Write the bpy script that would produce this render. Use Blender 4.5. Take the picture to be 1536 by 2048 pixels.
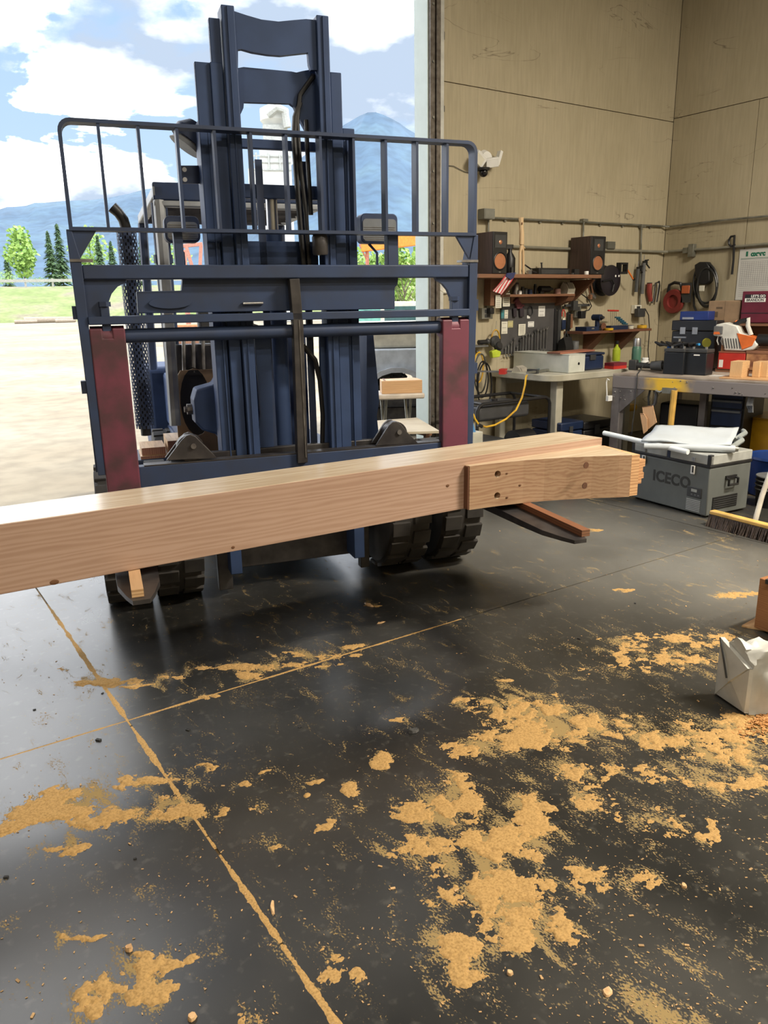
import bpy, bmesh, math, random
import numpy as np
from mathutils import Vector, Matrix
random.seed(7)
for o in list(bpy.data.objects): bpy.data.objects.remove(o)
SC = bpy.context.scene
COL = SC.collection
PI = math.pi
R = math.radians

# ------------------------------------------------------------------ camera
FPX, CAMH = 1540.0, 1.6
YAW, PITCH, ROLL = R(33.85), R(15.26), R(.98)
_f = Vector((math.sin(YAW)*math.cos(PITCH), math.cos(YAW)*math.cos(PITCH), -math.sin(PITCH)))
_r = Vector((math.cos(YAW), -math.sin(YAW), 0)); _d = _f.cross(_r)
CR = math.cos(ROLL)*_r + math.sin(ROLL)*_d
CD = -math.sin(ROLL)*_r + math.cos(ROLL)*_d
CF = _f
CAM = Vector((0, 0, CAMH))
cd = bpy.data.cameras.new('camera'); cam = bpy.data.objects.new('camera', cd); COL.objects.link(cam)
cd.sensor_fit = 'VERTICAL'; cd.sensor_height = 36; cd.lens = FPX/2048*36; cd.clip_end = 6000; cd.clip_start = .05
mw = Matrix((CR, -CD, -CF)).transposed().to_4x4(); mw.translation = CAM
cam.matrix_world = mw; SC.camera = cam
SC.view_settings.view_transform = 'Standard'; SC.view_settings.look = 'None'
SC.view_settings.gamma = 1; SC.view_settings.use_curve_mapping = False
SC.view_settings.exposure = EXPOSURE if 'EXPOSURE' in globals() else 0.0

# ------------------------------------------------------------------ sky (blue with cumulus, the same all round)
W = bpy.data.worlds.new('sky'); SC.world = W; W.use_nodes = True
nt = W.node_tree; N = nt.nodes; Lk = nt.links.new
N.clear()
def nd(t, **k):
    n = N.new(t)
    for a, b in k.items(): setattr(n, a, b)
    return n
tc = nd('ShaderNodeTexCoord')
mp = nd('ShaderNodeMapping'); mp.inputs['Scale'].default_value = (1, 1, 2.1); mp.inputs['Location'].default_value = (3.3, 1.2, .35)
Lk(tc.outputs['Generated'], mp.inputs['Vector'])
n1 = nd('ShaderNodeTexNoise'); n1.inputs['Scale'].default_value = 3.4; n1.inputs['Detail'].default_value = 9; n1.inputs['Roughness'].default_value = .54; n1.inputs['Distortion'].default_value = .25
Lk(mp.outputs[0], n1.inputs['Vector'])
r1 = nd('ShaderNodeValToRGB'); r1.color_ramp.elements[0].position = .42; r1.color_ramp.elements[1].position = .485
Lk(n1.outputs['Fac'], r1.inputs[0])
n2 = nd('ShaderNodeTexNoise'); n2.inputs['Scale'].default_value = 5.5; n2.inputs['Detail'].default_value = 6
mp2 = nd('ShaderNodeMapping'); mp2.inputs['Scale'].default_value = (1, 1, 2.1); mp2.inputs['Location'].default_value = (7.1, 2.2, .62)
Lk(tc.outputs['Generated'], mp2.inputs['Vector']); Lk(mp2.outputs[0], n2.inputs['Vector'])
r2 = nd('ShaderNodeValToRGB')
r2.color_ramp.elements[0].position = .42; r2.color_ramp.elements[0].color = (.60, .73, .92, 1)
r2.color_ramp.elements[1].position = .60; r2.color_ramp.elements[1].color = (12, 12, 12, 1); _e = r2.color_ramp.elements.new(.50); _e.color = (1.5, 1.55, 1.6, 1)
Lk(n2.outputs['Fac'], r2.inputs[0])
sx = nd('ShaderNodeSeparateXYZ'); Lk(tc.outputs['Generated'], sx.inputs[0])
r3 = nd('ShaderNodeValToRGB')
r3.color_ramp.elements[0].position = 0; r3.color_ramp.elements[0].color = (.70, .90, 1.08, 1)
r3.color_ramp.elements[1].position = .55; r3.color_ramp.elements[1].color = (.33, .58, 1.05, 1)
Lk(sx.outputs[2], r3.inputs[0])
mx = nd('ShaderNodeMixRGB'); Lk(r1.outputs[0], mx.inputs[0]); Lk(r3.outputs[0], mx.inputs[1]); Lk(r2.outputs[0], mx.inputs[2])
bg = nd('ShaderNodeBackground'); bg.inputs[1].default_value = 1.0
Lk(mx.outputs[0], bg.inputs[0])
wo = nd('ShaderNodeOutputWorld'); Lk(bg.outputs[0], wo.inputs[0])

# ------------------------------------------------------------------ sun (from the left of the door, high)
sd = bpy.data.lights.new('sun', 'SUN'); sd.energy = 2.6; sd.angle = R(.6); sd.color = (1, .95, .86)
so = bpy.data.objects.new('sun', sd); COL.objects.link(so)
_az, _el = R(89), R(50)
_to = -Vector((math.sin(_az)*math.cos(_el), math.cos(_az)*math.cos(_el), math.sin(_el)))
so.rotation_euler = _to.to_track_quat('-Z', 'Y').to_euler()

# ------------------------------------------------------------------ pixel helpers (photo pixel -> point on a plane of the place)
def ray(x, y): return CR*((x-768)/FPX) + CD*((y-1024)/FPX) + CF
def onz(x, y, z=0.):
    d = ray(x, y); return CAM + d*((z-CAMH)/d.z)
def onY(x, y, Y):
    d = ray(x, y); return CAM + d*(Y/d.y)
def onX(x, y, X):
    d = ray(x, y); return CAM + d*(X/d.x)
def onP(x, y, p0, n):
    d = ray(x, y); return CAM + d*((p0-CAM).dot(n)/d.dot(n))
def mpp(p): return (Vector(p)-CAM).dot(CF)/FPX     # metres per photo pixel at a point

# ------------------------------------------------------------------ mesh builder
class MB:
    def __init__(s, m=None): s.v = []; s.f = []; s.m = m
    def add(s, vs, fs):
        o = len(s.v)
        s.v += [tuple(s.m @ Vector(v)) if s.m else tuple(v) for v in vs]
        s.f += [tuple(i+o for i in f) for f in fs]; return s
    def box(s, a, b):
        x0, y0, z0 = a; x1, y1, z1 = b
        return s.add([(x0,y0,z0),(x1,y0,z0),(x1,y1,z0),(x0,y1,z0),(x0,y0,z1),(x1,y0,z1),(x1,y1,z1),(x0,y1,z1)],
              [(0,3,2,1),(4,5,6,7),(0,1,5,4),(1,2,6,5),(2,3,7,6),(3,0,4,7)])
    def boxc(s, c, d, rz=0., rx=0., ry=0.):
        m0 = s.m; t = Matrix.Translation(c) @ Matrix.Rotation(rz, 4, 'Z') @ Matrix.Rotation(ry, 4, 'Y') @ Matrix.Rotation(rx, 4, 'X')
        s.m = m0 @ t if m0 else t
        s.box((-d[0]/2,-d[1]/2,-d[2]/2), (d[0]/2,d[1]/2,d[2]/2)); s.m = m0; return s
    def prism(s, pts, y0, y1):                      # pts (x, z), pushed along y
        n = len(pts)
        return s.add([(p[0], y0, p[1]) for p in pts]+[(p[0], y1, p[1]) for p in pts],
              [tuple(range(n)), tuple(range(2*n-1, n-1, -1))]+[(i, (i+1) % n, n+(i+1) % n, n+i) for i in range(n)])
    def prismz(s, pts, z0, z1):
        n = len(pts)
        return s.add([(p[0], p[1], z0) for p in pts]+[(p[0], p[1], z1) for p in pts],
              [tuple(range(n)), tuple(range(2*n-1, n-1, -1))]+[(i, (i+1) % n, n+(i+1) % n, n+i) for i in range(n)])
    def prismx(s, pts, x0, x1):                     # pts (y, z)
        n = len(pts)
        return s.add([(x0, p[0], p[1]) for p in pts]+[(x1, p[0], p[1]) for p in pts],
              [tuple(range(n)), tuple(range(2*n-1, n-1, -1))]+[(i, (i+1) % n, n+(i+1) % n, n+i) for i in range(n)])
    def ring(s, a, b, y0, y1):                      # frame between two loops of equal count
        n = len(a); vs = [(p[0], y0, p[1]) for p in a]+[(p[0], y0, p[1]) for p in b]+[(p[0], y1, p[1]) for p in a]+[(p[0], y1, p[1]) for p in b]
        fs = []
        for i in range(n):
            j = (i+1) % n
            fs += [(i, j, n+j, n+i), (2*n+i, 3*n+i, 3*n+j, 2*n+j), (i, 2*n+i, 2*n+j, j), (n+i, n+j, 3*n+j, 3*n+i)]
        return s.add(vs, fs)
    def cyl(s, p, q, r, r2=None, n=14, cap=True):
        p = Vector(p); q = Vector(q); r2 = r if r2 is None else r2
        a = (q-p).normalized(); b = a.orthogonal().normalized(); c = a.cross(b)
        vs = []
        for P, rr in ((p, r), (q, r2)):
            for i in range(n):
                t = 2*PI*i/n; vs.append(P+(b*math.cos(t)+c*math.sin(t))*rr)
        fs = [(i, (i+1) % n, n+(i+1) % n, n+i) for i in range(n)]
        if cap: fs += [tuple(range(n-1, -1, -1)), tuple(range(n, 2*n))]
        return s.add(vs, fs)
    def tube(s, pts, r, n=8):
        pts = [Vector(p) for p in pts]; vs = []; fs = []; up = None
        for i, p in enumerate(pts):
            a = (pts[min(i+1, len(pts)-1)]-pts[max(i-1, 0)]).normalized()
            if up is None: up = a.orthogonal().normalized()
            b = (up-a*up.dot(a)); b = b.normalized() if b.length > 1e-6 else a.orthogonal().normalized(); up = b
            c = a.cross(b); rr = r[i] if isinstance(r, (list, tuple)) else r
            for k in range(n): t = 2*PI*k/n; vs.append(p+(b*math.cos(t)+c*math.sin(t))*rr)
        for i in range(len(pts)-1):
            for k in range(n): fs.append((i*n+k, i*n+(k+1) % n, (i+1)*n+(k+1) % n, (i+1)*n+k))
        fs += [tuple(range(n-1, -1, -1)), tuple(range((len(pts)-1)*n, len(pts)*n))]
        return s.add(vs, fs)
    def lathe(s, prof, n=20, c=(0, 0, 0)):          # (r, z) profile round z
        vs = []; fs = []
        for r, z in prof:
            for k in range(n): t = 2*PI*k/n; vs.append((c[0]+r*math.cos(t), c[1]+r*math.sin(t), c[2]+z))
        for i in range(len(prof)-1):
            for k in range(n): fs.append((i*n+k, i*n+(k+1) % n, (i+1)*n+(k+1) % n, (i+1)*n+k))
        fs += [tuple(range(n-1, -1, -1)), tuple(range((len(prof)-1)*n, len(prof)*n))]
        return s.add(vs, fs)
    def ball(s, c, r, n=10, k=7):
        r = r if isinstance(r, (tuple, list)) else (r, r, r); vs = []; fs = []
        for i in range(k+1):
            p = PI*i/k
            for j in range(n): t = 2*PI*j/n; vs.append((c[0]+r[0]*math.sin(p)*math.cos(t), c[1]+r[1]*math.sin(p)*math.sin(t), c[2]+r[2]*math.cos(p)))
        for i in range(k):
            for j in range(n): fs.append((i*n+j, i*n+(j+1) % n, (i+1)*n+(j+1) % n, (i+1)*n+j))
        return s.add(vs, fs)
    def mesh(s, name, smooth=35, fix=True):
        me = bpy.data.meshes.new(name); me.from_pydata(s.v, [], s.f); me.update()
        if fix:
            bm = bmesh.new(); bm.from_mesh(me); bmesh.ops.remove_doubles(bm, verts=bm.verts, dist=1e-5); bmesh.ops.recalc_face_normals(bm, faces=bm.faces); bm.to_mesh(me); bm.free()
        if smooth:
            me.shade_smooth(); me.set_sharp_from_angle(angle=R(smooth))
        return me
    def build(s, name, mat, parent=None, smooth=35, bevel=0, loc=None, rot=None, **t):
        me = s.mesh(name, smooth); me.materials.append(mat)
        return link(name, me, parent, bevel, loc, rot, **t)
def link(name, me, parent=None, bevel=0, loc=None, rot=None, **t):
    o = bpy.data.objects.new(name, me); COL.objects.link(o)
    if parent: o.parent = parent
    if loc is not None: o.location = loc
    if rot is not None: o.rotation_euler = rot
    if bevel:
        b = o.modifiers.new('bevel', 'BEVEL'); b.width = bevel; b.segments = 2; b.limit_method = 'ANGLE'; b.angle_limit = R(40)
    return tag(o, **t)
def tag(o, label=None, cat=None, group=None, kind=None):
    if label: o['label'] = label
    if cat: o['category'] = cat
    if group: o['group'] = group
    if kind: o['kind'] = kind
    return o
def thing(name, label, cat, loc=(0, 0, 0), rz=0., group=None, kind=None):
    o = bpy.data.objects.new(name, None); COL.objects.link(o); o.location = loc; o.rotation_euler = (0, 0, rz); o.empty_display_size = .1
    return tag(o, label, cat, group, kind)
def dup(o, loc=None, rot=None, label=None, parent=None):
    c = o.copy(); COL.objects.link(c)
    if loc is not None: c.location = loc
    if rot is not None: c.rotation_euler = rot
    if label: c['label'] = label
    c.parent = parent
    for ch in list(o.children): dup(ch, parent=c)
    return c

# ------------------------------------------------------------------ materials
def M(name, col, rough=.55, metal=0., var=.12, scale=9., bump=0., col2=None, spec=.5, coat=0., emit=None, stretch=None, lo=.35, hi=.65, detail=5, trans=0.):
    m = bpy.data.materials.new(name); m.use_nodes = True; t = m.node_tree; n = t.nodes; b = n['Principled BSDF']
    b.inputs['Roughness'].default_value = rough; b.inputs['Metallic'].default_value = metal; b.inputs['Specular IOR Level'].default_value = spec
    if coat: b.inputs['Coat Weight'].default_value = coat; b.inputs['Coat Roughness'].default_value = .12
    if trans: b.inputs['Transmission Weight'].default_value = trans
    c4 = (*col, 1); 
    if col2 is None: col2 = tuple(c*(1-var*2) for c in col)
    tcn = n.new('ShaderNodeTexCoord'); ns = n.new('ShaderNodeTexNoise'); ns.inputs['Scale'].default_value = scale; ns.inputs['Detail'].default_value = detail
    if stretch:
        mpn = n.new('ShaderNodeMapping'); mpn.inputs['Scale'].default_value = stretch; t.links.new(tcn.outputs['Object'], mpn.inputs[0]); t.links.new(mpn.outputs[0], ns.inputs['Vector'])
    else: t.links.new(tcn.outputs['Object'], ns.inputs['Vector'])
    rp = n.new('ShaderNodeValToRGB'); rp.color_ramp.elements[0].position = lo; rp.color_ramp.elements[1].position = hi
    rp.color_ramp.elements[0].color = (*col2, 1); rp.color_ramp.elements[1].color = c4
    t.links.new(ns.outputs['Fac'], rp.inputs[0]); t.links.new(rp.outputs[0], b.inputs['Base Color'])
    if bump:
        bp = n.new('ShaderNodeBump'); bp.inputs['Strength'].default_value = bump; bp.inputs['Distance'].default_value = .01
        t.links.new(ns.outputs['Fac'], bp.inputs['Height']); t.links.new(bp.outputs[0], b.inputs['Normal'])
    if emit:
        b.inputs['Emission Color'].default_value = (*emit[0], 1); b.inputs['Emission Strength'].default_value = emit[1]
    return m
def wood(name, c1, c2, axis=0, rings=26., rough=.5, dist=5., knots=False):
    m = bpy.data.materials.new(name); m.use_nodes = True; t = m.node_tree; n = t.nodes; b = n['Principled BSDF']; b.inputs['Roughness'].default_value = rough
    tcn = n.new('ShaderNodeTexCoord'); mpn = n.new('ShaderNodeMapping')
    sc = [1., 1., 1.]; sc[axis] = .07
    mpn.inputs['Scale'].default_value = sc; t.links.new(tcn.outputs['Object'], mpn.inputs[0])
    wv = n.new('ShaderNodeTexWave'); wv.bands_direction = 'Z' if axis != 2 else 'X'; wv.inputs['Scale'].default_value = rings; wv.inputs['Distortion'].default_value = dist; wv.inputs['Detail'].default_value = 3; wv.inputs['Detail Scale'].default_value = 1.4
    t.links.new(mpn.outputs[0], wv.inputs['Vector'])
    ns = n.new('ShaderNodeTexNoise'); ns.inputs['Scale'].default_value = 90; ns.inputs['Detail'].default_value = 3; t.links.new(mpn.outputs[0], ns.inputs['Vector'])
    n3 = n.new('ShaderNodeTexNoise'); n3.inputs['Scale'].default_value = 5; n3.inputs['Detail'].default_value = 3; t.links.new(mpn.outputs[0], n3.inputs['Vector'])
    ad = n.new('ShaderNodeMath'); ad.operation = 'MULTIPLY_ADD'; ad.inputs[1].default_value = .45; t.links.new(wv.outputs['Fac'], ad.inputs[0]); 
    ad2 = n.new('ShaderNodeMath'); ad2.operation = 'MULTIPLY_ADD'; ad2.inputs[1].default_value = .35; t.links.new(ns.outputs['Fac'], ad2.inputs[0])
    mm = n.new('ShaderNodeMath'); mm.operation = 'MULTIPLY'; mm.inputs[1].default_value = .5; t.links.new(n3.outputs['Fac'], mm.inputs[0])
    t.links.new(mm.outputs[0], ad2.inputs[2]); t.links.new(ad2.outputs[0], ad.inputs[2])
    rp = n.new('ShaderNodeValToRGB'); rp.color_ramp.elements[0].position = .30; rp.color_ramp.elements[0].color = (*c1, 1); rp.color_ramp.elements[1].position = .88; rp.color_ramp.elements[1].color = (*c2, 1)
    t.links.new(ad.outputs[0], rp.inputs[0]); t.links.new(rp.outputs[0], b.inputs['Base Color'])
    return m
black = M('black_plastic', (.012, .012, .014), .45)
blackm = M('black_metal', (.016, .017, .02), .38, .3)
rubber = M('rubber', (.022, .021, .021), .75, col2=(.05, .046, .042), scale=14)
steel = M('steel', (.52, .53, .55), .3, .9)
galv = M('galvanised', (.30, .30, .27), .42, .6, col2=(.17, .17, .14))
white = M('white_plastic', (.78, .78, .76), .4, var=.04)
paper = M('paper', (.72, .70, .60), .8, var=.05)
yellow = M('yellow_paint', (.75, .45, .03), .45, col2=(.45, .25, .02))
red = M('red_plastic', (.55, .04, .03), .4)
orange = M('orange_plastic', (.85, .20, .03), .4)
blue = M('blue_plastic', (.02, .10, .42), .4)
navy = M('navy_plastic', (.012, .025, .07), .42)
grey = M('grey_plastic', (.14, .145, .15), .5)
dgrey = M('dark_grey', (.045, .047, .05), .5)
green = M('green_paint', (.07, .18, .13), .35)
lime = M('hi_vis_yellow', (.55, .68, .05), .5)
darkred = M('dark_red', (.20, .02, .035), .5)
copper = M('copper', (.60, .26, .14), .35, .6)
wpine = wood('pine', (.42, .23, .10), (.72, .48, .26), 0)
wshelf = wood('shelf_wood', (.13, .055, .03), (.27, .135, .075), 0)
wdark = wood('dark_wood', (.09, .035, .02), (.20, .085, .05), 0)

# ------------------------------------------------------------------ the shop: floor, walls, ceiling, door opening
YW, XW = 6.1, 8.15                      # inside faces of the door wall and of the right wall
XJ = onY(857, 600, YW).x                # door jamb
WT = onX(834.5, 600, XJ).y - YW         # wall thickness seen on the jamb
XL, YB = -6.5, -6.5
ZD = 5.3                                # door head
def ceil_z(x): return 4.74 + (XW-x)*.22

def wallmat(name, base, dark, stain):
    m = bpy.data.materials.new(name); m.use_nodes = True; t = m.node_tree; n = t.nodes; b = n['Principled BSDF']; L = t.links.new
    b.inputs['Roughness'].default_value = .75
    g = n.new('ShaderNodeNewGeometry')
    def noise(sc, st, det=5, dis=0.):
        mpn = n.new('ShaderNodeMapping'); mpn.inputs['Scale'].default_value = st; L(g.outputs['Position'], mpn.inputs[0])
        q = n.new('ShaderNodeTexNoise'); q.inputs['Scale'].default_value = sc; q.inputs['Detail'].default_value = det; q.inputs['Distortion'].default_value = dis; L(mpn.outputs[0], q.inputs['Vector']); return q
    def ramp(src, p0, c0, p1, c1):
        r = n.new('ShaderNodeValToRGB'); r.color_ramp.elements[0].position = p0; r.color_ramp.elements[0].color = (*c0, 1); r.color_ramp.elements[1].position = p1; r.color_ramp.elements[1].color = (*c1, 1); L(src, r.inputs[0]); return r
    a = noise(7, (6, 6, .5)); ra = ramp(a.outputs['Fac'], .3, dark, .7, base)
    s = noise(1.0, (1, 1, 1), 6); rs = ramp(s.outputs['Fac'], .35, (1, 1, 1), .62, (0, 0, 0))
    mxs = n.new('ShaderNodeMixRGB'); mxs.inputs[2].default_value = (*stain, 1); mu = n.new('ShaderNodeMath'); mu.operation = 'MULTIPLY'; mu.inputs[1].default_value = .38
    L(rs.outputs[0], mu.inputs[0]); L(mu.outputs[0], mxs.inputs[0]); L(ra.outputs[0], mxs.inputs[1])
    # hairline shrinkage cracks, near level
    c = noise(1.3, (.55, .55, 2.6), 4, .6); su = n.new('ShaderNodeMath'); su.operation = 'SUBTRACT'; su.inputs[1].default_value = .5; L(c.outputs['Fac'], su.inputs[0])
    ab = n.new('ShaderNodeMath'); ab.operation = 'ABSOLUTE'; L(su.outputs[0], ab.inputs[0]); rc = ramp(ab.outputs[0], .0008, (1, 1, 1), .0022, (0, 0, 0))
    k = noise(1.1, (1, 1, 1.7), 2); rk = ramp(k.outputs['Fac'], .52, (0, 0, 0), .60, (1, 1, 1))
    mk = n.new('ShaderNodeMath'); mk.operation = 'MULTIPLY'; L(rc.outputs[0], mk.inputs[0]); L(rk.outputs[0], mk.inputs[1])
    mk2 = n.new('ShaderNodeMath'); mk2.operation = 'MULTIPLY'; mk2.inputs[1].default_value = .65; L(mk.outputs[0], mk2.inputs[0])
    mxc = n.new('ShaderNodeMixRGB'); mxc.inputs[2].default_value = (.09, .075, .05, 1); L(mk2.outputs[0], mxc.inputs[0]); L(mxs.outputs[0], mxc.inputs[1])
    L(mxc.outputs[0], b.inputs['Base Color'])
    bp = n.new('ShaderNodeBump'); bp.inputs['Strength'].default_value = .15; bp.inputs['Distance'].default_value = .01; L(a.outputs['Fac'], bp.inputs['Height']); L(bp.outputs[0], b.inputs['Normal'])
    return m
m_wall = wallmat('painted_concrete', (.47, .41, .29), (.40, .35, .245), (.30, .26, .16))
m_gap = M('joint_dark', (.10, .08, .05), .9)  # dark core seen in the gaps between wall panels
m_ceil = M('ceiling_deck', (.10, .095, .085), .8)
m_jamb = M('jamb_paint', (.50, .58, .55), .5, var=.03)
m_track = M('door_track', (.17, .15, .13), .5, .3, col2=(.09, .075, .06), scale=20)

def panels(base, axis, cells, face, depth):
    for (a0, a1, z0, z1) in cells:
        g = .004
        b = MB()
        if axis == 'x': b.box((a0+g, face, z0+g), (a1-g, face+depth, z1-g))
        else: b.box((face, a0+g, z0+g), (face+depth, a1-g, z1-g))
        b.build('wall_panel', m_wall, base, smooth=0)
zs = (onY(890, 165, YW).z + onY(1350, 243, YW).z)/2
zt = ceil_z(XJ)+.3
wb_ = MB().box((XJ, YW+.02, 0), (XW+.3, YW+WT, zt)).box((XL, YW+.02, ZD), (XJ, YW+WT, 8.3)).box((XL-.3, YW+.02, 0), (-1.6, YW+WT, ZD)).box((XJ, YW+.02, zt), (XW+.3, YW+WT, zt+.1))
wall_back = wb_.build('wall_back', m_gap, smooth=0, kind='structure')
panels(wall_back, 'x', [(XJ, XW, 0, zs), (XJ, XW, zs, zt), (XL, -1.6, 0, ZD), (XL, XJ, ZD, 8.0)], YW, .025)
zs2 = (onX(1350, 238, XW).z + onX(1536, 193, XW).z)/2
yv = onX(1509, 300, XW).y
wall_right = MB().box((XW+.02, YB, 0), (XW+.3, YW+.02, 5.1)).build('wall_right', m_gap, smooth=0, kind='structure')
panels(wall_right, 'y', [(yv, YW, 0, zs2), (YB, yv, 0, zs2), (YB, YW, zs2, 5.0)], XW, .025)
MB().box((XL-.3, YB, 0), (XL, YW+WT, 8.2)).build('wall_left', m_wall, smooth=0, kind='structure')
MB().box((XL-.3, YB-.3, 0), (XW+.3, YB, 8.2)).build('wall_front', m_wall, smooth=0, kind='structure')
MB().prism([(XL-.4, ceil_z(XL-.4)), (XW+.4, ceil_z(XW+.4)), (XW+.4, ceil_z(XW+.4)+.2), (XL-.4, ceil_z(XL-.4)+.2)], YB-.3, YW+WT).build('ceiling', m_ceil, smooth=0, kind='structure')
MB().box((XJ-.012, YW-.004, 0), (XJ, YW+WT+.01, ZD)).build('trim_1', m_jamb, smooth=0, kind='structure')
# roller-door guide rail beside the opening
xa, xb, xc_, xd_ = [onY(q, 500, YW).x for q in (857, 866, 875, 883)]
tr = thing('door_track', 'tall weathered steel guide rail with white edge strip beside the open bay door', 'rail', (0, 0, 0))
MB().box((xa, YW-.035, 0), (xb-.004, YW-.001, ZD)).build('channel', m_track, tr, bevel=.003)
MB().box((xb+.004, YW-.05, 0), (xc_-.004, YW, ZD)).build('channel', m_track, tr, bevel=.003)
MB().box((xb-.004, YW-.02, 0), (xb+.004, YW, ZD)).build('web', m_gap, tr)
MB().box((xc_, YW-.03, 0), (xd_, YW, ZD)).build('edge_strip', M('strip_white', (.62, .62, .58), .5), tr)
for z in np.arange(.5, 5.2, .45):
    MB().cyl(((xa+xb)/2, YW-.046, z), ((xa+xb)/2, YW-.03, z), .011, n=6).build('bolt', galv, tr)
for py in (66, 70, 74, 78, 214, 218, 222):
    p = onY(884.5, py, YW); MB().boxc((p.x+.004, YW-.012, p.z), (.02, .012, .016)).build('hinge_knuckle', dgrey, tr)

# unseen lamps added as fill light (behind and beside the photographer)
m_tube = M('fill_tube', (1, 1, 1), .5, emit=((1, .93, .80), 3.0))
def fill_lamp(x, y, e, label):
    z = ceil_z(x)-.22
    t = thing('fill_lamp', label, 'lamp', (x, y, z))
    MB().box((-.75, -.16, .05), (.75, .16, .12)).build('housing', white, t, bevel=.01)
    for s in (-1, 1): MB().cyl((-.7, .08*s, .02), (.7, .08*s, .02), .02).build('tube', m_tube, t)
    for s in (-1, 1): MB().cyl((.5*s, 0, .12), (.5*s, 0, .22-.22*.5*s), .006, n=6).build('hanger', galv, t)
    ld = bpy.data.lights.new('fill_light', 'AREA'); ld.shape = 'RECTANGLE'; ld.size = 1.5; ld.size_y = .34; ld.energy = e; ld.color = (1, .90, .74)
    lo = bpy.data.objects.new('fill_light', ld); COL.objects.link(lo); lo.parent = t; lo.location = (0, 0, -.03)
FILL = 290
fill_lamp(5.2, .2, FILL*2.0, 'added unseen fill lamp above and right of the photographer')
fill_lamp(5.6, -1.6, FILL*.8, 'added unseen fill lamp behind the photographer on the right')
fill_lamp(1.2, -4.6, FILL*.8, 'added unseen fill lamp near the rear wall')
fill_lamp(-3.8, -2.2, FILL*.8, 'added unseen fill lamp behind the photographer on the left')

# ------------------------------------------------------------------ outside: yard, bank, road rail, trees, hills
def groundmat(name, c1, c2, c3, s1=.25, s2=3.):
    m = bpy.data.materials.new(name); m.use_nodes = True; t = m.node_tree; n = t.nodes; b = n['Principled BSDF']; L = t.links.new; b.inputs['Roughness'].default_value = .9
    g = n.new('ShaderNodeNewGeometry'); a = n.new('ShaderNodeTexNoise'); a.inputs['Scale'].default_value = s1; a.inputs['Detail'].default_value = 8; L(g.outputs['Position'], a.inputs['Vector'])
    r = n.new('ShaderNodeValToRGB'); e = r.color_ramp.elements; e[0].position = .36; e[0].color = (*c1, 1); e[1].position = .64; e[1].color = (*c3, 1); k = e.new(.5); k.color = (*c2, 1)
    L(a.outputs['Fac'], r.inputs[0])
    f = n.new('ShaderNodeTexNoise'); f.inputs['Scale'].default_value = s2; f.inputs['Detail'].default_value = 6; L(g.outputs['Position'], f.inputs['Vector'])
    r2 = n.new('ShaderNodeValToRGB'); r2.color_ramp.elements[0].position = .3; r2.color_ramp.elements[0].color = (.72, .72, .72, 1); r2.color_ramp.elements[1].position = .6; r2.color_ramp.elements[1].color = (1, 1, 1, 1)
    L(f.outputs['Fac'], r2.inputs[0]); mu = n.new('ShaderNodeMixRGB'); mu.blend_type = 'MULTIPLY'; mu.inputs[0].default_value = 1; L(r.outputs[0], mu.inputs[1]); L(r2.outputs[0], mu.inputs[2]); L(mu.outputs[0], b.inputs['Base Color'])
    return m
m_yard = groundmat('gravel_yard', (.27, .22, .15), (.31, .265, .19), (.345, .30, .225))
m_bank = groundmat('bank_grass', (.16, .22, .06), (.22, .26, .10), (.24, .21, .15), .18, 1.5)
AZ0 = R(20); DU = Vector((math.sin(AZ0), math.cos(AZ0), 0)); DR = Vector((math.cos(AZ0), -math.sin(AZ0), 0))
def far(d, s, z=0): return DU*d + DR*s + Vector((0, 0, z))
gx0, gy0 = -300, YW+.02
MB().add([(-200, gy0, -.03), (260, gy0, -.03), (260, 260, -.03), (-200, 260, -.03)], [(0, 1, 2, 3)]).build('yard_ground', m_yard, smooth=0, kind='structure')
rnd = np.random.RandomState(3)
# grass bank rising to the road
b = MB(); nx, prof = 70, [(99, -.1), (101, .5), (106, 1.6), (113, 3.2), (120, 4.3), (126, 4.6), (140, 4.6), (170, 3.8), (190, -.2)]
for i in range(nx):
    s = -120+i*240/(nx-1)
    for d, z in prof: b.v.append(tuple(far(d+rnd.uniform(-1, 1), s, z+(rnd.uniform(-.25, .25) if 0 < z < 4.5 else 0))))
k = len(prof)
for i in range(nx-1):
    for j in range(k-1): b.f.append((i*k+j, (i+1)*k+j, (i+1)*k+j+1, i*k+j+1))
b.build('grass_bank', m_bank, smooth=60, kind='structure')
# guard rail along the road
gr = thing('guard_rail', 'pale road guard rail running along the grass bank', 'rail', far(122, -20, 4.35))
gr.rotation_euler = (0, 0, -AZ0)
m_rail = M('weathered_rail', (.42, .41, .36), .7)
MB().box((-60, -.06, .75), (60, .06, 1.15)).build('rail_beam', m_rail, gr)
post0 = MB().box((-.12, .06, 0), (.12, .3, 1.25)).mesh('post')
post0.materials.append(m_rail)
for i in range(34): link('post', post0, gr, loc=(-59+i*3.6, 0, 0))
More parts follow.
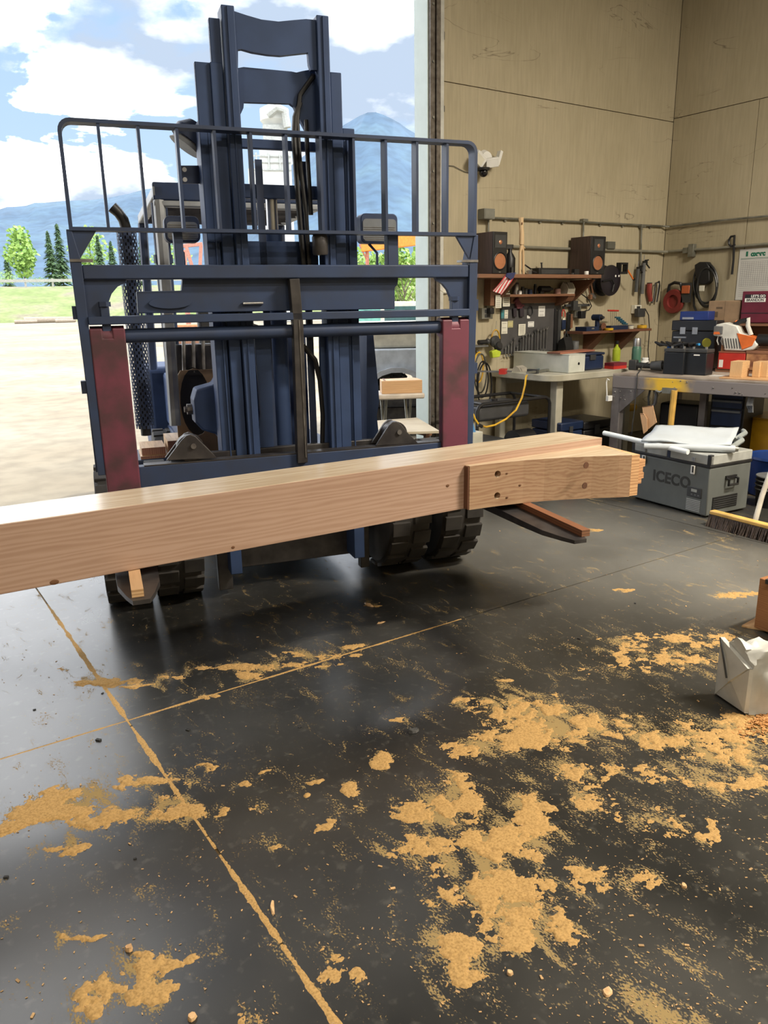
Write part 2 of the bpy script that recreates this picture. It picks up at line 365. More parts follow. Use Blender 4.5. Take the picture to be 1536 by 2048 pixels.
# hills
m_hill_hazed = groundmat('forested_hill', (.05, .10, .165), (.062, .12, .19), (.075, .14, .20), .012, .05)  # blue of the distant haze is put into the forest colour
def hill(name, label, pts, D, thick, jag):
    # ridge given as (pixel x, pixel y) at distance D, sloping down to both sides
    b = MB(); n = len(pts); rows = 9
    xs = np.linspace(pts[0][0], pts[-1][0], 90); ys = np.interp(xs, [p[0] for p in pts], [p[1] for p in pts]); rr = np.random.RandomState(5)
    cols = []
    for x, y in zip(xs, ys):
        d = ray(x, y); h = math.hypot(d.x, d.y); top = CAM + d*(D/h); base = Vector((d.x/h, d.y/h, 0)); col = []
        for q in range(-rows, rows+1):
            u = abs(q)/rows; zz = top.z*(1-u)**1.15
            off = q/rows*thick
            p = Vector((base.x*(D+off), base.y*(D+off), zz + rr.uniform(-jag, jag)*(1 if q else .35)*(1-u)))
            col.append(tuple(p))
        cols.append(col)
    k = 2*rows+1
    for c in cols: b.v += c
    for i in range(len(cols)-1):
        for j in range(k-1): b.f.append((i*k+j, (i+1)*k+j, (i+1)*k+j+1, i*k+j+1))
    b.build(name, m_hill_hazed, smooth=50, label=label, cat='hill')
hill('forested_hill', 'long forested ridge tinted haze-blue behind the trees at left', [(-900, 470), (-300, 440), (0, 418), (60, 408), (150, 403), (230, 392), (300, 378), (420, 352), (520, 372), (640, 420), (760, 470)], 1900, 900, 7)
hill('forested_hill', 'rounded forested peak seen right of the forklift mast', [(480, 470), (560, 350), (640, 285), (700, 242), (730, 227), (748, 224), (772, 230), (805, 250), (840, 272), (950, 330), (1300, 380), (1900, 430)], 1500, 700, 4)

def leafmat(name, c1, c2):
    return M(name, c2, .7, col2=c1, scale=.9, lo=.35, hi=.62)
m_spruce = leafmat('spruce_needles', (.05, .105, .045), (.12, .21, .085))
m_aspen = leafmat('fresh_leaves', (.16, .30, .06), (.34, .50, .12))
m_bark = M('bark', (.10, .075, .055), .9)
def crown(kind, H, Wd, seed, nleaf):
    rr = random.Random(seed); b = MB()
    for i in range(nleaf):
        if kind == 'spruce':
            t = rr.random()**.8; z = H*(.06+.94*t); r = Wd*.5*(1-t)**.9*(.75+.25*math.sin(t*60))*rr.uniform(.35, 1)+.05; s = H*.045*(1.2-t*.7)
            a = rr.uniform(0, 2*PI); c = Vector((math.cos(a)*r, math.sin(a)*r, z-r*.35)); o = Vector((math.cos(a), math.sin(a), -.45))*s*1.5; w = Vector((-math.sin(a), math.cos(a), 0))*s*.55
        else:
            while True:
                q = Vector((rr.uniform(-1, 1), rr.uniform(-1, 1), rr.uniform(-1, 1)))
                if .25 < q.length < 1: break
            lob = 1+.22*math.sin(q.x*5+seed)+.2*math.sin(q.z*6+seed*2)
            c = Vector((q.x*Wd*.5*lob, q.y*Wd*.5*lob, H*.58+q.z*H*.42)); s = H*.032
            o = Vector((rr.uniform(-1, 1), rr.uniform(-1, 1), rr.uniform(-1, 1)))*s; w = o.orthogonal()*.8
        b.add([c-w, c+o, c+w, c-o*.6], [(0, 1, 2, 3)])
    return b
def tree(kind, pos, H, Wd, seed, label, group, nleaf=900):
    t = thing('spruce_tree' if kind == 'spruce' else 'leafy_tree', label, 'tree', pos, random.random()*6, group)
    MB().cyl((0, 0, -.5), (0, 0, H*.93), H*.014, H*.003, n=7).build('trunk', m_bark, t)
    me = crown(kind, H, Wd, seed, nleaf).mesh('crown', 0, False); me.materials.append(m_spruce if kind == 'spruce' else m_aspen); link('crown', me, t)
    return t
def treepx(kind, px, ytop, ybase, Wpx, seed, label, D=135, z0=4.5, nleaf=900):
    d = ray(px, ybase); h = math.hypot(d.x, d.y); P = CAM + d*(D/h); P.z = z0
    q = ray(px, ytop); qh = math.hypot(q.x, q.y); Zt = (CAM+q*(D/qh)).z
    return tree(kind, P, Zt-z0, Wpx*D/FPX*1.03, seed, label, 'trees beyond the road', nleaf)
treepx('leafy', 52, 452, 575, 46, 1, 'pale green leafy tree, leftmost tall tree beyond the road')
treepx('spruce', 108, 462, 575, 40, 2, 'tall dark spruce beyond the road, left one of a close pair')
treepx('spruce', 128, 448, 575, 44, 3, 'tallest dark spruce beyond the road, right one of a close pair', 139)
treepx('leafy', 188, 448, 575, 62, 4, 'broad yellow-green tree framed inside the backrest gap', 146)
treepx('spruce', 205, 470, 575, 34, 5, 'spruce standing just left of the exhaust stack', 131)
treepx('spruce', 230, 482, 575, 34, 6, 'shorter spruce half hidden by the exhaust stack', 133)
treepx('leafy', 8, 540, 575, 50, 7, 'low bushy tree at the far left edge', 128)
treepx('leafy', 75, 552, 580, 40, 8, 'low bush between the leafy tree and the spruces', 128, nleaf=500)
treepx('leafy', 155, 545, 580, 50, 18, 'low bush behind the carriage end', 128, nleaf=500)
treepx('spruce', 290, 470, 575, 40, 9, 'spruce seen between exhaust stack and cab post', 148)
treepx('leafy', 345, 480, 575, 60, 10, 'leafy tree seen through the cab of the forklift', 137)
treepx('spruce', 20, 505, 575, 26, 11, 'small spruce behind the leftmost bush', 150)
# nearer trees behind the truck
for i, (px, yt, W_, D, s, lb, kd) in enumerate([(795, 482, 60, 60, 12, 'bright green leafy tree under the orange boom', 'leafy'), (850, 470, 70, 68, 13, 'bright green leafy tree half hidden by the door jamb', 'leafy'), (745, 500, 60, 64, 14, 'green tree seen below the right work light', 'leafy'), (690, 480, 70, 72, 15, 'green tree hidden mostly by the mast', 'leafy')]):
    d = ray(px, 600); h = math.hypot(d.x, d.y); P = CAM+d*(D/h); P.z = 0; q = ray(px, yt); Zt = (CAM+q*(D/math.hypot(q.x, q.y))).z
    tree(kd, P, Zt, W_*D/FPX, s, lb, 'trees beyond the truck', 1100)
# young bare tree and gravel heap behind the truck
d = ray(808, 605); P = CAM+d*(34/math.hypot(d.x, d.y)); P.z = 0
bt = thing('bare_sapling', 'thin bare young tree between carriage plate and door jamb', 'tree', P)
b = MB().cyl((0, 0, 0), (0, 0, 1.6), .05, .03, n=7)
for i in range(14):
    a = i*2.4; z = 1.0+i*.09; b.cyl((0, 0, z), (math.cos(a)*.6, math.sin(a)*.6, z+.9), .02, .006, n=5)
b.build('branches', m_bark, bt)
# felled logs at the foot of the bank
m_log = wood('grey_log', (.22, .17, .12), (.42, .36, .28), 0, 14)
lp = onz(100, 641, 0); 
for (x0, y0, x1, y1, r, lb) in [(48, 631, 152, 633, .32, 'long peeled log lying at the foot of the bank'), (30, 643, 75, 638, .2, 'short dark log in front of the long peeled log, left one'), (112, 643, 152, 638, .2, 'short dark log in front of the long peeled log, right one')]:
    A = onz(x0, y0+9, 0); B_ = onz(x1, y1+9, 0); dd_ = 96 if r > .3 else 94.6; A = A*(dd_/A.length); B_ = B_*(dd_/B_.length); L_ = (B_-A).length
    o = MB().lathe([(0, 0), (r, 0), (r*1.03, L_*.3), (r*.95, L_*.6), (r*.85, L_), (0, L_)], 12).build('log', m_log, label=lb, cat='log', group='felled logs by the bank')
    o.location = (A.x, A.y, r-.03); o.rotation_euler = (B_-A).to_track_quat('Z', 'Y').to_euler()

# ------------------------------------------------------------------ noise in numpy for the sawdust
def vnoise(x, y, seed):
    rs = np.random.RandomState(seed); T = rs.rand(256, 256)
    xi = np.floor(x).astype(int); yi = np.floor(y).astype(int); fx = x-xi; fy = y-yi
    fx = fx*fx*(3-2*fx); fy = fy*fy*(3-2*fy); a = lambda i, j: T[i % 256, j % 256]
    return (a(xi, yi)*(1-fx)+a(xi+1, yi)*fx)*(1-fy)+(a(xi, yi+1)*(1-fx)+a(xi+1, yi+1)*fx)*fy
def fbm(x, y, seed, o=5, g=.55):
    s = np.zeros_like(x); a = 1.; t = 0.
    for i in range(o): s += a*vnoise(x*2**i, y*2**i, seed+i*17); t += a; a *= g
    return s/t
# places where sawdust lies: photo x, photo y, half length (m) across and into the picture, weight
DUST = [
 (1060,1420,.16,.10,.95),(1000,1415,.12,.05,.8),(1120,1455,.14,.09,.95),(1090,1470,.10,.07,1.0),(1000,1480,.13,.07,.75),(940,1500,.09,.06,.65),(1200,1440,.22,.06,.6),
 (900,1565,.08,.05,.8),(870,1620,.11,.05,.95),(930,1610,.06,.06,.8),(1060,1620,.05,.08,.85),(1010,1680,.09,.05,1.05),(1055,1690,.05,.06,1.0),(960,1700,.05,.08,.7),(850,1690,.12,.06,.55),(870,1730,.10,.04,.65),
 (980,1760,.09,.04,.95),(1020,1800,.09,.05,1.0),(940,1790,.07,.04,.85),(1090,1850,.08,.04,.95),(1040,1870,.06,.05,1.05),(1130,1860,.04,.04,.7),(980,1830,.05,.05,.7),(900,1900,.06,.05,.9),(920,1950,.06,.04,.85),(905,1990,.03,.04,.7),(860,1790,.04,.03,.6),
 (1190,1600,.05,.08,.6),(1150,1550,.10,.05,.55),(1180,1750,.10,.07,.45),(1100,1770,.05,.05,.4),(1250,1760,.10,.06,.35),(1300,1640,.16,.08,.35),(1380,1660,.2,.05,.4),
 (1300,1290,.35,.10,.5),(1350,1320,.22,.06,.62),(1250,1340,.3,.07,.38),(1180,1300,.2,.06,.25),(1400,1270,.2,.08,.35),
 (1350,1470,.28,.10,.66),(1440,1500,.22,.10,.75),(1280,1540,.24,.06,.5),(1480,1560,.12,.06,.8),(1500,1450,.14,.06,.9),(1250,1480,.2,.08,.45),(1420,1560,.2,.05,.55),(1520,1460,.08,.04,1.2),
 (150,1590,.10,.035,1.1),(110,1620,.12,.05,1.1),(50,1635,.09,.04,1.0),(210,1580,.10,.03,1.0),(290,1560,.09,.02,1.0),(330,1600,.08,.03,1.05),(300,1625,.10,.022,1.0),(370,1625,.07,.028,1.05),(125,1695,.06,.02,1.0),(240,1640,.10,.04,.5),(170,1650,.07,.03,.8),(450,1618,.025,.02,.9),(260,1550,.04,.02,.8),
 (560,1330,.30,.022,.85),(500,1335,.14,.03,.8),(640,1308,.20,.035,.62),(715,1290,.07,.02,.85),(490,1350,.05,.03,.8),(340,1353,.05,.02,.8),(190,1365,.20,.04,.55),(205,1370,.05,.02,.9),(260,1374,.06,.008,1.0),(130,1340,.14,.04,.3),
 (360,1505,.02,.02,.9),(412,1534,.04,.009,1.1),(390,1566,.05,.012,.8),(530,1545,.03,.012,.9),(490,1568,.02,.015,.9),(545,1553,.015,.01,.8),(625,1563,.03,.012,.8),(700,1578,.028,.026,1.05),(508,1617,.018,.008,.9),(755,1525,.035,.06,.8),(650,1650,.02,.022,.8),(680,1655,.012,.02,.8),(712,1620,.012,.014,.8),(610,1598,.012,.008,.9),(430,1392,.015,.012,.9),(405,1397,.02,.01,.9),
 (165,1878,.05,.008,1.1),(290,1925,.035,.018,1.0),(345,1935,.04,.016,1.0),(295,1958,.025,.02,.9),(210,1975,.025,.02,1.0),(315,1985,.04,.022,1.0),(265,1993,.025,.02,.9),(170,1990,.015,.025,1.0),(185,2015,.015,.015,.9),(385,1922,.018,.014,.9),(115,1878,.016,.008,.9),
 (680,1900,.06,.04,.5),(690,1950,.06,.05,.42),(760,1880,.05,.03,.4),(560,1690,.04,.02,.4),(520,2030,.05,.03,.4),
 (1290,1960,.015,.04,1.0),(1300,2000,.035,.035,1.1),(1330,2030,.07,.03,1.15),(1395,1900,.02,.06,.45),(1395,1980,.02,.06,.45),
 (930,1400,.04,.015,.9),(800,1440,.05,.03,.6),(1010,1365,.05,.02,.6),(740,1210,.04,.02,.5),(600,1240,.2,.04,.25),(1480,1190,.16,.04,.7),(1250,1180,.05,.02,.7),(1450,1080,.06,.03,.5),(1180,1060,.08,.04,.6),(1110,1290,.06,.03,.4)]
DU_ = []
for px, py, a, b_, w in DUST:
    p = onz(px, py); DU_.append((p.x, p.y, a, b_, w))
_cy, _sy = math.cos(YAW), math.sin(YAW)
def density(X, Y):
    d = np.zeros_like(X); X0, Y0 = X, Y
    X = X0 + .075*(fbm(X0*7, Y0*7, 201, 4, .6)-.5) + .05*(fbm(X0*26, Y0*26, 203, 3, .6)-.5); Y = Y0 + .075*(fbm(X0*7, Y0*7, 205, 4, .6)-.5) + .05*(fbm(X0*26, Y0*26, 207, 3, .6)-.5)
    for x0, y0, a, b_, w in DU_:
        dx = X-x0; dy = Y-y0; e = (dx*_cy-dy*_sy)/a; f = (dx*_sy+dy*_cy)/b_
        d = np.maximum(d, w*np.exp(-(e*e+f*f)*.75)) + .12*w*np.exp(-(e*e+f*f)*.25)
    return d
XJ1, XJ2, YJ1 = .672, 4.835, 2.872
def floormat():
    m = bpy.data.materials.new('sealed_concrete'); m.use_nodes = True; t = m.node_tree; n = t.nodes; b = n['Principled BSDF']; L = t.links.new
    g = n.new('ShaderNodeNewGeometry')
    def noise(sc, det=6, st=None, dis=0.):
        q = n.new('ShaderNodeTexNoise'); q.inputs['Scale'].default_value = sc; q.inputs['Detail'].default_value = det; q.inputs['Distortion'].default_value = dis
        if st:
            mpn = n.new('ShaderNodeMapping'); mpn.inputs['Scale'].default_value = st; mpn.inputs['Rotation'].default_value = (0, 0, .5); L(g.outputs['Position'], mpn.inputs[0]); L(mpn.outputs[0], q.inputs['Vector'])
        else: L(g.outputs['Position'], q.inputs['Vector'])
        return q
    def ramp(src, p0, c0, p1, c1):
        r = n.new('ShaderNodeValToRGB'); r.color_ramp.elements[0].position = p0; r.color_ramp.elements[0].color = (*c0, 1); r.color_ramp.elements[1].position = p1; r.color_ramp.elements[1].color = (*c1, 1); L(src, r.inputs[0]); return r
    a = noise(1.6, 5); ra = ramp(a.outputs['Fac'], .35, FLOOR_A, .68, FLOOR_B)
    s = noise(26, 6); rs = ramp(s.outputs['Fac'], .58, (0, 0, 0), .72, (1, 1, 1))
    mx = n.new('ShaderNodeMixRGB'); mx.inputs[2].default_value = (.12, .115, .10, 1); mu = n.new('ShaderNodeMath'); mu.operation = 'MULTIPLY'; mu.inputs[1].default_value = .35; L(rs.outputs[0], mu.inputs[0]); L(mu.outputs[0], mx.inputs[0])
    # door light painted in over matte cement dust, towards the bench
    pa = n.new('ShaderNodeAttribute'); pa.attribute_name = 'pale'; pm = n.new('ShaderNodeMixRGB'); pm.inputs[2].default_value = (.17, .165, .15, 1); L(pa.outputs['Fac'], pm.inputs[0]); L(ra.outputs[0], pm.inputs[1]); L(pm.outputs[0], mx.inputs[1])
    # fine sawdust film: the dust attribute thresholds a fine noise
    at = n.new('ShaderNodeAttribute'); at.attribute_name = 'dust'
    f1 = noise(190, 5, (1, .6, 1), .3); f2 = noise(17, 7, (1, .42, 1), .8)
    ad = n.new('ShaderNodeMath'); ad.operation = 'MULTIPLY_ADD'; ad.inputs[1].default_value = 1.1; L(f2.outputs['Fac'], ad.inputs[0]); L(f1.outputs['Fac'], ad.inputs[2])
    th = n.new('ShaderNodeMath'); th.operation = 'MULTIPLY_ADD'; th.inputs[1].default_value = .30; L(at.outputs['Fac'], th.inputs[0]); L(ad.outputs[0], th.inputs[2])
    mr_ = n.new('ShaderNodeMapRange'); mr_.inputs['From Min'].default_value = 1.235; mr_.inputs['From Max'].default_value = 1.36; L(th.outputs[0], mr_.inputs['Value']); rd = mr_
    md = n.new('ShaderNodeMath'); md.operation = 'MULTIPLY'; md.inputs[1].default_value = .75; L(rd.outputs[0], md.inputs[0])
    mxd = n.new('ShaderNodeMixRGB'); mxd.inputs[2].default_value = (.40, .285, .125, 1); L(md.outputs[0], mxd.inputs[0]); L(mx.outputs[0], mxd.inputs[1])
    L(mxd.outputs[0], b.inputs['Base Color'])
    rr = ramp(a.outputs['Fac'], .3, (.27, .27, .27), .7, (.37, .37, .37)); mr = n.new('ShaderNodeMixRGB'); mr.inputs[2].default_value = (.9, .9, .9, 1); L(rd.outputs[0], mr.inputs[0]); L(rr.outputs[0], mr.inputs[1]); L(mr.outputs[0], b.inputs['Roughness'])
    sp = n.new('ShaderNodeMath'); sp.operation = 'MULTIPLY_ADD'; sp.inputs[1].default_value = -FLOOR_SPEC; sp.inputs[2].default_value = FLOOR_SPEC; L(rd.outputs[0], sp.inputs[0]); L(sp.outputs[0], b.inputs['Specular IOR Level'])
    b.inputs['IOR'].default_value = FLOOR_IOR
    bp = n.new('ShaderNodeBump'); bp.inputs['Strength'].default_value = .04; bp.inputs['Distance'].default_value = .004; L(a.outputs['Fac'], bp.inputs['Height']); L(bp.outputs[0], b.inputs['Normal'])
    return m
FLOOR_A, FLOOR_B, FLOOR_SPEC, FLOOR_IOR = (.016, .016, .015), (.040, .039, .036), .5, 1.58
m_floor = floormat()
m_joint = M('joint_filler', (.36, .24, .11), .9, col2=(.12, .09, .05), scale=6, lo=.35, hi=.5)
floor = MB().box((XL, YB, -.2), (XW+.02, YW+.02, -.007)).build('floor', m_joint, smooth=0, kind='structure')
xs_, ys_ = [XL, -3.5, XJ1, XJ2, XW+.02], [YB, -1.3, YJ1, YW+.02]
for i in range(4):
    for j in range(3):
        g = .0045; x0, x1, y0, y1 = xs_[i]+g, xs_[i+1]-g, ys_[j]+g, ys_[j+1]-g
        fine = x1 > 0 and y1 > 0
        st = .045 if fine else .6
        nx, ny = max(2, int((x1-x0)/st)), max(2, int((y1-y0)/st))
        gx, gy = np.meshgrid(np.linspace(x0, x1, nx), np.linspace(y0, y1, ny)); V = np.stack([gx.ravel(), gy.ravel(), np.zeros(gx.size)], 1)
        idx = np.arange(nx*ny).reshape(ny, nx); F = np.stack([idx[:-1, :-1], idx[:-1, 1:], idx[1:, 1:], idx[1:, :-1]], -1).reshape(-1, 4)
        me = bpy.data.meshes.new('floor_slab'); n0 = len(V)
        V2 = [(x0, y0, -.05), (x1, y0, -.05), (x1, y1, -.05), (x0, y1, -.05)]
        edge = [tuple(idx[0, :]), tuple(idx[:, -1]), tuple(idx[-1, ::-1]), tuple(idx[::-1, 0])]
        Fs = [tuple(int(q) for q in f) for f in F]
        for k in range(4): Fs.append((n0+k, n0+(k+1) % 4)+tuple(int(q) for q in edge[k][::-1]))
        me.from_pydata([tuple(v) for v in V]+V2, [], Fs); me.update()
        if fine:
            A_ = me.attributes.new('dust', 'FLOAT', 'POINT'); dd = density(gx, gy)*1.0
            pale = np.zeros_like(gx)  # brighter zone right of the forklift, painted light and dust together
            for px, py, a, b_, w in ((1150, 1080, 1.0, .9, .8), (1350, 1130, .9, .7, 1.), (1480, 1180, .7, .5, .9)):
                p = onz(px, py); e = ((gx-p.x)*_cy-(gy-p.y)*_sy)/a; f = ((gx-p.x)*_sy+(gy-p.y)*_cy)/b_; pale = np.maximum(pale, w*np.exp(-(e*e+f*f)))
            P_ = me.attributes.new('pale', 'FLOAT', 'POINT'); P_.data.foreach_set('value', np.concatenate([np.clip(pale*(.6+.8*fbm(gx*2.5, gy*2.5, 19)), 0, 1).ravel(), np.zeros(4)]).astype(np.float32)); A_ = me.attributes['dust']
            dd = np.clip(dd*1.15 + .30*(fbm(gx*1.6, gy*1.6, 9)-.5), -.2, 1.4)
            A_.data.foreach_set('value', np.concatenate([dd.ravel(), np.zeros(4)]).astype(np.float32))
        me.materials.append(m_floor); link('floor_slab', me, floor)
# thicker sawdust lying in drifts: a height field that dives under the slab where there is none
st = .0045
gx, gy = np.meshgrid(np.arange(.05, 4.4, st), np.arange(.95, 4.4, st))
dn = density(gx, gy)
rx, ry = gx*_cy-gy*_sy, gx*_sy+gy*_cy
f1 = (fbm(rx*6, ry*11, 31, 6, .68)-.5)*2.6; f2 = (fbm(rx*22+f1*1.5, ry*9+f1, 57, 4, .6)-.5)*1.7
h = dn*(.84+1.4*f1+1.6*f2) - .47
h += 1.15*(fbm(rx*34, ry*44, 77, 4, .8)-.5)*np.clip(dn*2.2, 0, 1)
# dust packed in the joints spills over the edges
jd = np.minimum(np.abs(gx-XJ1), np.where(gx < 2.4, np.abs(gy-YJ1)*1.6, 1))
h = np.maximum(h, (.0235*(fbm(gx*9, gy*9, 5, 5, .65)-.12) - jd)*14 - .01)
H_ = np.clip(h*.009, -.003, .0045) + .0011*(fbm(gx*130, gy*130, 3, 2)-.5)*(h > 0)
keep = np.maximum.reduce([H_[:-1, :-1], H_[1:, :-1], H_[:-1, 1:], H_[1:, 1:]]) > .0002
idx = np.full(gx.shape, -1); used = np.zeros(gx.shape, bool)
for a_, b_ in ((slice(0, -1), slice(0, -1)), (slice(1, None), slice(0, -1)), (slice(0, -1), slice(1, None)), (slice(1, None), slice(1, None))): used[a_, b_] |= keep
idx[used] = np.arange(used.sum())
V = np.stack([gx[used], gy[used], H_[used]], 1)
F = np.stack([idx[:-1, :-1][keep], idx[:-1, 1:][keep], idx[1:, 1:][keep], idx[1:, :-1][keep]], 1)
me = bpy.data.meshes.new('sawdust'); me.from_pydata(V.tolist(), [], F.tolist()); me.update(); me.shade_smooth()
m_dust = M('sawdust', (.50, .315, .125), .95, col2=(.32, .195, .075), scale=160, spec=.1, lo=.3, hi=.6)
me.materials.append(m_dust); link('sawdust', me, label='golden sawdust swept in drifts over the dark concrete floor', cat='sawdust', kind='stuff')
# loose chips
rs_ = np.random.RandomState(11); b = MB(); K = 26000
pxs, pys = rs_.uniform(0, 1536, K), rs_.uniform(1060, 2048, K)
Dx = (CR.x*(pxs-768)+CD.x*(pys-1024))/FPX+CF.x; Dy = (CR.y*(pxs-768)+CD.y*(pys-1024))/FPX+CF.y; Dz = (CR.z*(pxs-768)+CD.z*(pys-1024))/FPX+CF.z
tt = -CAMH/Dz; gx_c, gy_c = Dx*tt, Dy*tt
ok = (gy_c < 4.0) & (rs_.rand(K) < .035+np.minimum(1, density(gx_c, gy_c))*.22+np.where(pxs > 1080, .05, 0))
for x, y in zip(gx_c[ok], gy_c[ok]):
    s = rs_.uniform(.0010, .0030)*(2.0 if rs_.rand() < .04 else 1); b.boxc((x, y, s*.2+.0006), (s*2.4, s*1.1, s*.4), rs_.uniform(0, 6.3), rs_.uniform(-.4, .4))
me = b.mesh('wood_chips', 0, False); me.materials.append(M('chip', (.60, .38, .18), .9, col2=(.34, .22, .11), scale=30)); link('wood_chips', me, label='tiny loose wood chips scattered over the floor', cat='wood chips', kind='stuff')
# darker crumbs
b = MB()
for px, py, s in [(858, 1428, 0.0066), (205, 1387, 0.0055), (69, 1420, .006), (12, 1755, 0.0066), (197, 1481, 0.0099), (376, 1461, .008), (600, 1455, .006), (1010, 1418, .008), (1158, 1278, .008), (1270, 1207, .007), (270, 1718, .005), (1000, 1355, .006)]:
    p = onz(px, py); b.boxc((p.x, p.y, s*.3), (s*2, s*1.2, s*.6), px)
    
me = b.mesh('floor_crumbs', 0, False); me.materials.append(M('crumb', (.03, .03, .03), .8)); link('floor_crumbs', me, label='small dark crumbs lying about the concrete floor', cat='crumbs', kind='stuff')
# single bits one can point to
def scrap(px, py, w, d, z, rz, mat, label, cat='wood scrap', name='wood_scrap'):
    p = onz(px, py); rr = random.Random(px); n = 8
    pts = [(math.cos(2*PI*i/n)*w*rr.uniform(.55, 1), math.sin(2*PI*i/n)*d*rr.uniform(.55, 1)) for i in range(n)]
    b = MB().prismz(pts, 0, z)
    for i in range(n, 2*n): b.v[i] = (b.v[i][0]*.8, b.v[i][1]*.8, z*rr.uniform(.5, 1.2))
    return b.build(name, mat, smooth=0, loc=(p.x, p.y, .001), rot=(0, 0, rz), label=label, cat=cat)
scrap(828, 1463, .035, .018, .014, 0, M('bark_bit', (.10, .10, .10), .8, col2=(.03, .03, .03), scale=40), 'grey flake of bark lying alone in the middle of the floor', 'bark flake', 'bark_flake')
wch = wood('chip_wood', (.45, .26, .12), (.70, .46, .24), 0)
scrap(738, 1211, .014, .04, .008, .2, wch, 'slim splinter of wood in front of the forklift wheels')
scrap(762, 1246, .03, .012, .005, 0, wch, 'flat wood chip on the floor right of the splinter')
scrap(258, 1900, .014, .012, .012, .5, wch, 'orange wood chip at lower left of the floor')
scrap(384, 2038, .016, .012, .01, .5, wch, 'pale wood chip at the bottom edge of the floor')
scrap(1215, 1985, .02, .014, .006, .5, wch, 'torn pale wood flake near the bottom right of the floor')
scrap(1020, 1947, .014, .01, .008, .5, wch, 'small chip beside the lowest sawdust drift')
scrap(1368, 1773, .016, .01, .006, .5, wch, 'single chip on the bare dark floor at right')
scrap(545, 1815, .008, .04, .005, -.4, wch, 'thin splinter beside the sawdust-filled joint')

# ------------------------------------------------------------------ the big timber on the forks
BA = Vector((.289, 2.855, 0)); BAZ = R(-2.69)
bd = Vector((math.cos(BAZ), math.sin(BAZ), 0)); bn = Vector((-bd.y, bd.x, 0))     # bn: away from the camera
Z0, Z1, BW = .632, .884, .272
def beamwood(name, c1, c2, c3):
    m = wood(name, c1, c2, 0, 16., .27, 10.); t = m.node_tree; n = t.nodes
    rp = [q for q in n if q.type == 'VALTORGB'][0]; e = rp.color_ramp.elements.new(.6); e.color = (*c3, 1)
    rp.color_ramp.elements[0].position = .34; return m
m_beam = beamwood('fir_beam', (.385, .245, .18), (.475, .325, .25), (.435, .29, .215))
m_beam_lit = beamwood('fir_top_lit', (.52, .40, .27), (.66, .545, .40), (.60, .48, .34))  # paler copy for upward faces, skylight painted into the wood
m_cheek = beamwood('fir_cheek', (.34, .20, .125), (.45, .30, .19), (.40, .255, .16))
m_end_shaded = wood('fir_end_grain_shaded', (.10, .04, .022), (.18, .08, .045), 2, 30., .6)  # end grain darkened further, shade of its left-facing side put in
beam = thing('timber_beam', 'long squared fir timber lying across both forks of the forklift', 'beam', (BA.x, BA.y, 0), BAZ)
def bl(p): q = p-BA; return (q.dot(bd), q.dot(bn), p.z)
sb = bl(onz(1137, 866, Z1))[0]; sf = 2.945
pl = [(-1.5, 0), (sf, 0), (sb, BW), (-1.5, BW)]
bb_ = MB().prismz(pl, Z0, Z1).build('beam_body', m_beam, beam, smooth=0, bevel=.003); bb_.data.materials.append(m_beam_lit)
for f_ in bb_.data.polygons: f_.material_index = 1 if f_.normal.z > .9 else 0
ck = [(2.03, .002), (2.035, -.033), (2.18, -.05), (2.33, -.077), (2.44, -.107), (2.55, -.148), (2.67, -.20), (2.79, -.262), (2.85, -.288), (2.93, .002)]
ckb = MB().prismz(ck, Z0, .846)
cko = ckb.build('cheek_block', m_cheek, beam, smooth=25)
def cut(o, cutter):
    md = o.modifiers.new('cut', 'BOOLEAN'); md.object = cutter; md.operation = 'DIFFERENCE'; md.solver = 'EXACT'
    bpy.context.view_layer.update(); dg = bpy.context.evaluated_depsgraph_get(); me = bpy.data.meshes.new_from_object(o.evaluated_get(dg)); o.modifiers.clear(); o.data = me; me.shade_flat(); bpy.data.objects.remove(cutter)
hb = MB()
for px, py, off in [(995, 948, -.05), (994, 991, -.05), (1187, 934, -.26), (1184, 975, -.26)]:
    q = bl(onP(px, py, BA+bn*off, bn)); hb.cyl((q[0], off-.06, q[2]), (q[0], off+.05, q[2]), .0165, n=18)
hc = hb.build('hole_cutter', m_end_shaded, beam); cut(cko, hc); cko.data.materials.clear(); cko.data.materials.append(m_cheek); cko.data.materials.append(m_beam_lit)
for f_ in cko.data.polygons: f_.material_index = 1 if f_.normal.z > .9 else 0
hl = MB()
for px, py, off in [(995, 948, -.05), (994, 991, -.05), (1187, 934, -.26), (1184, 975, -.26)]:
    q = bl(onP(px, py, BA+bn*off, bn)); MB().cyl((q[0], off+.047, q[2]), (q[0], off+.05, q[2]), .0164, n=18).build('peg_hole', M('hole_wood', (.12, .05, .025), .8), beam)
MB().prism([(2.026, Z0+.004), (2.0315, Z0+.004), (2.0315, .843), (2.026, .843)], -.032, 0).build('end_grain', m_end_shaded, beam, smooth=0)
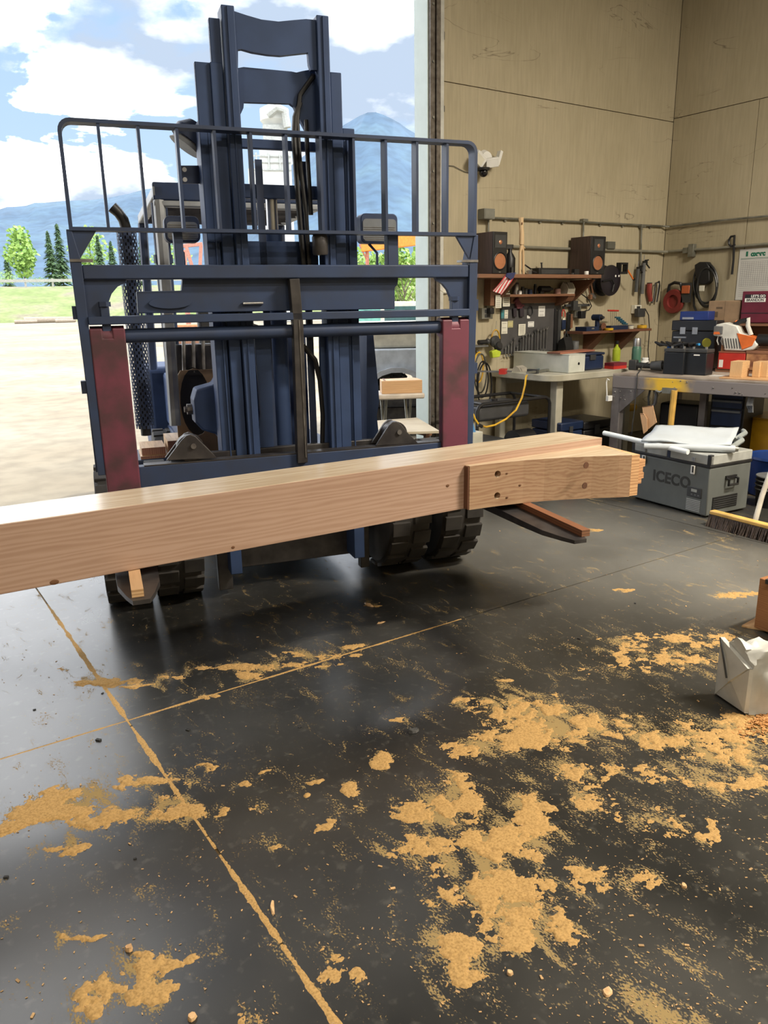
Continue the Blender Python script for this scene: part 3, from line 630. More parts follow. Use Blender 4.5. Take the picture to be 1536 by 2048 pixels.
# sawn stub at the right end
MB().prismz([(2.85, -.286), (2.90, -.294), (2.945, -.02), (2.925, .0)], Z0+.003, .843).build('end_grain', wood('stub_wood', (.40, .20, .09), (.68, .42, .22), 0, 20), beam, smooth=0)
tb = MB()
for k, (z0, z1, e) in enumerate([(.69, .715, .03), (.715, .745, .045), (.745, .775, .036), (.775, .812, .05)]): tb.box((2.88, -.285, z0), (2.905+e, -.10, z1))
tb.build('broken_tenon', wood('tenon_wood', (.36, .17, .08), (.60, .34, .17), 0, 20), beam, smooth=0)
mk = M('knot', (.16, .07, .03), .7)
for s, z, w, hh in [(1.93, .760, .010, .007), (.18, .642, .016, .010), (.86, .650, .008, .006)]:
    MB().ball((s, -.0005, z), (w, .0015, hh)).build('knot', mk, beam)
for px, py, off, w in [(1011, 946, -.05, .007), (1011, 994, -.05, .008), (1039, 970, -.07, .008)]:
    q = bl(onP(px, py, BA+bn*off, bn)); yy = float(np.interp(q[0], [c[0] for c in ck[1:9]], [c[1] for c in ck[1:9]])); MB().ball((q[0], yy, q[2]), (w, .003, w*.7)).build('knot', mk, beam)

# ------------------------------------------------------------------ forklift (local x right, y back, z up; y = 0 is the front of the fork shanks)
FAZ = R(-14)
fu = Vector((math.cos(FAZ), math.sin(FAZ), 0)); fy = Vector((-fu.y, fu.x, 0)); FO = Vector((1.887, 3.600, 0))
fk = thing('forklift', 'big dark haze-blue forklift with tall mast and maroon forks standing in the bay door', 'forklift', FO, FAZ)
def FL(px, py, y):
    p = onP(px, py, FO+fy*y, fy); return ((p-FO).dot(fu), p.z)
def fpoly(pts, y): return [FL(a, b, y) for a, b in pts]
m_fl = M('mast_paint_hazed', (.042, .072, .165), .5, .0, col2=(.033, .056, .125), scale=5, spec=.25)  # bluish lens haze is put into the mast and carriage colours
m_car = M('carriage_paint_hazed', (.038, .060, .128), .48, .0, col2=(.038, .052, .095), scale=7, spec=.3)
m_worn = M('worn_steel', (.09, .085, .085), .42, .5, col2=(.045, .042, .045), scale=9)
m_edge = M('rubbed_edge', (.30, .29, .28), .4, .6, col2=(.12, .11, .11), scale=12)
m_fork = M('maroon_fork', (.17, .045, .075), .5, .1, col2=(.085, .04, .05), scale=6, lo=.38, hi=.58, bump=.05)
m_tan = M('tan_panel', (.36, .24, .14), .6)
m_lens = M('lamp_lens', (.20, .22, .25), .15, coat=.5)
m_lgrey = M('guard_paint', (.38, .40, .42), .45)
def F(b, name, mat, parent=fk, **k): return b.build(name, mat, parent, **k)
def fbx(name, mat, a, b, bevel=.004, parent=fk, **k): return MB().box(a, b).build(name, mat, parent, bevel=bevel, **k)
# load backrest
def rrect(x0, z0, x1, z1, r, n=5, bottom=False):
    pts = []
    for cx, cz, a0 in ((x1-r, z1-r, 0), (x0+r, z1-r, 90)):
        for i in range(n+1): t = R(a0+90*i/n); pts.append((cx+r*math.cos(t), cz+r*math.sin(t)))
    return pts+[(x0, z0), (x1, z0)]
bx, bt, bb = 1.022, 2.402, 1.935
bw = .016
backrest = F(MB().ring(rrect(-bx, bb, bx, bt, .055), rrect(-bx+bw, bb+bw, bx-bw, bt-bw, .042), .0, .075), 'load_backrest', m_car, smooth=30)
xsb = [FL(185.5, 300, 0)[0], FL(266, 300, 0)[0], FL(336, 300, 0)[0]]
nb = 12
for i in range(1, nb):
    x = -bx + 2*bx*i/nb
    MB().box((x-.0065, .004, bb+.01), (x+.0065, .068, bt-.01)).build('backrest_bar', m_car, backrest)
for s in (-1, 1):
    # gusset under the backrest and side plate of the carriage
    g = [(s*bx, bb), (s*(bx-.115), bb), (s*(bx-.03), bb-.125), (s*bx, bb-.125)]
    MB().prism(g, .01, .03).build('backrest_gusset', m_car, fk, smooth=0)
    MB().prism([(s*1.035, bb+.005), (s*1.012, bb+.005), (s*.985, 1.80), (s*.985, .80), (s*1.02, .80), (s*1.035, 1.80)], .004, .10).build('side_plate', m_car, fk, smooth=0, bevel=.003)
    MB().box((min(s*.985, s*1.03), .10, .80), (max(s*.985, s*1.03), .13, 1.5)).build('side_plate_flange', m_car, fk)
    for z in (1.575, 1.23): MB().box((s*1.032-.018, .02, z-.03), (s*1.032+.018, .07, z+.03)).build('side_lug', m_car, fk)
    # curved gusset under the upper beam
    cg = [(s*a, c) for a, c in ((.985, 1.724), (.795, 1.724), (.805, 1.706), (.838, 1.690), (.868, 1.658), (.889, 1.612), (.897, 1.55), (.985, 1.55))]
    MB().prism(cg, .03, .06).build('corner_gusset', m_car, fk, smooth=0)
    # clip of bent plate on top of the side plate
    MB().box((s*.985-.05, .0, 1.80), (s*.985+.05, .06, 1.812)).build('stop_plate', m_edge, fk)
    # fork: shank and blade with rounded, thinned tip
    cx = s*.906; hw = .080; TP = -1.27
    shank = MB().prism([(cx-hw, .56), (cx+hw, .56), (cx+hw, 1.50), (cx+.022, 1.50), (cx+.022, 1.455), (cx-.022, 1.455), (cx-.022, 1.50), (cx-hw, 1.50)], 0, .055).build('fork_shank', m_fork, fk, smooth=0, bevel=.006)
    MB().cyl((cx-hw+.003, .055, 1.46), (cx+hw-.003, .055, 1.46), .052, n=20).build('fork_eye', m_fork, shank)
    MB().box((cx-.02, .012, 1.452), (cx+.02, .05, 1.60)).build('lock_pin', m_car, shank, bevel=.003)
    MB().cyl((cx, .03, 1.60), (cx, .03, 1.622), .03, n=6).build('pin_head', m_car, shank)
    v = []; out = [(-hw, .055), (-hw, -.9), (-hw+.004, -1.08), (-hw+.03, -1.2), (-.03, TP+.005), (.03, TP+.005), (hw-.03, -1.2), (hw-.004, -1.08), (hw, -.9), (hw, .055)]
    top = [(cx+a, b, .600) for a, b in out]; bot = [(cx+a, b, .545+max(0, (-b-.25))*.038) for a, b in out]
    n = len(out); MB().add(top+bot, [tuple(range(n)), tuple(range(2*n-1, n-1, -1))]+[(i, (i+1) % n, n+(i+1) % n, n+i) for i in range(n)]).build('fork_blade', m_worn, fk, smooth=25)
# carriage bars
fbx('upper_beam', m_car, (-.985, .01, 1.722), (.985, .09, 1.787), .006)
MB().prism(fpoly([(365, 557), (797, 553), (796, 568), (790, 575), (790, 618), (276, 627), (273, 583), (363, 581)], .06), .06, .115).build('shift_plate', m_car, fk, smooth=0, bevel=.004)
sl = FL(340, 606, .055); MB().prism([(sl[0]+.10*math.cos(t)+(.09 if math.cos(t) > 0 else -.09)*0, sl[1]+.026*math.sin(t)) for t in np.linspace(0, 2*PI, 17)[:-1]], .048, .061).build('shift_cover', m_car, fk, smooth=30)
a = FL(486, 607, .05); c = FL(526, 606, .05); MB().cyl((a[0], .052, a[1]), (c[0], .052, c[1]), .008).build('cylinder_rod', steel, fk)
fbx('lock_bar', m_car, (-.985, -.005, 1.518), (.985, .105, 1.556), .004)
for i in range(16):
    x = -.86+i*.115
    MB().cyl((x, .035, 1.5565), (x, .035, 1.5572), .017, n=14).build('lock_hole', black, fk)
MB().cyl((-.985, .055, 1.462), (.985, .055, 1.462), .034, n=20).build('fork_shaft', m_car, fk)
cp = MB().prism(fpoly([(579, 558), (599, 557), (607, 650), (616, 925), (596, 927), (587, 650)], -.005), -.005, .05).build('centre_post', m_worn, fk, smooth=0, bevel=.003)
e0 = FL(599, 640, -.008); e1 = FL(613, 915, -.008)
MB().prism([(e0[0]-.004, e0[1]), (e0[0], e0[1]), (e1[0], e1[1]), (e1[0]-.004, e1[1])], -.009, -.004).build('rubbed_edge', m_edge, cp, smooth=0)
fbx('lower_bar', m_car, (-.985, .02, .62), (.985, .085, .823), .005)
MB().box((-.8, .02, .823), (.84, .086, .829)).build('lower_bar_top', m_worn, fk)
fbx('back_bar', m_worn, (-.66, .13, .80), (.66, .17, .85))
for pts in ([(333, 921), (362, 882), (372, 872), (381, 869), (391, 873), (400, 882), (434, 916)], [(752, 892), (778, 851), (786, 844), (793, 843), (801, 848), (812, 862), (836, 886)]):
    for k, (y0, y1) in enumerate(((.022, .04), (.10, .118))):
        MB().prism(fpoly(pts, .022), y0, y1).build('roller_lug', m_worn, fk, smooth=25, bevel=.002)
    q = fpoly(pts, .022); mx_ = (q[0][0]+q[-1][0])/2; zt_ = max(p[1] for p in q)
    MB().cyl((mx_, .045, zt_-.075), (mx_, .098, zt_-.075), .07, n=22).build('roller', m_worn, fk)
    MB().cyl((mx_+.012, .012, zt_-.06), (mx_+.012, .03, zt_-.06), .014, n=12).build('roller_pin', m_edge, fk)
# mast: three stages of channels
def rail(name, x0, x1, z0, z1, y0, y1):
    t = .016; b = MB(); w = x1-x0
    return MB().box((x0, y0, z0), (x1, y1, z1)).build(name, m_fl, fk, bevel=.004)
for s in (-1, 1):
    def rr_(a, b): return (a, b) if s > 0 else (-b, -a)
    x0, x1 = rr_(.197, .258); rail('inner_rail', x0, x1, .66, 2.935, .09, .20)
    x0, x1 = rr_(.264, .322); rail('middle_rail', x0, x1, .40, 2.70, .115, .24)
    x0, x1 = rr_(.328, .392); rail('outer_rail', x0, x1, .15, 2.455, .14, .29)
    x0, x1 = rr_(.345, .352); MB().box((x0, .128, .5), (x1, .141, 2.40)).build('rail_lip', m_fl, fk)
    x0, x1 = rr_(.225, .232); MB().box((x0, .082, .8), (x1, .091, 2.93)).build('rail_lip', m_fl, fk)
rail('hose_guide', -.314, -.262, 1.9, 2.885, .118, .15)
rail('hose_guide', -.392, -.318, 1.9, 2.70, .13, .16)
MB().prism(fpoly([(468, 22), (492, 30), (523, 39), (557, 43), (588, 40), (612, 38), (635, 40), (637, 140), (622, 140), (618, 128), (616, 105), (588, 108), (562, 111), (536, 109), (505, 104), (484, 98), (476, 99), (476, 138), (467, 138)], .11), .11, .14).build('inner_crown_plate', m_fl, fk, smooth=25)
MB().prism(fpoly([(476, 136), (487, 134), (583, 143), (593, 145), (605, 142), (622, 139), (637, 140), (640, 262), (612, 262), (596, 232), (588, 213), (580, 207), (488, 204), (487, 216), (481, 229), (483, 262), (476, 262)], .17), .17, .20).build('middle_crown_plate', m_fl, fk, smooth=25)
for (p0, p1, p2, p3, y0, y1, nm) in [(480, 276, 642, 303, .22, .26, 'mast_crossmember'), (482, 367, 645, 400, .22, .26, 'mast_crossmember'), (490, 482, 640, 600, .2, .25, 'carriage_plate')]:
    a = FL(p0, p1, y0); c = FL(p2, p3, y0); MB().box((a[0], y0, c[1]), (c[0], y1, a[1])).build(nm, m_fl, fk, bevel=.004)
for p0, p1 in ((349, 367), (776, 797)):
    a = FL(p0, 495, .04); c = FL(p1, 495, .04); MB().box((a[0], .04, 1.78), (c[0], .10, 1.945)).build('backrest_post', m_car, fk, bevel=.003)
fbx('front_cowl', m_car, (-.165, .62, .30), (.215, .80, 1.46), .01)
# lower inner plates of the carriage (with cut-away corner)
MB().prism(fpoly([(509, 672), (541, 672), (548, 898), (484, 903), (505, 885), (518, 860), (522, 830)], .15), .15, .18).build('roller_plate', m_fl, fk, smooth=0)
MB().prism(fpoly([(640, 665), (660, 665), (665, 885), (690, 890), (645, 893)], .15), .15, .18).build('roller_plate', m_fl, fk, smooth=0)
# lift cylinder, chains and hoses between the rails
MB().cyl((-.03, .27, .35), (-.03, .27, 1.95), .05, n=18).build('lift_cylinder', m_fl, fk)
MB().cyl((-.03, .27, 1.95), (-.03, .27, 2.16), .03, n=14).build('cylinder_rod', steel, fk)
for x in (-.10, .13):
    ch = MB().box((x-.018, .2, .75), (x+.018, .215, 2.30)).build('chain', m_car, fk)
for (pts, r) in [([(600, 205), (590, 235), (588, 280), (592, 340), (598, 420), (606, 520), (622, 680)], .014), ([(628, 150), (600, 190), (594, 240), (600, 330), (612, 430), (620, 560)], .012), ([(605, 690), (630, 720), (640, 760), (646, 830), (645, 890)], .014), ([(612, 240), (616, 330), (622, 430)], .012)]:
    MB().tube([(FL(a, b_, .16)[0], .16, FL(a, b_, .16)[1]) for a, b_ in pts], r, 8).build('hose', black, fk)
q = FL(642, 510, .05); MB().lathe([(.036, 0), (.040, .01), (.040, .085), (.034, .10)], 18, (q[0], .06, q[1])).build('hose_cap', m_worn, fk)
# overhead guard
gx_, gz, gy0_, gy1_ = .565, 2.285, .95, 2.55
og = fbx('overhead_guard', m_car, (-gx_, gy0_, gz-.10), (gx_, gy0_+.05, gz), .01)
for s in (-1, 1):
    MB().box((min(s*gx_, s*(gx_-.06)), gy0_, gz-.08), (max(s*gx_, s*(gx_-.06)), gy1_, gz-.02)).build('guard_side', m_lgrey, og, bevel=.008)
    MB().tube([(s*(gx_-.03), gy0_+.02, gz-.1), (s*(gx_-.02), gy0_-.06, 1.6), (s*(gx_-.0), gy0_-.12, .9)], .034, 8).build('front_post', m_lgrey if s < 0 else m_car, og)  # left post gets the lighter grey: sky light put into its colour
    MB().tube([(s*(gx_-.03), gy1_-.02, gz-.08), (s*(gx_-.02), gy1_+.15, 1.1)], .034, 8).build('rear_post', m_car, og)
MB().box((-gx_, gy0_-.01, gz-.135), (gx_, gy0_+.04, gz-.10)).build('front_tube', m_lgrey, og, bevel=.01)
MB().box((-gx_, gy1_-.06, gz-.08), (gx_, gy1_, gz-.02)).build('rear_tube', m_car, og, bevel=.01)
for i in range(9):
    y = gy0_+.2+i*.155
    MB().boxc((0, y, gz-.055), (2*gx_-.1, .022, .05), 0, .5).build('guard_slat', m_worn, og)
# cab posts, exhaust stack with perforated sleeve
for px, w in ((319, .03), (338, .022)):
    q = FL(px, 520, 1.2); MB().cyl((q[0], 1.2, .9), (q[0], 1.2, 2.2), w*.8, n=10).build('cab_post', m_car, fk)
    MB().cyl((q[0], 1.2, q[1]-.02), (q[0], 1.2, q[1]+.03), w*1.15, n=10).build('post_clamp', m_car, fk)
ex, ey = FL(262, 560, 1.5)[0], 1.5
MB().tube([(ex, ey, .75), (ex, ey, 2.08), (ex-.01, ey, 2.13), (ex-.035, ey, 2.17), (ex-.07, ey, 2.205)], [.034, .034, .033, .032, .036], 14).build('exhaust_pipe', black, fk)
sv = []; sf_ = []; nr, ns = 62, 26
b = MB()
for i in range(nr):
    z = .80+i*.0205
    for k in range(0, ns, 2):
        t0 = 2*PI*(k+(i % 2))/ns; t1 = t0+2*PI/ns*1.35; r_ = .062
        b.add([(ex+r_*math.cos(t0), ey+r_*math.sin(t0), z), (ex+r_*math.cos(t1), ey+r_*math.sin(t1), z), (ex+r_*math.cos(t1), ey+r_*math.sin(t1), z+.0235), (ex+r_*math.cos(t0), ey+r_*math.sin(t0), z+.0235)], [(0, 1, 2, 3)])
sm = b.mesh('heat_guard', 0, False); sm.materials.append(m_car); link('heat_guard', sm, fk, kind='stuff')
# work lamps on the guard, alarm horn, bracket
def work_lamp(x0, x1, z0, z1, y):
    w = MB().prism(rrect4(x0, z0, x1, z1, .03), y, y+.09).build('work_lamp', m_car, fk, smooth=30, bevel=.006)
    MB().prism(rrect4(x0+.012, z0+.012, x1-.012, z1-.03, .02), y-.004, y+.002).build('lens', m_lens, w, smooth=0)
    for i in range(7): MB().box((x0+.02, y-.007, z0+.02+i*.011), (x1-.02, y-.003, z0+.0225+i*.011)).build('lens_rib', m_edge, w)
    MB().tube([((x0+x1)/2-.05, y+.05, z0), ((x0+x1)/2, y+.05, z0-.05), ((x0+x1)/2, y+.05, z0-.25)], .008, 6).build('bracket', m_car, w)
def rrect4(x0, z0, x1, z1, r, n=4):
    pts = []
    for cx, cz, a0 in ((x1-r, z1-r, 0), (x0+r, z1-r, 90), (x0+r, z0+r, 180), (x1-r, z0+r, 270)):
        for i in range(n+1): t = R(a0+90*i/n); pts.append((cx+r*math.cos(t), cz+r*math.sin(t)))
    return pts
for (p0, p1) in (((327, 431), (402, 485)), ((721, 426), (796, 487))):
    a = FL(*p0, .5); c = FL(*p1, .5); work_lamp(a[0], c[0], c[1], a[1], .5)
q = FL(368, 285, .35); MB(Matrix.Translation((q[0]+.03, .35, q[1]+.02)) @ Matrix.Rotation(R(35), 4, 'Y')).lathe([(.085, -.05), (.08, -.045), (.05, .02), (.035, .06)], 22).build('alarm_horn', m_lgrey, fk)
MB(Matrix.Translation((q[0]+.03, .35, q[1]+.02)) @ Matrix.Rotation(R(35), 4, 'Y')).lathe([(.09, -.02), (.088, .03), (.05, .075)], 22).build('horn_cap', m_car, fk)
bp_ = [FL(*p, .25) for p in ((362, 331), (399, 331), (399, 367), (362, 367))]
brk = MB().prism(bp_, .25, .262).build('bracket_plate', m_car, fk, smooth=0)
for px, py in ((369, 339), (370, 359)):
    q = FL(px, py, .248); MB().cyl((q[0], .2485, q[1]), (q[0], .2505, q[1]), .011, n=14).build('bracket_hole', white, brk)
# dash panel with oval opening, tilt bracket
def ov(cx, cz, a, c_, n=20): return [(cx+a*math.cos(t), cz+c_*math.sin(t)) for t in np.linspace(0, 2*PI, n+1)[:-1]]
pa = FL(345, 742, 1.0); pc = FL(470, 905, 1.0); oc = FL(392, 805, 1.0)
rect = []
for t in np.linspace(0, 2*PI, 21)[:-1]:
    cx, cz = math.cos(t), math.sin(t); k = 1/max(abs(cx), abs(cz)); rect.append(((pa[0]+pc[0])/2+(pc[0]-pa[0])/2*cx*k, (pa[1]+pc[1])/2+(pa[1]-pc[1])/2*cz*k))
MB().ring(rect, ov(oc[0], oc[1], .095, .21), 1.0, 1.02).build('dash_panel', m_tan, fk, smooth=0)
MB().prism(ov(oc[0], oc[1], .10, .215), 1.05, 1.06).build('dash_well', black, fk, smooth=0)
a = FL(346, 690, 1.1); c = FL(430, 742, 1.1); MB().box((a[0], 1.1, c[1]), (c[0], 1.2, a[1])).build('valve_block', m_worn, fk, bevel=.01)
for k in range(3): MB().cyl((a[0]+.05+k*.06, 1.06, c[1]), (a[0]+.07+k*.06, 1.1, a[1]+.1), .012, n=8).build('lever', m_edge, fk)
MB().prism(fpoly([(440, 742), (428, 768), (392, 778), (386, 800), (390, 845), (404, 860), (432, 868), (445, 885)], .36), .34, .50).build('tilt_bracket', m_fl, fk, smooth=0, bevel=.012)
q = FL(385, 818, .45); MB().cyl((q[0]-.03, .45, q[1]), (q[0]+.06, .45, q[1]), .03, n=10).build('tilt_pin', m_edge, fk)
MB().cyl((q[0]-.045, .45, q[1]), (q[0]-.03, .45, q[1]), .018, n=6).build('tilt_nut', m_edge, fk)
MB().prism(fpoly([(728, 662), (741, 668), (750, 760), (753, 800), (748, 830), (752, 865), (745, 888), (728, 892)], .45), .4, .7).build('side_shroud', m_fl, fk, smooth=0)
# chassis, hood, counterweight, seat
fbx('chassis', m_car, (-.46, .38, .22), (.46, 2.9, .62), .02)
fbx('footwell_floor', m_car, (-.52, .8, .62), (.50, 1.7, .68), .01)
MB().prismx([(1.7, .62), (1.75, 1.02), (2.9, 1.06), (3.0, .62)], -.46, .46).build('hood', m_fl, fk, bevel=.03)
MB().prismx([(2.9, .30), (2.9, 1.10), (3.3, 1.12), (3.55, .95), (3.6, .40), (3.4, .28)], -.60, .60).build('counterweight', m_fl, fk, bevel=.05)
st_ = MB().box((-.22, 1.85, 1.05), (.26, 2.35, 1.16)).build('seat', black, fk, bevel=.03)
MB().boxc((.02, 2.38, 1.38), (.44, .10, .5), 0, -.15).build('seat_back', black, st_, bevel=.03)
MB().tube([(.0, 1.35, 1.0), (.0, 1.45, 1.3)], .03).build('steering_column', black, fk)
MB(Matrix.Translation((0, 1.46, 1.32)) @ Matrix.Rotation(R(-60), 4, 'X')).tube([(.17*math.cos(t), .17*math.sin(t), 0) for t in np.linspace(0, 2*PI, 25)], .014, 6).build('steering_wheel', black, fk)
fbx('axle_plate', m_worn, (-.44, .30, .13), (.44, .36, .33), .004)
fbx('axle', m_worn, (-.5, .36, .30), (.5, .5, .46), .02)
for x0, x1, z0 in ((-.45, -.37, .03), (.40, .455, .05)): fbx('skid', m_worn, (x0, .24, z0), (x1, .30, .42), .004)
m_tire = M('tyre', (.055, .050, .046), .85, col2=(.030, .028, .027), scale=6, bump=.15)
def wheel(xc, wd, r, y, dual=False):
    w = MB(Matrix.Translation((xc, y, r)) @ Matrix.Rotation(PI/2, 4, 'Y')).lathe([(r*.55, -wd/2), (r*.9, -wd/2), (r*.965, -wd*.42), (r*.975, 0), (r*.965, wd*.42), (r*.9, wd/2), (r*.55, wd/2)], 40).build('tyre', m_tire, fk)
    MB(Matrix.Translation((xc, y, r)) @ Matrix.Rotation(PI/2, 4, 'Y')).lathe([(.03, -wd*.2), (r*.52, -wd*.4), (r*.56, -wd*.48), (r*.56, wd*.48), (r*.52, wd*.4), (.03, wd*.2)], 24).build('wheel_rim', m_worn, w)
    nl = 18
    for k in range(nl):
        for sd in (-1, 1):
            t = 2*PI*(k+(.5 if sd > 0 else 0))/nl; m = Matrix.Translation((xc, y, r)) @ Matrix.Rotation(t, 4, 'X') @ Matrix.Translation((sd*wd*.27, 0, r*.975))
            MB(m).box((-wd*.215, -r*.115, -.012), (wd*.215, r*.115, r*.025)).build('tread_lug', m_tire, w, bevel=.004)
for xc, wd in ((.66, .25), (.995, .255), (-.66, .25), (-.93, .24)): wheel(xc, wd, .385, .43)
for xc in (-.5, .5): wheel(xc, .2, .30, 2.75)

# ------------------------------------------------------------------ things on the door wall (helper: photo box at a distance off the wall)
def Wp(px, py, off=0.):
    p = onY(px, py, YW-off); return p.x, p.z
def wbx(x0, y0, x1, y1, front, back=0.):
    ym, xm = (y0+y1)/2, (x0+x1)/2
    return (Wp(x0, ym, front)[0], YW-front, Wp(xm, y1, front)[1]), (Wp(x1, ym, front)[0], YW-back, Wp(xm, y0, front)[1])
def wbox(name, px, front, back, mat, parent=None, bevel=0, **t):
    a, b = wbx(*px, front, back); return MB().box(a, b).build(name, mat, parent, bevel=bevel, smooth=0 if not bevel else 35, **t)
def Rp(px, py, off=0.):
    p = onX(px, py, XW-off); return p.y, p.z
def text(name, s, size, mat, parent, m, extrude=.0006, bold=0., space=1.):
    cu = bpy.data.curves.new(name, 'FONT'); cu.body = s; cu.size = size; cu.extrude = extrude; cu.offset = bold; cu.align_x = 'CENTER'; cu.align_y = 'CENTER'; cu.space_character = space
    tmp = bpy.data.objects.new(name, cu); COL.objects.link(tmp); bpy.context.view_layer.update()
    me = bpy.data.meshes.new_from_object(tmp.evaluated_get(bpy.context.evaluated_depsgraph_get())); bpy.data.objects.remove(tmp); me.materials.clear(); me.materials.append(mat)
    me.transform(m); o = link(name, me, parent); return o
def face_Y(x, y, z): return Matrix.Translation((x, y, z)) @ Matrix.Rotation(PI/2, 4, 'X')                    # faces -Y
def face_X(x, y, z): return Matrix.Translation((x, y, z)) @ Matrix.Rotation(-PI/2, 4, 'Z') @ Matrix.Rotation(PI/2, 4, 'X')   # faces -X

# speakers
m_cab = wood('speaker_walnut', (.035, .02, .018), (.085, .05, .045), 2, 20)
def speaker(px, yt, yb, label, front=.33):
    a, b = wbx(px, yt, px+28.5, yb, front, front-.29)
    t = thing('speaker', label, 'speaker', (a[0], a[1], a[2]), 0, 'bookshelf speakers'); w, d, h = b[0]-a[0], .29, b[2]-a[2]
    MB().box((0, .012, 0), (w, d, h)).build('cabinet', m_cab, t, bevel=.004)
    MB().box((.002, 0, .002), (w-.002, .012, h-.002)).build('baffle', black, t, bevel=.003)
    m = Matrix.Translation((w/2, 0, h*.30)) @ Matrix.Rotation(PI/2, 4, 'X')
    wf = MB(m).lathe([(.078, -.004), (.085, .004), (.078, .008), (.072, .002)], 28).build('woofer_ring', black, t)
    MB(m).lathe([(.070, .003), (.028, -.014), (.022, -.010), (.008, -.002), (0, -.001)], 28).build('cone', copper, wf)
    m2 = Matrix.Translation((w/2, 0, h*.75))
    MB().prism([(w/2-.07, h*.62), (w/2+.07, h*.62), (w/2+.07, h*.92), (w/2-.07, h*.92)], -.003, .001).build('tweeter_horn', dgrey, t)
    MB(m2 @ Matrix.Rotation(PI/2, 4, 'X')).lathe([(.02, .004), (.012, .008), (0, .009)], 16).build('tweeter', copper, t)
    MB().box((w/2-.012, -.0015, h*.035), (w/2+.012, .001, h*.048)).build('badge', steel, t)
    return t
ztop = Wp(1080, 548, .38)[1]
speaker(986, 463, 547.5, 'dark wooden bookshelf speaker with copper cone, at the left end of the upper shelf')
speaker(1182, 472, 549, 'dark wooden bookshelf speaker with copper cone, at the right end of the upper shelf')
# upper shelf with brackets
sh = thing('wall_shelf', 'long plank shelf carrying both speakers on the door wall', 'shelf', (0, 0, 0))
a, b = wbx(958, 548.5, 1203, 556, .40, .005); zsh = b[2]
MB().box(a, b).build('shelf_board', wshelf, sh, bevel=.003)
wbox('side_board', (981, 556, 1000, 611), .10, .005, wshelf, sh)
q0, q1 = Wp(1165, 557, .05), Wp(1165, 602, .05)
for px in (1013, 1168):
    x = Wp(px, 560, .2)[0]; MB().prismx([(YW-.005, zsh-.045), (YW-.33, zsh-.045), (YW-.30, zsh-.08), (YW-.005, zsh-.30)], x, x+.03).build('bracket', wshelf, sh, smooth=0)
# lower short shelf
s2 = thing('wall_shelf', 'short reddish shelf full of jars and small tools below the speaker shelf', 'shelf', (0, 0, 0))
a, b = wbx(1020, 588, 1150, 593, .22, .005); zs2_ = b[2]; MB().box(a, b).build('shelf_board', wshelf, s2, bevel=.002)
wbox('rear_rail', (1022, 592, 1124, 606), .03, .005, wshelf, s2)
x = Wp(1122, 590, .1)[0]; MB().prismx([(YW-.005, a[2]), (YW-.21, a[2]), (YW-.17, a[2]-.05), (YW-.005, a[2]-.10)], x, x+.10).build('bracket', wshelf, s2, smooth=0)
# things on the lower shelf
def jar(px, h, r, mat, label, front=.12, zb=None, lid=None, cat='jar', name='jar', taper=1.):
    X = Wp(px, 585, front)[0]; t = thing(name, label, cat, (X, YW-front, zs2_ if zb is None else zb))
    MB().lathe([(r*.95, 0), (r, .004), (r*taper, h*.8), (r*.8*taper, h*.9)], 16).build('body', mat, t)
    MB().lathe([(r*.8*taper, h*.88), (r*.85*taper, h*.9), (r*.85*taper, h), (r*.7*taper, h*1.01)], 16).build('lid', lid or dgrey, t)
    return t
jar(1031, .115, .035, steel, 'silver tin with dark lid on the short shelf', lid=black)
jar(1040, .04, .018, white, 'small white cup in front of the tin on the short shelf', .17)
jar(1045, .075, .02, dgrey, 'dark bottle right of the silver tin')
jar(1052, .06, .018, grey, 'grey bottle in the middle of the short shelf')
jar(1060, .05, .025, navy, 'low dark jar in the middle of the short shelf', .15)
jar(1070, .10, .016, black, 'thin black spray can on the short shelf')
def clutter(name, label, cat, X, Y, z, parts, rz=0.):
    t = thing(name, label, cat, (X, Y, z), rz)
    for nm, mat, b in parts: b.build(nm, mat, t, bevel=0)
    return t
X = Wp(1090, 585, .12)[0]
clutter('hand_drill', 'black cordless drill lying on the short shelf', 'drill', X, YW-.12, zs2_, [('body', black, MB().cyl((-.08, 0, .05), (.06, 0, .05), .032, n=12)), ('chuck', dgrey, MB().cyl((.06, 0, .05), (.11, 0, .05), .02, .012)), ('grip', black, MB().boxc((-.05, 0, .03), (.05, .03, .06), 0, 0, .3))])
X = Wp(1112, 585, .12)[0]
clutter('paint_can', 'small pink-brown can on the short shelf', 'can', X, YW-.14, zs2_, [('can_body', M('can_pink', (.35, .20, .17), .5), MB().lathe([(.032, 0), (.034, .003), (.034, .05), (.03, .052)], 16)), ('can_lid', galv, MB().lathe([(.028, .052), (.03, .056), (.02, .057)], 16))])
X = Wp(1137, 585, .12)[0]
clutter('paper_bag', 'crumpled pale paper bag at the right end of the short shelf', 'bag', X, YW-.11, zs2_, [('bag_body', paper, MB().prismx([(-.05, 0), (.05, 0), (.055, .07), (.02, .12), (-.03, .10), (-.06, .05)], -.06, .05)), ('bag_fold', M('bag_dark', (.35, .32, .27), .8), MB().prismx([(-.065, .05), (-.05, .055), (-.02, .11), (-.035, .115)], -.05, .03))])
# on the upper shelf between the speakers
X, Z = Wp(1025, 520, .2)
clutter('spray_bottle', 'dark spray bottle behind the left speaker', 'bottle', X+.02, YW-.14, zsh, [('bottle_body', black, MB().lathe([(.05, 0), (.055, .01), (.055, .16), (.02, .22), (.02, .25)], 16)), ('spray_head', dgrey, MB().box((-.06, -.015, .25), (.03, .015, .29)))])
X = Wp(1030, 540, .3)[0]
clutter('hand_plane', 'small metal clamp block left of the forked stick', 'tool', X+.03, YW-.24, zsh, [('sole', steel, MB().box((-.04, -.02, 0), (.04, .02, .02))), ('tote', dgrey, MB().box((-.03, -.012, .02), (-.005, .012, .07)))])
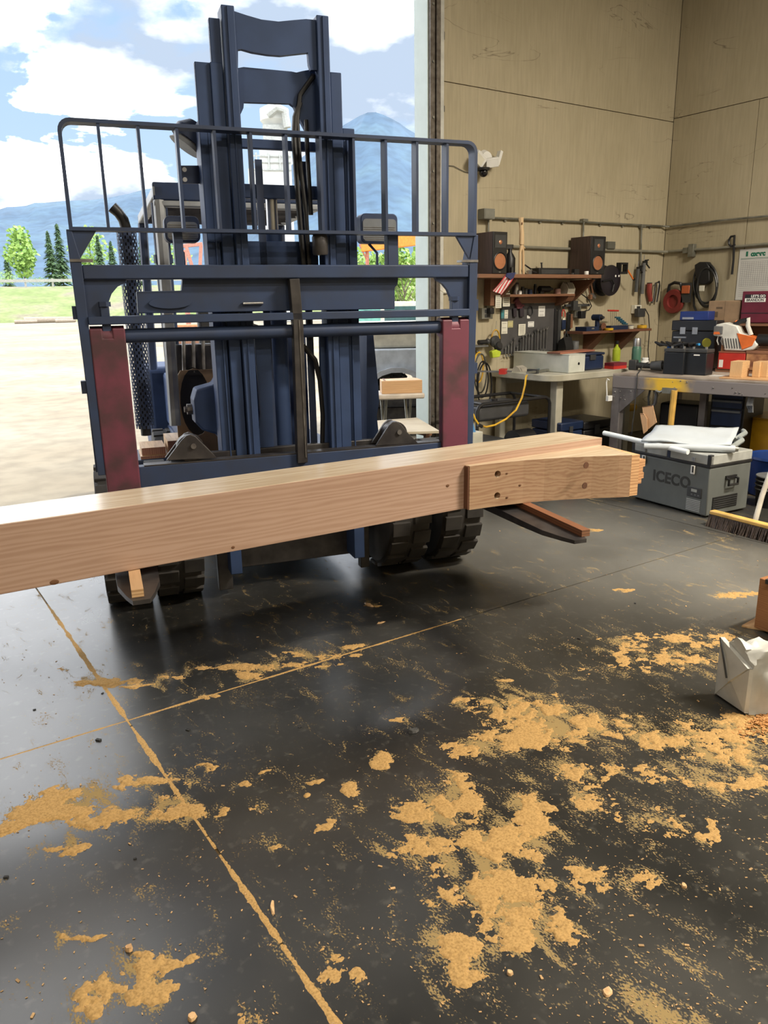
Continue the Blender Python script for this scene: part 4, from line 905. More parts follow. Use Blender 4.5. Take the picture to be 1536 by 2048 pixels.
# forked stick
st_ = thing('forked_stick', 'peeled forked wooden stick standing on the upper shelf', 'stick', (0, 0, 0))
P = lambda px, py, off=.26: Vector((Wp(px, py, off)[0], YW-off, Wp(px, py, off)[1]))
m_peel = wood('peeled_wood', (.50, .33, .17), (.74, .54, .32), 2, 30)
MB().tube([P(1043, 489), P(1043.5, 470), P(1042.5, 450), P(1042, 435)], [.026, .024, .022, .026], 10).build('stem', m_peel, st_)
MB().tube([P(1044, 487), P(1040, 505), P(1039.5, 548)], [.018, .013, .012], 8).build('prong', m_peel, st_)
MB().tube([P(1043, 487), P(1046, 502), P(1047, 548)], [.018, .013, .012], 8).build('prong', m_peel, st_)
MB().tube([P(1045, 492), P(1050, 497)], [.012, .005], 6).build('twig_stub', m_peel, st_)
MB().ball(tuple(P(1044, 447, .282)), (.008, .004, .012)).build('knot', mk, st_)
a, b = wbx(1078, 536, 1140, 548, .22, .10)
t = thing('sound_bar', 'long low black amplifier box between the speakers', 'amplifier', (a[0], a[1], zsh)); MB().box((0, 0, .003), (b[0]-a[0], .12, b[2]-zsh)).build('case', black, t, bevel=.004)
MB().box((.03, -.004, .012), (b[0]-a[0]-.03, .002, b[2]-zsh-.015)).build('front_grille', dgrey, t)
X = Wp(1063, 545, .3)[0]
clutter('tool_pile', 'small chrome clamp lying right of the forked stick', 'clamp', X, YW-.27, zsh, [('jaw', steel, MB().boxc((0, 0, .02), (.07, .02, .03), .3)), ('bar', steel, MB().cyl((-.03, 0, .03), (.05, .02, .045), .009)), ('grip', black, MB().cyl((.05, .02, .03), (.12, .03, .02), .012))])
X = Wp(1167, 545, .33)[0]
clutter('tape_roll', 'little white tape roll in front of the right speaker', 'tape roll', X, YW-.37, zsh, [('roll', white, MB().lathe([(.022, 0), (.023, .002), (.023, .032), (.022, .034)], 18)), ('core', paper, MB().lathe([(.010, .034), (.011, .0355), (.006, .0356)], 14))])
X = Wp(1150, 545, .33)[0]
clutter('tape_measure', 'black tape measure beside the white tape roll', 'tape measure', X, YW-.34, zsh, [('case', black, MB().box((-.04, -.02, 0), (.03, .02, .055))), ('hook', steel, MB().box((-.05, -.012, .004), (-.04, .012, .018)))])
for k, (px, py, qx, qy, lb) in enumerate([(1050, 530, 1076, 538, 'black pry bar end rising behind the amplifier, left one'), (1083, 525, 1084, 540, 'short black rod standing behind the amplifier')]):
    t = thing('rod', lb, 'rod', (0, 0, 0)); MB().cyl(P(px, py, .08), P(qx, qy+10, .08), .008, n=8).build('shaft', black, t); MB().cyl(P(px, py, .08), P(px, py+2, .08), .012, n=8).build('tip', dgrey, t)

# flag
fl = thing('flag', 'small stars and stripes flag hanging slanted from the upper shelf edge', 'flag', (0, 0, 0))
def fp(u, v, o=0.):     # u down the stripes, v across
    A = Vector(Wp(1012, 549, .42)); B_ = Vector(Wp(1028, 553, .42)); Cc = Vector(Wp(985, 581, .42)); D = Vector(Wp(1004, 590, .42))
    p = A.lerp(Cc, u).lerp(B_.lerp(D, u), v); return (p.x, YW-.42-.012*math.sin(v*7+u*3)-o, p.y)
fr, fw_, fb = M('flag_red', (.55, .05, .06), .8), M('flag_white', (.75, .70, .68), .8), M('flag_blue', (.03, .04, .12), .8)
for k in range(9):
    b = MB(); n = 8; v0, v1 = k/9, (k+1)/9
    vs = [fp(i/n, v) for i in range(n+1) for v in (v0, v1)]+[(p[0], p[1]+.003, p[2]) for p in [fp(i/n, v) for i in range(n+1) for v in (v0, v1)]]
    m_ = 2*(n+1); fs = [(2*i, 2*i+1, 2*i+3, 2*i+2) for i in range(n)]+[(m_+2*i, m_+2*i+2, m_+2*i+3, m_+2*i+1) for i in range(n)]
    MB().add(vs, fs).build('stripe', fr if k % 2 == 0 else fw_, fl, smooth=60)
cb = [Wp(1014, 546, .43), Wp(1030, 545, .43), Wp(1026, 556, .43), Wp(1021, 559, .43), Wp(1011, 553, .43)]
MB().prism(cb, YW-.44, YW-.425).build('canton', fb, fl, smooth=0)
# paper cards and notes
def card(px, off, label, col=paper, lines=4, name='paper_note', tilt=0):
    a, b = wbx(*px, off, off-.003); t = thing(name, label, 'note', (0, 0, 0), 0, 'notes pinned on the tool wall')
    MB().box(a, b).build('sheet', col, t); w, h = b[0]-a[0], b[2]-a[2]
    for i in range(lines):
        z = b[2]-h*(.16+.7*i/max(1, lines-1)); MB().box((a[0]+w*.15, a[1]-.0012, z-.002), (b[0]-w*.2, a[1], z+.002)).build('text_line', M('ink', (.25, .24, .24), .8) if 'ink' not in bpy.data.materials else bpy.data.materials['ink'], t)
card((991, 590, 1003, 616), .12, 'tall cream card hanging at the left below the flag', lines=6)
card((1006, 586, 1020, 613), .12, 'wide cream card hanging right under the flag stripes', lines=6)
card((1007, 570, 1019, 584), .13, 'cream card peeping out beneath the flag', lines=3)
card((1009, 620, 1016, 637), .02, 'white slip beside a teal slip', lines=3)
card((1002.5, 620, 1008, 637), .02, 'teal slip left of a white slip', M('teal_card', (.06, .26, .30), .7), 2)
card((1003, 643, 1015, 667.5), .02, 'tall cream note low on the left of the grey board', lines=3)
card((1016, 641.5, 1026, 655), .02, 'yellowish small note right of the tall cream note', M('yellow_note', (.55, .50, .25), .8), 2)
card((1037, 648, 1051, 671), .025, 'cream tag with writing above the wrenches', lines=6)
card((1056, 643, 1068, 654), .022, 'white label with two dark stripes on the grey board', white, 2)
card((1054, 631, 1060, 637), .022, 'little white tag above the striped label', white, 0)
card((1077, 612, 1090, 633), .02, 'white illustrated card on the grey board', white, 3)
# grey tool board
m_board = M('board_grey', (.075, .072, .075), .7)
tb_ = thing('tool_board', 'dark grey tool board covered with wrenches and notes', 'board', (0, 0, 0))
a, b = wbx(1002, 606, 1120, 704, .015, .003); MB().box(a, b).build('panel', m_board, tb_)
wbox('header_strip', (1068, 600, 1120, 607), .02, .003, M('board_head', (.12, .12, .11), .6), tb_)
rr = random.Random(4)
k = 0
for i in range(15):
    px = 1011+i*5.9; yt = [695, 690, 684, 676, 692, 678, 672, 669, 666, 668, 662, 658, 660, 657, 655][i]; yb = [712, 712, 710, 712, 712, 714, 706, 708, 706, 704, 704, 702, 700, 700, 700][i]
    p0 = Vector((Wp(px, yt, .035)[0], YW-.035, Wp(px, yt, .035)[1])); p1 = Vector((Wp(px+1.5, yb, .035)[0], YW-.035, Wp(px+1.5, yb, .035)[1]))
    mt = steel if i not in (5, 10) else dgrey; hw_ = .010+.0006*i
    t = thing('wrench', 'combination wrench, number %s in the row from the left on the grey board' % ['one', 'two', 'three', 'four', 'five', 'six', 'seven', 'eight', 'nine', 'ten', 'eleven', 'twelve', 'thirteen', 'fourteen', 'fifteen'][i], 'wrench', (0, 0, 0), 0, 'wrenches in a row on the grey board')
    MB().box((p0.x-.005, p0.y-.004, p1.z), (p0.x+.005, p0.y+.004, p0.z-.01)).build('handle', mt, t)
    MB().prism([(p0.x-hw_, p0.z+.012), (p0.x-hw_*.5, p0.z+.006), (p0.x-hw_*.35, p0.z-.006), (p0.x+hw_*.35, p0.z-.006), (p0.x+hw_*.5, p0.z+.006), (p0.x+hw_, p0.z+.012), (p0.x+hw_*.9, p0.z-.012), (p0.x, p0.z-.022), (p0.x-hw_*.9, p0.z-.012)], p0.y-.005, p0.y+.005).build('open_jaw', mt, t)
    MB().cyl((p1.x, p1.y-.005, p1.z), (p1.x, p1.y+.005, p1.z), hw_*.9, n=10).build('ring_end', mt, t)
    MB().cyl((p0.x, YW-.016, p0.z-.03), (p0.x, YW-.05, p0.z-.03), .003, n=6).build('hook', galv, tb_)
# gloves, cable loop, dark straps, hand tools on the board
gl = thing('work_glove', 'maroon work glove pinned to the grey board', 'glove', (0, 0, 0))
mg, mg2 = M('glove_maroon', (.12, .03, .04), .8), M('glove_dark', (.03, .022, .03), .8)
MB().prism([Wp(*p, .05) for p in ((1031, 603), (1037, 598), (1048, 612), (1044, 617), (1035, 618))], YW-.05, YW-.02).build('palm', mg, gl, smooth=0, bevel=.006)
for (p, q) in (((1028, 604), (1034, 600)), ((1031, 601), (1036, 597)), ((1040, 615), (1047, 611))): MB().tube([P(*p, .04), P((p[0]+q[0])/2, (p[1]+q[1])/2-1, .05), P(*q, .04)], .012, 8).build('finger', mg, gl)
g2 = thing('work_glove', 'dark glove hanging below the maroon glove', 'glove', (0, 0, 0))
MB().prism([Wp(*p, .045) for p in ((1040, 617), (1048, 612), (1049, 633), (1041, 634))], YW-.045, YW-.02).build('palm', mg2, g2, smooth=0, bevel=.006)
MB().prism([Wp(*p, .045) for p in ((1027, 617), (1034, 616), (1034, 634), (1028, 634))], YW-.045, YW-.02).build('cuff', mg2, g2, smooth=0, bevel=.006)
lp_ = thing('cable_loop', 'thin dark cable loop hanging between glove and illustrated card', 'cable', (0, 0, 0))
c0 = P(1061, 622, .03)
MB().tube([c0+Vector((math.cos(t)*.035, .003*math.sin(3*t), math.sin(t)*.05)) for t in np.linspace(0, 2*PI, 20)], .004, 6).build('loop', dgrey, lp_); MB().tube([c0+Vector((math.cos(t)*.03+.01, .01, math.sin(t)*.045)) for t in np.linspace(0, 2*PI, 20)], .004, 6).build('loop', dgrey, lp_)
for (px, mat, lb, nm) in [((1109, 617, 1115, 700), black, 'long black spirit level hanging right of the wrenches', 'spirit_level'), ((1116, 620, 1122, 702), dgrey, 'second long dark level hanging beside the first', 'spirit_level'), ((1134.5, 624, 1140, 690), blackm, 'long dark straightedge right of the red pliers', 'straightedge'), ((1142, 628, 1146, 656), wshelf, 'thin wooden rule hanging near the outlet', 'rule')]:
    t = thing(nm, lb, nm.replace('_', ' '), (0, 0, 0)); a, b = wbx(*px, .03, .016); MB().box(a, b).build('bar', mat, t, bevel=.002); MB().cyl(((a[0]+b[0])/2, YW-.034, b[2]-.02), ((a[0]+b[0])/2, YW-.012, b[2]-.02), .004, n=8).build('hang_hook', galv, t)
pr = thing('pliers', 'red handled pliers hung beside the dark levels', 'pliers', (0, 0, 0))
MB().tube([P(1127, 618, .03), P(1124, 625, .03), P(1124, 633, .03)], .006, 7).build('handle', red, pr); MB().tube([P(1127, 618, .03), P(1130, 625, .03), P(1130, 634, .03)], .006, 7).build('handle', red, pr); MB().boxc(P(1127, 615, .03), (.02, .012, .03)).build('jaws', dgrey, pr)
p2 = thing('hacksaw_blade_pack', 'dark packet hanging below the red pliers', 'packet', (0, 0, 0)); a, b = wbx(1124.5, 640, 1132, 659, .03, .016); MB().box(a, b).build('packet_body', navy, p2, bevel=.003); wbox('packet_tag', (1126, 636, 1130, 640), .028, .02, paper, p2)
# small plug box and power cord right of the shelf
def conduit(pts, r, label, name='conduit', mat=galv, parent=None):
    t = parent or thing(name, label, 'conduit', (0, 0, 0)); MB().tube(pts, r, 10).build('pipe', mat, t); return t
def PR(px, py, off=.03): y, z = Rp(px, py, off); return Vector((XW-off, y, z))
ca = conduit([P(988, 436, .03), P(1160, 444, .03), P(1325, 452.5, .03), PR(1340, 453, .03), PR(1440, 441, .03), PR(1600, 426, .03), Vector((XW-.03, -4, PR(1600, 426, .03).z))], .011, 'upper steel conduit running along both walls round the corner')
cb_ = conduit([P(960, 491, .03), P(1130, 497.5, .03), P(1318, 503.5, .03), PR(1337, 503, .03), PR(1440, 496, .03), PR(1600, 482, .03), Vector((XW-.03, -4, PR(1600, 482, .03).z))], .015, 'lower painted conduit running along both walls round the corner', mat=M('conduit_paint', (.25, .24, .19), .5))
for px in (1010, 1080, 1125, 1200, 1245, 1300): MB().boxc(P(px, 436+(px-985)*.0485+2, .012), (.03, .02, .035)).build('strap', galv, ca)
for px, py in ((1168, 441), (1284, 452)):
    MB().boxc(P(px, py, .03), (.075, .05, .03)).build('junction_body', galv, ca); MB().cyl(P(px-1, py+5, .03), P(px-1, py-1, .03), .018).build('junction_hub', galv, ca)
dr = [(977, 440, 975.5, 616, 'thin conduit dropping from the grey box behind the left speaker'), (1167, 446, 1165, 548, 'conduit dropping behind the right speaker'), (1283, 457, 1279, 622, 'conduit dropping near the room corner to the green outlet')]
for x0, y0, x1, y1, lb in dr: conduit([P(x0, y0, .03), P(x1, y1, .03)], .010, lb)
bxs = [((969, 417, 990, 438), .10, 'grey electrical box at the left end of the upper conduit', M('box_grey', (.22, .22, .19), .5)), ((1216, 483, 1231, 498), .06, 'small grey box sitting on the lower conduit', M('box_grey2', (.13, .13, .11), .5))]
for px, off, lb, mat in bxs:
    t = thing('junction_box', lb, 'electrical box', (0, 0, 0)); a, b = wbx(*px, off, .004); MB().box(a, b).build('case', mat, t, bevel=.003); MB().box((a[0]+.008, a[1]-.004, a[2]+.008), (b[0]-.008, a[1], b[2]-.008)).build('cover', mat, t)
    MB().cyl((b[0]-.015, a[1]-.006, b[2]-.015), (b[0]-.015, a[1], b[2]-.015), .004, n=8).build('screw', steel, t)
t = thing('junction_box', 'grey cross-shaped box plate on the right wall conduit', 'electrical box', (0, 0, 0)); y, z = Rp(1382, 500, .05); MB().box((XW-.06, y-.035, z-.075), (XW-.004, y+.035, z+.065)).build('case', galv, t, bevel=.003); MB().box((XW-.05, y+.03, z-.03), (XW-.01, y+.11, z+.03)).build('hub', galv, t)
def outlet(px, lb, mat=galv, off=.06):
    t = thing('outlet_box', lb, 'outlet', (0, 0, 0)); a, b = wbx(*px, off, .004); MB().box(a, b).build('case', mat, t, bevel=.004)
    w, h = b[0]-a[0], b[2]-a[2]
    for k in range(2): MB().box((a[0]+w*.25, a[1]-.004, a[2]+h*(.14+.42*k)), (b[0]-w*.25, a[1], a[2]+h*(.44+.42*k))).build('socket', dgrey, t)
    return t
outlet((964, 616, 986, 638), 'metal outlet box beside the hanging cream cards')
outlet((1150, 610, 1162, 635), 'grey outlet box below the hose reel shelf')
outlet((1270, 610, 1283, 627), 'white outlet box near the hand saws', paper)
# adapters and cords
def plug(px, lb, mat, cordpts):
    t = thing('power_adapter', lb, 'adapter', (0, 0, 0)); a, b = wbx(*px, .12, .06); MB().box(a, b).build('adapter_body', mat, t, bevel=.006)
    if cordpts: MB().tube([P(*q, .08) for q in cordpts], .006, 6).build('cord', black, t)
plug((1163, 622, 1172, 637), 'black plug adapter with cord looping up to the shelf', black, [(1170, 622), (1178, 620), (1183, 612), (1178, 600), (1170, 593), (1160, 586), (1157, 560)])
plug((981, 616, 989, 628), 'small black plug on the outlet beside the cards', black, None)
plug((1277, 617, 1291, 634), 'dark charger plugged in near the corner, cord hanging down', dgrey, [(1290, 617), (1297, 630), (1299, 660), (1296, 700), (1299, 735)])
# hose reel
hr = thing('hose_reel', 'black round hose reel mounted right of the upper shelf', 'hose reel', (0, 0, 0))
cx, cz = Wp(1221, 561, .18); rad = (Wp(1221, 530, .18)[1]-Wp(1221, 592, .18)[1])/2
mm = Matrix.Translation((cx, YW-.18, cz)) @ Matrix.Rotation(PI/2, 4, 'X')
dsk = MB(mm).lathe([(.02, .016), (rad*.55, .022), (rad*.92, .008), (rad, .004), (rad, -.004), (.02, -.01)], 40).build('side_disc', M('reel_black', (.014, .011, .018), .32), hr)
MB(mm).lathe([(.02, -.1), (rad, -.1), (rad, -.11), (.02, -.115)], 40).build('rear_disc', black, hr); MB(mm).lathe([(rad*.75, -.1), (rad*.78, -.05), (rad*.75, -.005)], 32).build('hose_coil', rubber, hr)
for px in (1231, 1237.5):
    q = Wp(px, 552, .205); MB(Matrix.Translation((q[0], YW-.205, q[1])) @ Matrix.Rotation(PI/2, 4, 'X')).lathe([(.009, 0), (.012, .003), (0, .004)], 14).build('label_spot', white, dsk)
MB().boxc((cx+.03, YW-.06, cz), (.06, .12, .12)).build('wall_bracket', blackm, hr)
MB().tube([Vector((cx-.16, YW-.21, cz-.01)), Vector((cx-.02, YW-.215, cz+.01)), Vector((cx+.02, YW-.215, cz-.04)), Vector((cx+.0, YW-.215, cz-.12))], .008, 8).build('crank', blackm, hr)
a, b = wbx(1241, 525, 1256, 548, .2, .14); MB().ring([(a[0], a[2]), (b[0], a[2]), (b[0], b[2]), (a[0], b[2])], [(a[0]+.02, a[2]+.025), (b[0]-.02, a[2]+.025), (b[0]-.02, b[2]-.02), (a[0]+.02, b[2]-.02)], YW-.2, YW-.14).build('hose_guide_arm', black, hr, smooth=0)
MB().tube([P(1255, 540, .18), P(1260, 548, .18), P(1266, 558, .18)], .009, 8).build('hose_end', orange, hr); MB().cyl(P(1266, 558, .18), P(1269, 559, .18), .012).build('nozzle', black, hr)
# hammers and hung hand tools under the right shelf bracket
hm = thing('hammer', 'claw hammer hanging below the right end of the upper shelf', 'hammer', (0, 0, 0))
MB().tube([P(1181, 558, .05), P(1184, 575, .05), P(1186, 588, .05)], .010, 8).build('handle', wshelf, hm); MB().boxc(P(1186.5, 592, .05), (.07, .03, .035), 0, 0, .5).build('head', m_edge if 'm_edge' in globals() else steel, hm)
h2 = thing('hammer', 'thin mallet hanging just left of the claw hammer', 'hammer', (0, 0, 0)); MB().tube([P(1174, 558, .05), P(1177, 575, .05), P(1180, 590, .05)], .007, 8).build('handle', wshelf, h2); MB().boxc(P(1180.5, 594, .05), (.035, .035, .05)).build('head', wshelf, h2)
cl = thing('bar_clamp', 'dark clamp fixed at the right edge of the tool board', 'clamp', (0, 0, 0)); MB().box(*[(v[0], v[1], v[2]) for v in wbx(1131, 608, 1180, 613, .05, .03)]).build('bar', dgrey, cl); MB().boxc(P(1148, 611, .06), (.07, .05, .10)).build('jaw', dgrey, cl)
# caulking guns, saws near the corner
def caulk(px, y0, y1, lb, mat):
    t = thing('caulking_gun', lb, 'caulking gun', (0, 0, 0)); MB().tube([P(px, y0, .06), P(px-4, y1, .06)], .022, 10).build('barrel', mat, t)
    MB().cyl(P(px+1, y0-16, .06), P(px, y0, .06), .005).build('rod', steel, t); MB().boxc(P(px+2, y0-1, .06), (.06, .03, .035)).build('trigger_body', black, t); MB().tube([P(px+2, y0-2, .06), P(px+8, y0+6, .06), P(px+11, y0+10, .06)], .009, 6).build('grip', black, t); MB().tube([P(px+2, y0-5, .06), P(px+9, y0-6, .06)], .008, 6).build('hook', black, t)
caulk(1288, 526, 588, 'grey caulking gun, nearer one on the conduit near the corner', grey)
caulk(1276, 538, 584, 'dark caulking gun hanging left of the grey one', M('gun_dark', (.08, .085, .09), .4))
hs = thing('hand_saw', 'red-handled folding saw near the corner', 'saw', (0, 0, 0)); MB().tube([P(1299, 567, .05), P(1298, 582, .05), P(1301, 602, .05)], [.03, .032, .025], 10).build('handle', M('saw_red', (.32, .05, .04), .5), hs); MB().boxc(P(1299, 568, .05), (.05, .035, .03)).build('bolster', black, hs)
hk = thing('hacksaw', 'black hacksaw hanging next to the red saw', 'saw', (0, 0, 0)); MB().tube([P(1318, 564, .05), P(1311, 566, .05), P(1307, 600, .05), P(1304, 606, .05)], .009, 8).build('frame', black, hk); MB().cyl(P(1318, 564, .05), P(1312, 604, .05), .004).build('blade', steel, hk); MB().tube([P(1318, 562, .05), P(1319, 572, .05), P(1313, 604, .05)], .011, 8).build('grip', black, hk)
# small shelf near the corner with its brackets and load
s3 = thing('wall_shelf', 'dark wooden shelf with angled brackets near the room corner', 'shelf', (0, 0, 0))
a, b = wbx(1166, 660, 1303, 665, .28, .005); z3 = b[2]; MB().box(a, b).build('shelf_board', wdark, s3, bevel=.002)
for px in (1180, 1243):
    x = Wp(px, 670, .1)[0]; MB().prismx([(YW-.005, a[2]), (YW-.26, a[2]), (YW-.20, a[2]-.05), (YW-.005, a[2]-.22)], x, x+.12).build('bracket', wdark, s3, smooth=0)
X = Wp(1197, 650, .2)[0]
clutter('hand_drill', 'dark drill standing on the corner shelf', 'drill', X, YW-.18, z3, [('battery', black, MB().box((-.04, -.03, 0), (.04, .03, .03))), ('grip', navy, MB().box((-.02, -.015, .03), (.02, .015, .11))), ('body', navy, MB().cyl((0, -.05, .14), (0, .06, .14), .034)), ('chuck', dgrey, MB().cyl((0, -.09, .14), (0, -.05, .14), .014, .02))])
X = Wp(1209, 650, .2)[0]; clutter('wire_spool', 'brown wire spool right of the drill on the corner shelf', 'spool', X, YW-.16, z3, [('flange', wdark, MB().cyl((0, -.03, .04), (0, -.022, .04), .04, n=20)), ('flange', wdark, MB().cyl((0, .022, .04), (0, .03, .04), .04, n=20)), ('wire', dgrey, MB().cyl((0, -.022, .04), (0, .022, .04), .032, n=20))])
X = Wp(1219, 655, .26)[0]; clutter('tape_roll', 'yellow tape roll lying on the corner shelf', 'tape roll', X, YW-.25, z3, [('roll', yellow, MB().lathe([(.048, 0), (.05, .003), (.05, .022), (.047, .024)], 22)), ('core', dgrey, MB().lathe([(.02, .024), (.022, .0255), (.01, .0256)], 14))])
X = Wp(1180, 655, .2)[0]; clutter('tool_case', 'flat dark case at the left end of the corner shelf', 'case', X, YW-.16, z3, [('case_body', navy, MB().box((-.10, -.08, 0), (.10, .08, .045))), ('latch', steel, MB().box((-.02, -.084, .02), (.02, -.08, .035)))])
hx = thing('hex_key_set', 'rack of T-handle hex keys with red and blue grips on the corner shelf', 'hex key set', (0, 0, 0))
rk = MB().box(*wbx(1222, 651, 1256, 659, .22, .14)).build('rack', navy, hx)
for i in range(9):
    px = 1221+i*3.6; py = 622+i*3.2 if i > 3 else 621; mt = red if i < 4 else M('grip_blue', (.02, .10, .16), .5) if i == 4 else bpy.data.materials['grip_blue']
    k_ = MB().cyl(P(px-5, py, .2), P(px+5, py+.5, .2), .009, n=8).build('key_grip', mt, hx); MB().cyl(P(px, py+1, .2), P(px+1.5, 652, .2), .003, n=6).build('key_shaft', galv, k_)
X = Wp(1287, 650, .2)[0]; clutter('cord_reel', 'yellow chalk line reel at the right end of the corner shelf', 'reel', X, YW-.18, z3, [('reel_body', yellow, MB().lathe([(.05, 0), (.055, .006), (.055, .03), (.05, .036)], 20)), ('hub', dgrey, MB().lathe([(.015, .036), (.016, .042), (.01, .043)], 12))])
X = Wp(1264, 655, .2)[0]; clutter('putty_tub', 'pale tub on the corner shelf beside the hex keys', 'tub', X, YW-.18, z3, [('tub_body', paper, MB().lathe([(.03, 0), (.032, .003), (.036, .035), (.034, .036)], 16)), ('tub_lid', grey, MB().lathe([(.037, .035), (.038, .04), (.03, .042)], 16))])
# ear defenders on a loop, left of the board
em = thing('ear_defenders', 'yellow and black ear defenders hanging left of the grey board', 'ear defenders', (0, 0, 0))
c0 = P(991, 680, .08)
MB().tube([c0+Vector((math.cos(t)*.055, 0, math.sin(t)*.10)) for t in np.linspace(.1, PI-.1, 14)], .008, 8).build('headband', yellow, em); MB().tube([P(991, 664, .08), P(993, 642, .06)], .003, 6).build('string', galv, em)
MB(Matrix.Translation(P(990, 683, .10)) @ Matrix.Rotation(PI/2, 4, 'X')).lathe([(.055, -.02), (.06, .01), (.04, .03), (0, .032)], 20).build('mesh_visor', dgrey, em)
MB(Matrix.Translation(P(996, 692, .12)) @ Matrix.Rotation(PI/2-.3, 4, 'X')).lathe([(.045, -.02), (.05, .01), (.035, .03), (0, .03)], 20).build('cup', black, em)
MB().prism([Wp(*p, .14) for p in ((984, 703), (996, 698), (1003, 704), (1000, 714), (986, 716))], YW-.14, YW-.09).build('cup', lime, em, smooth=0, bevel=.008)
# small ledge with a tool at far left, cord coils on hooks
t = thing('wall_shelf', 'little ledge with a small tool at the left edge beside the ear defenders', 'shelf', (0, 0, 0)); wbox('shelf_board', (950, 691, 977, 694), .14, .005, grey, t)
zl = Wp(965, 691, .14)[1]; X = Wp(966, 690, .1)[0]; clutter('hand_grinder', 'small dark tool lying on the little ledge', 'tool', X, YW-.09, zl+.003, [('body', black, MB().cyl((-.05, 0, .026), (.05, 0, .026), .024)), ('head', dgrey, MB().ball((.07, 0, .03), .03))])
cc = thing('cable_coil', 'coil of yellow and dark cables hanging at the left of the table', 'cable', (0, 0, 0)); c0 = P(957, 735, .12)
for k, (mt, r_) in enumerate(((yellow, .10), (M('cable_grey', (.10, .10, .09), .5), .13), (black, .12), (black, .15))):
    MB().tube([c0+Vector((math.cos(t)*r_*.62+.02*k, -.01*k, math.sin(t)*r_*1.5-.06*k)) for t in np.linspace(0, 2*PI, 26)], .008, 6).build('coil', mt, cc)
MB().cyl(P(955, 703, .0), P(955, 703, .16), .008).build('hook', galv, cc)
# clock on the wall behind the carriage gusset
ck_ = thing('wall_clock', 'round cream wall clock partly hidden by the forklift carriage', 'clock', (0, 0, 0)); q = Wp(892, 561, .03); m = Matrix.Translation((q[0], YW-.005, q[1])) @ Matrix.Rotation(PI/2, 4, 'X')
MB(m).lathe([(.118, 0), (.122, .02), (.112, .03), (.108, .024)], 36).build('rim', paper, ck_); MB(m).lathe([(.109, .02), (0, .0205)], 36).build('dial', M('dial', (.62, .58, .44), .6), ck_)
ink = bpy.data.materials['ink']
for n_ in range(1, 13):
    t_ = R(90-30*n_); text('numeral', str(n_), .032, ink, ck_, face_Y(q[0]+.085*math.cos(t_), YW-.0265, q[1]+.085*math.sin(t_)))
for ang, L_ in ((145, .055), (40, .08)): MB().boxc((q[0]+math.cos(R(ang))*L_/2, YW-.029, q[1]+math.sin(R(ang))*L_/2), (L_, .002, .006), 0, 0, -R(ang)).build('hand', black, ck_)
# flood light with dome camera
fc = thing('flood_light_camera', 'white twin flood light with black dome camera on the door wall', 'security light', (0, 0, 0))
p = P(968, 318, .02); MB(Matrix.Translation(p) @ Matrix.Rotation(PI/2, 4, 'X')).lathe([(.075, -.015), (.08, .01), (.06, .05), (0, .055)], 24).build('base_dome', white, fc)
MB().boxc(P(959, 318, .13), (.14, .04, .10), .2, .35, .5).build('flood_lamp', white, fc, bevel=.006); MB().boxc(P(958.5, 319, .155), (.11, .006, .075), .2, .35, .5).build('lamp_lens', paper, fc)
MB().boxc(P(984, 325, .13), (.13, .04, .085), -.35, .35, -.15).build('flood_lamp', white, fc, bevel=.006); MB().boxc(P(997, 316, .10), (.03, .05, .13), 0, 0, .35).build('side_shade', white, fc)
MB().cyl(P(966, 341, .10), P(966, 336, .10), .062, .066, n=22).build('camera_collar', black, fc); MB().ball(P(967, 345, .10), .042, 16, 10).build('camera_dome', M('dome_glass', (.01, .01, .012), .08), fc)
cw = thing('thin_wire', 'thin dark wire running across the wall to the flood light', 'wire', (0, 0, 0)); MB().tube([P(890, 331, .01), P(907, 332, .012), P(918, 338, .01), P(930, 344, .01), P(955, 349, .01)], .003, 6).build('wire', dgrey, cw)
MB().cyl(P(890, 331, .002), P(890, 331, .016), .006).build('staple', galv, cw)

# ------------------------------------------------------------------ right wall
cal = thing('wall_calendar', 'white year planner with green oxarc heading on the right wall', 'calendar', (0, 0, 0))
yA, zA = Rp(1480, 499, .01); yB = Rp(1560, 540, .01)[0]; zB = Rp(1470, 600, .01)[1]
MB().box((XW-.008, yB, zB), (XW-.003, yA, zA)).build('sheet', M('calendar_paper', (.62, .62, .60), .7, var=.03), cal)
gd = M('calendar_ink', (.30, .31, .33), .8); m_ox = M('oxarc_green', (.01, .16, .09), .6)
yc = Rp(1516, 508, .01)[0]
text('heading', 'oxarc', .070, m_ox, cal, face_X(XW-.0085, yc, Rp(1520, 507, .01)[1]), .0006, .004)
yl = Rp(1494, 508, .01); MB().boxc((XW-.009, yl[0], yl[1]), (.002, .022, .05)).build('emblem', m_ox, cal)
for py, mt in ((516, m_ox), (518, gd)):
    z_ = Rp(1510, py, .01)[1]; MB().box((XW-.009, yB, z_-.002), (XW-.008, yA-.02, z_+.002)).build('rule_line', mt, cal)
zz0, zz1 = Rp(1500, 523, .01)[1], Rp(1500, 572, .01)[1]
for i in range(14): 
    z_ = zz0+(zz1-zz0)*i/13; MB().box((XW-.0088, yB, z_-.0012), (XW-.008, yA-.03, z_+.0012)).build('grid_line', gd, cal)
for i in range(18):
    y_ = yA-.03-i*(yA-yB-.03)/18; MB().box((XW-.0088, y_-.001, zz1), (XW-.008, y_+.001, zz0)).build('grid_line', gd, cal)
for i in range(5):
    z_ = Rp(1500, 576+i*4, .01)[1]; MB().box((XW-.0088, yB, z_-.001), (XW-.008, yA-.03, z_+.001)).build('grid_line', gd, cal)
sw = thing('pruning_saw', 'black pruning saw hanging on the conduit beside the calendar', 'saw', (0, 0, 0))
MB().tube([PR(1470, 472, .04), PR(1462, 473, .04), PR(1458, 480, .04), PR(1458, 488, .04), PR(1463, 493, .04), PR(1470, 489, .04)], .012, 8).build('handle', black, sw)
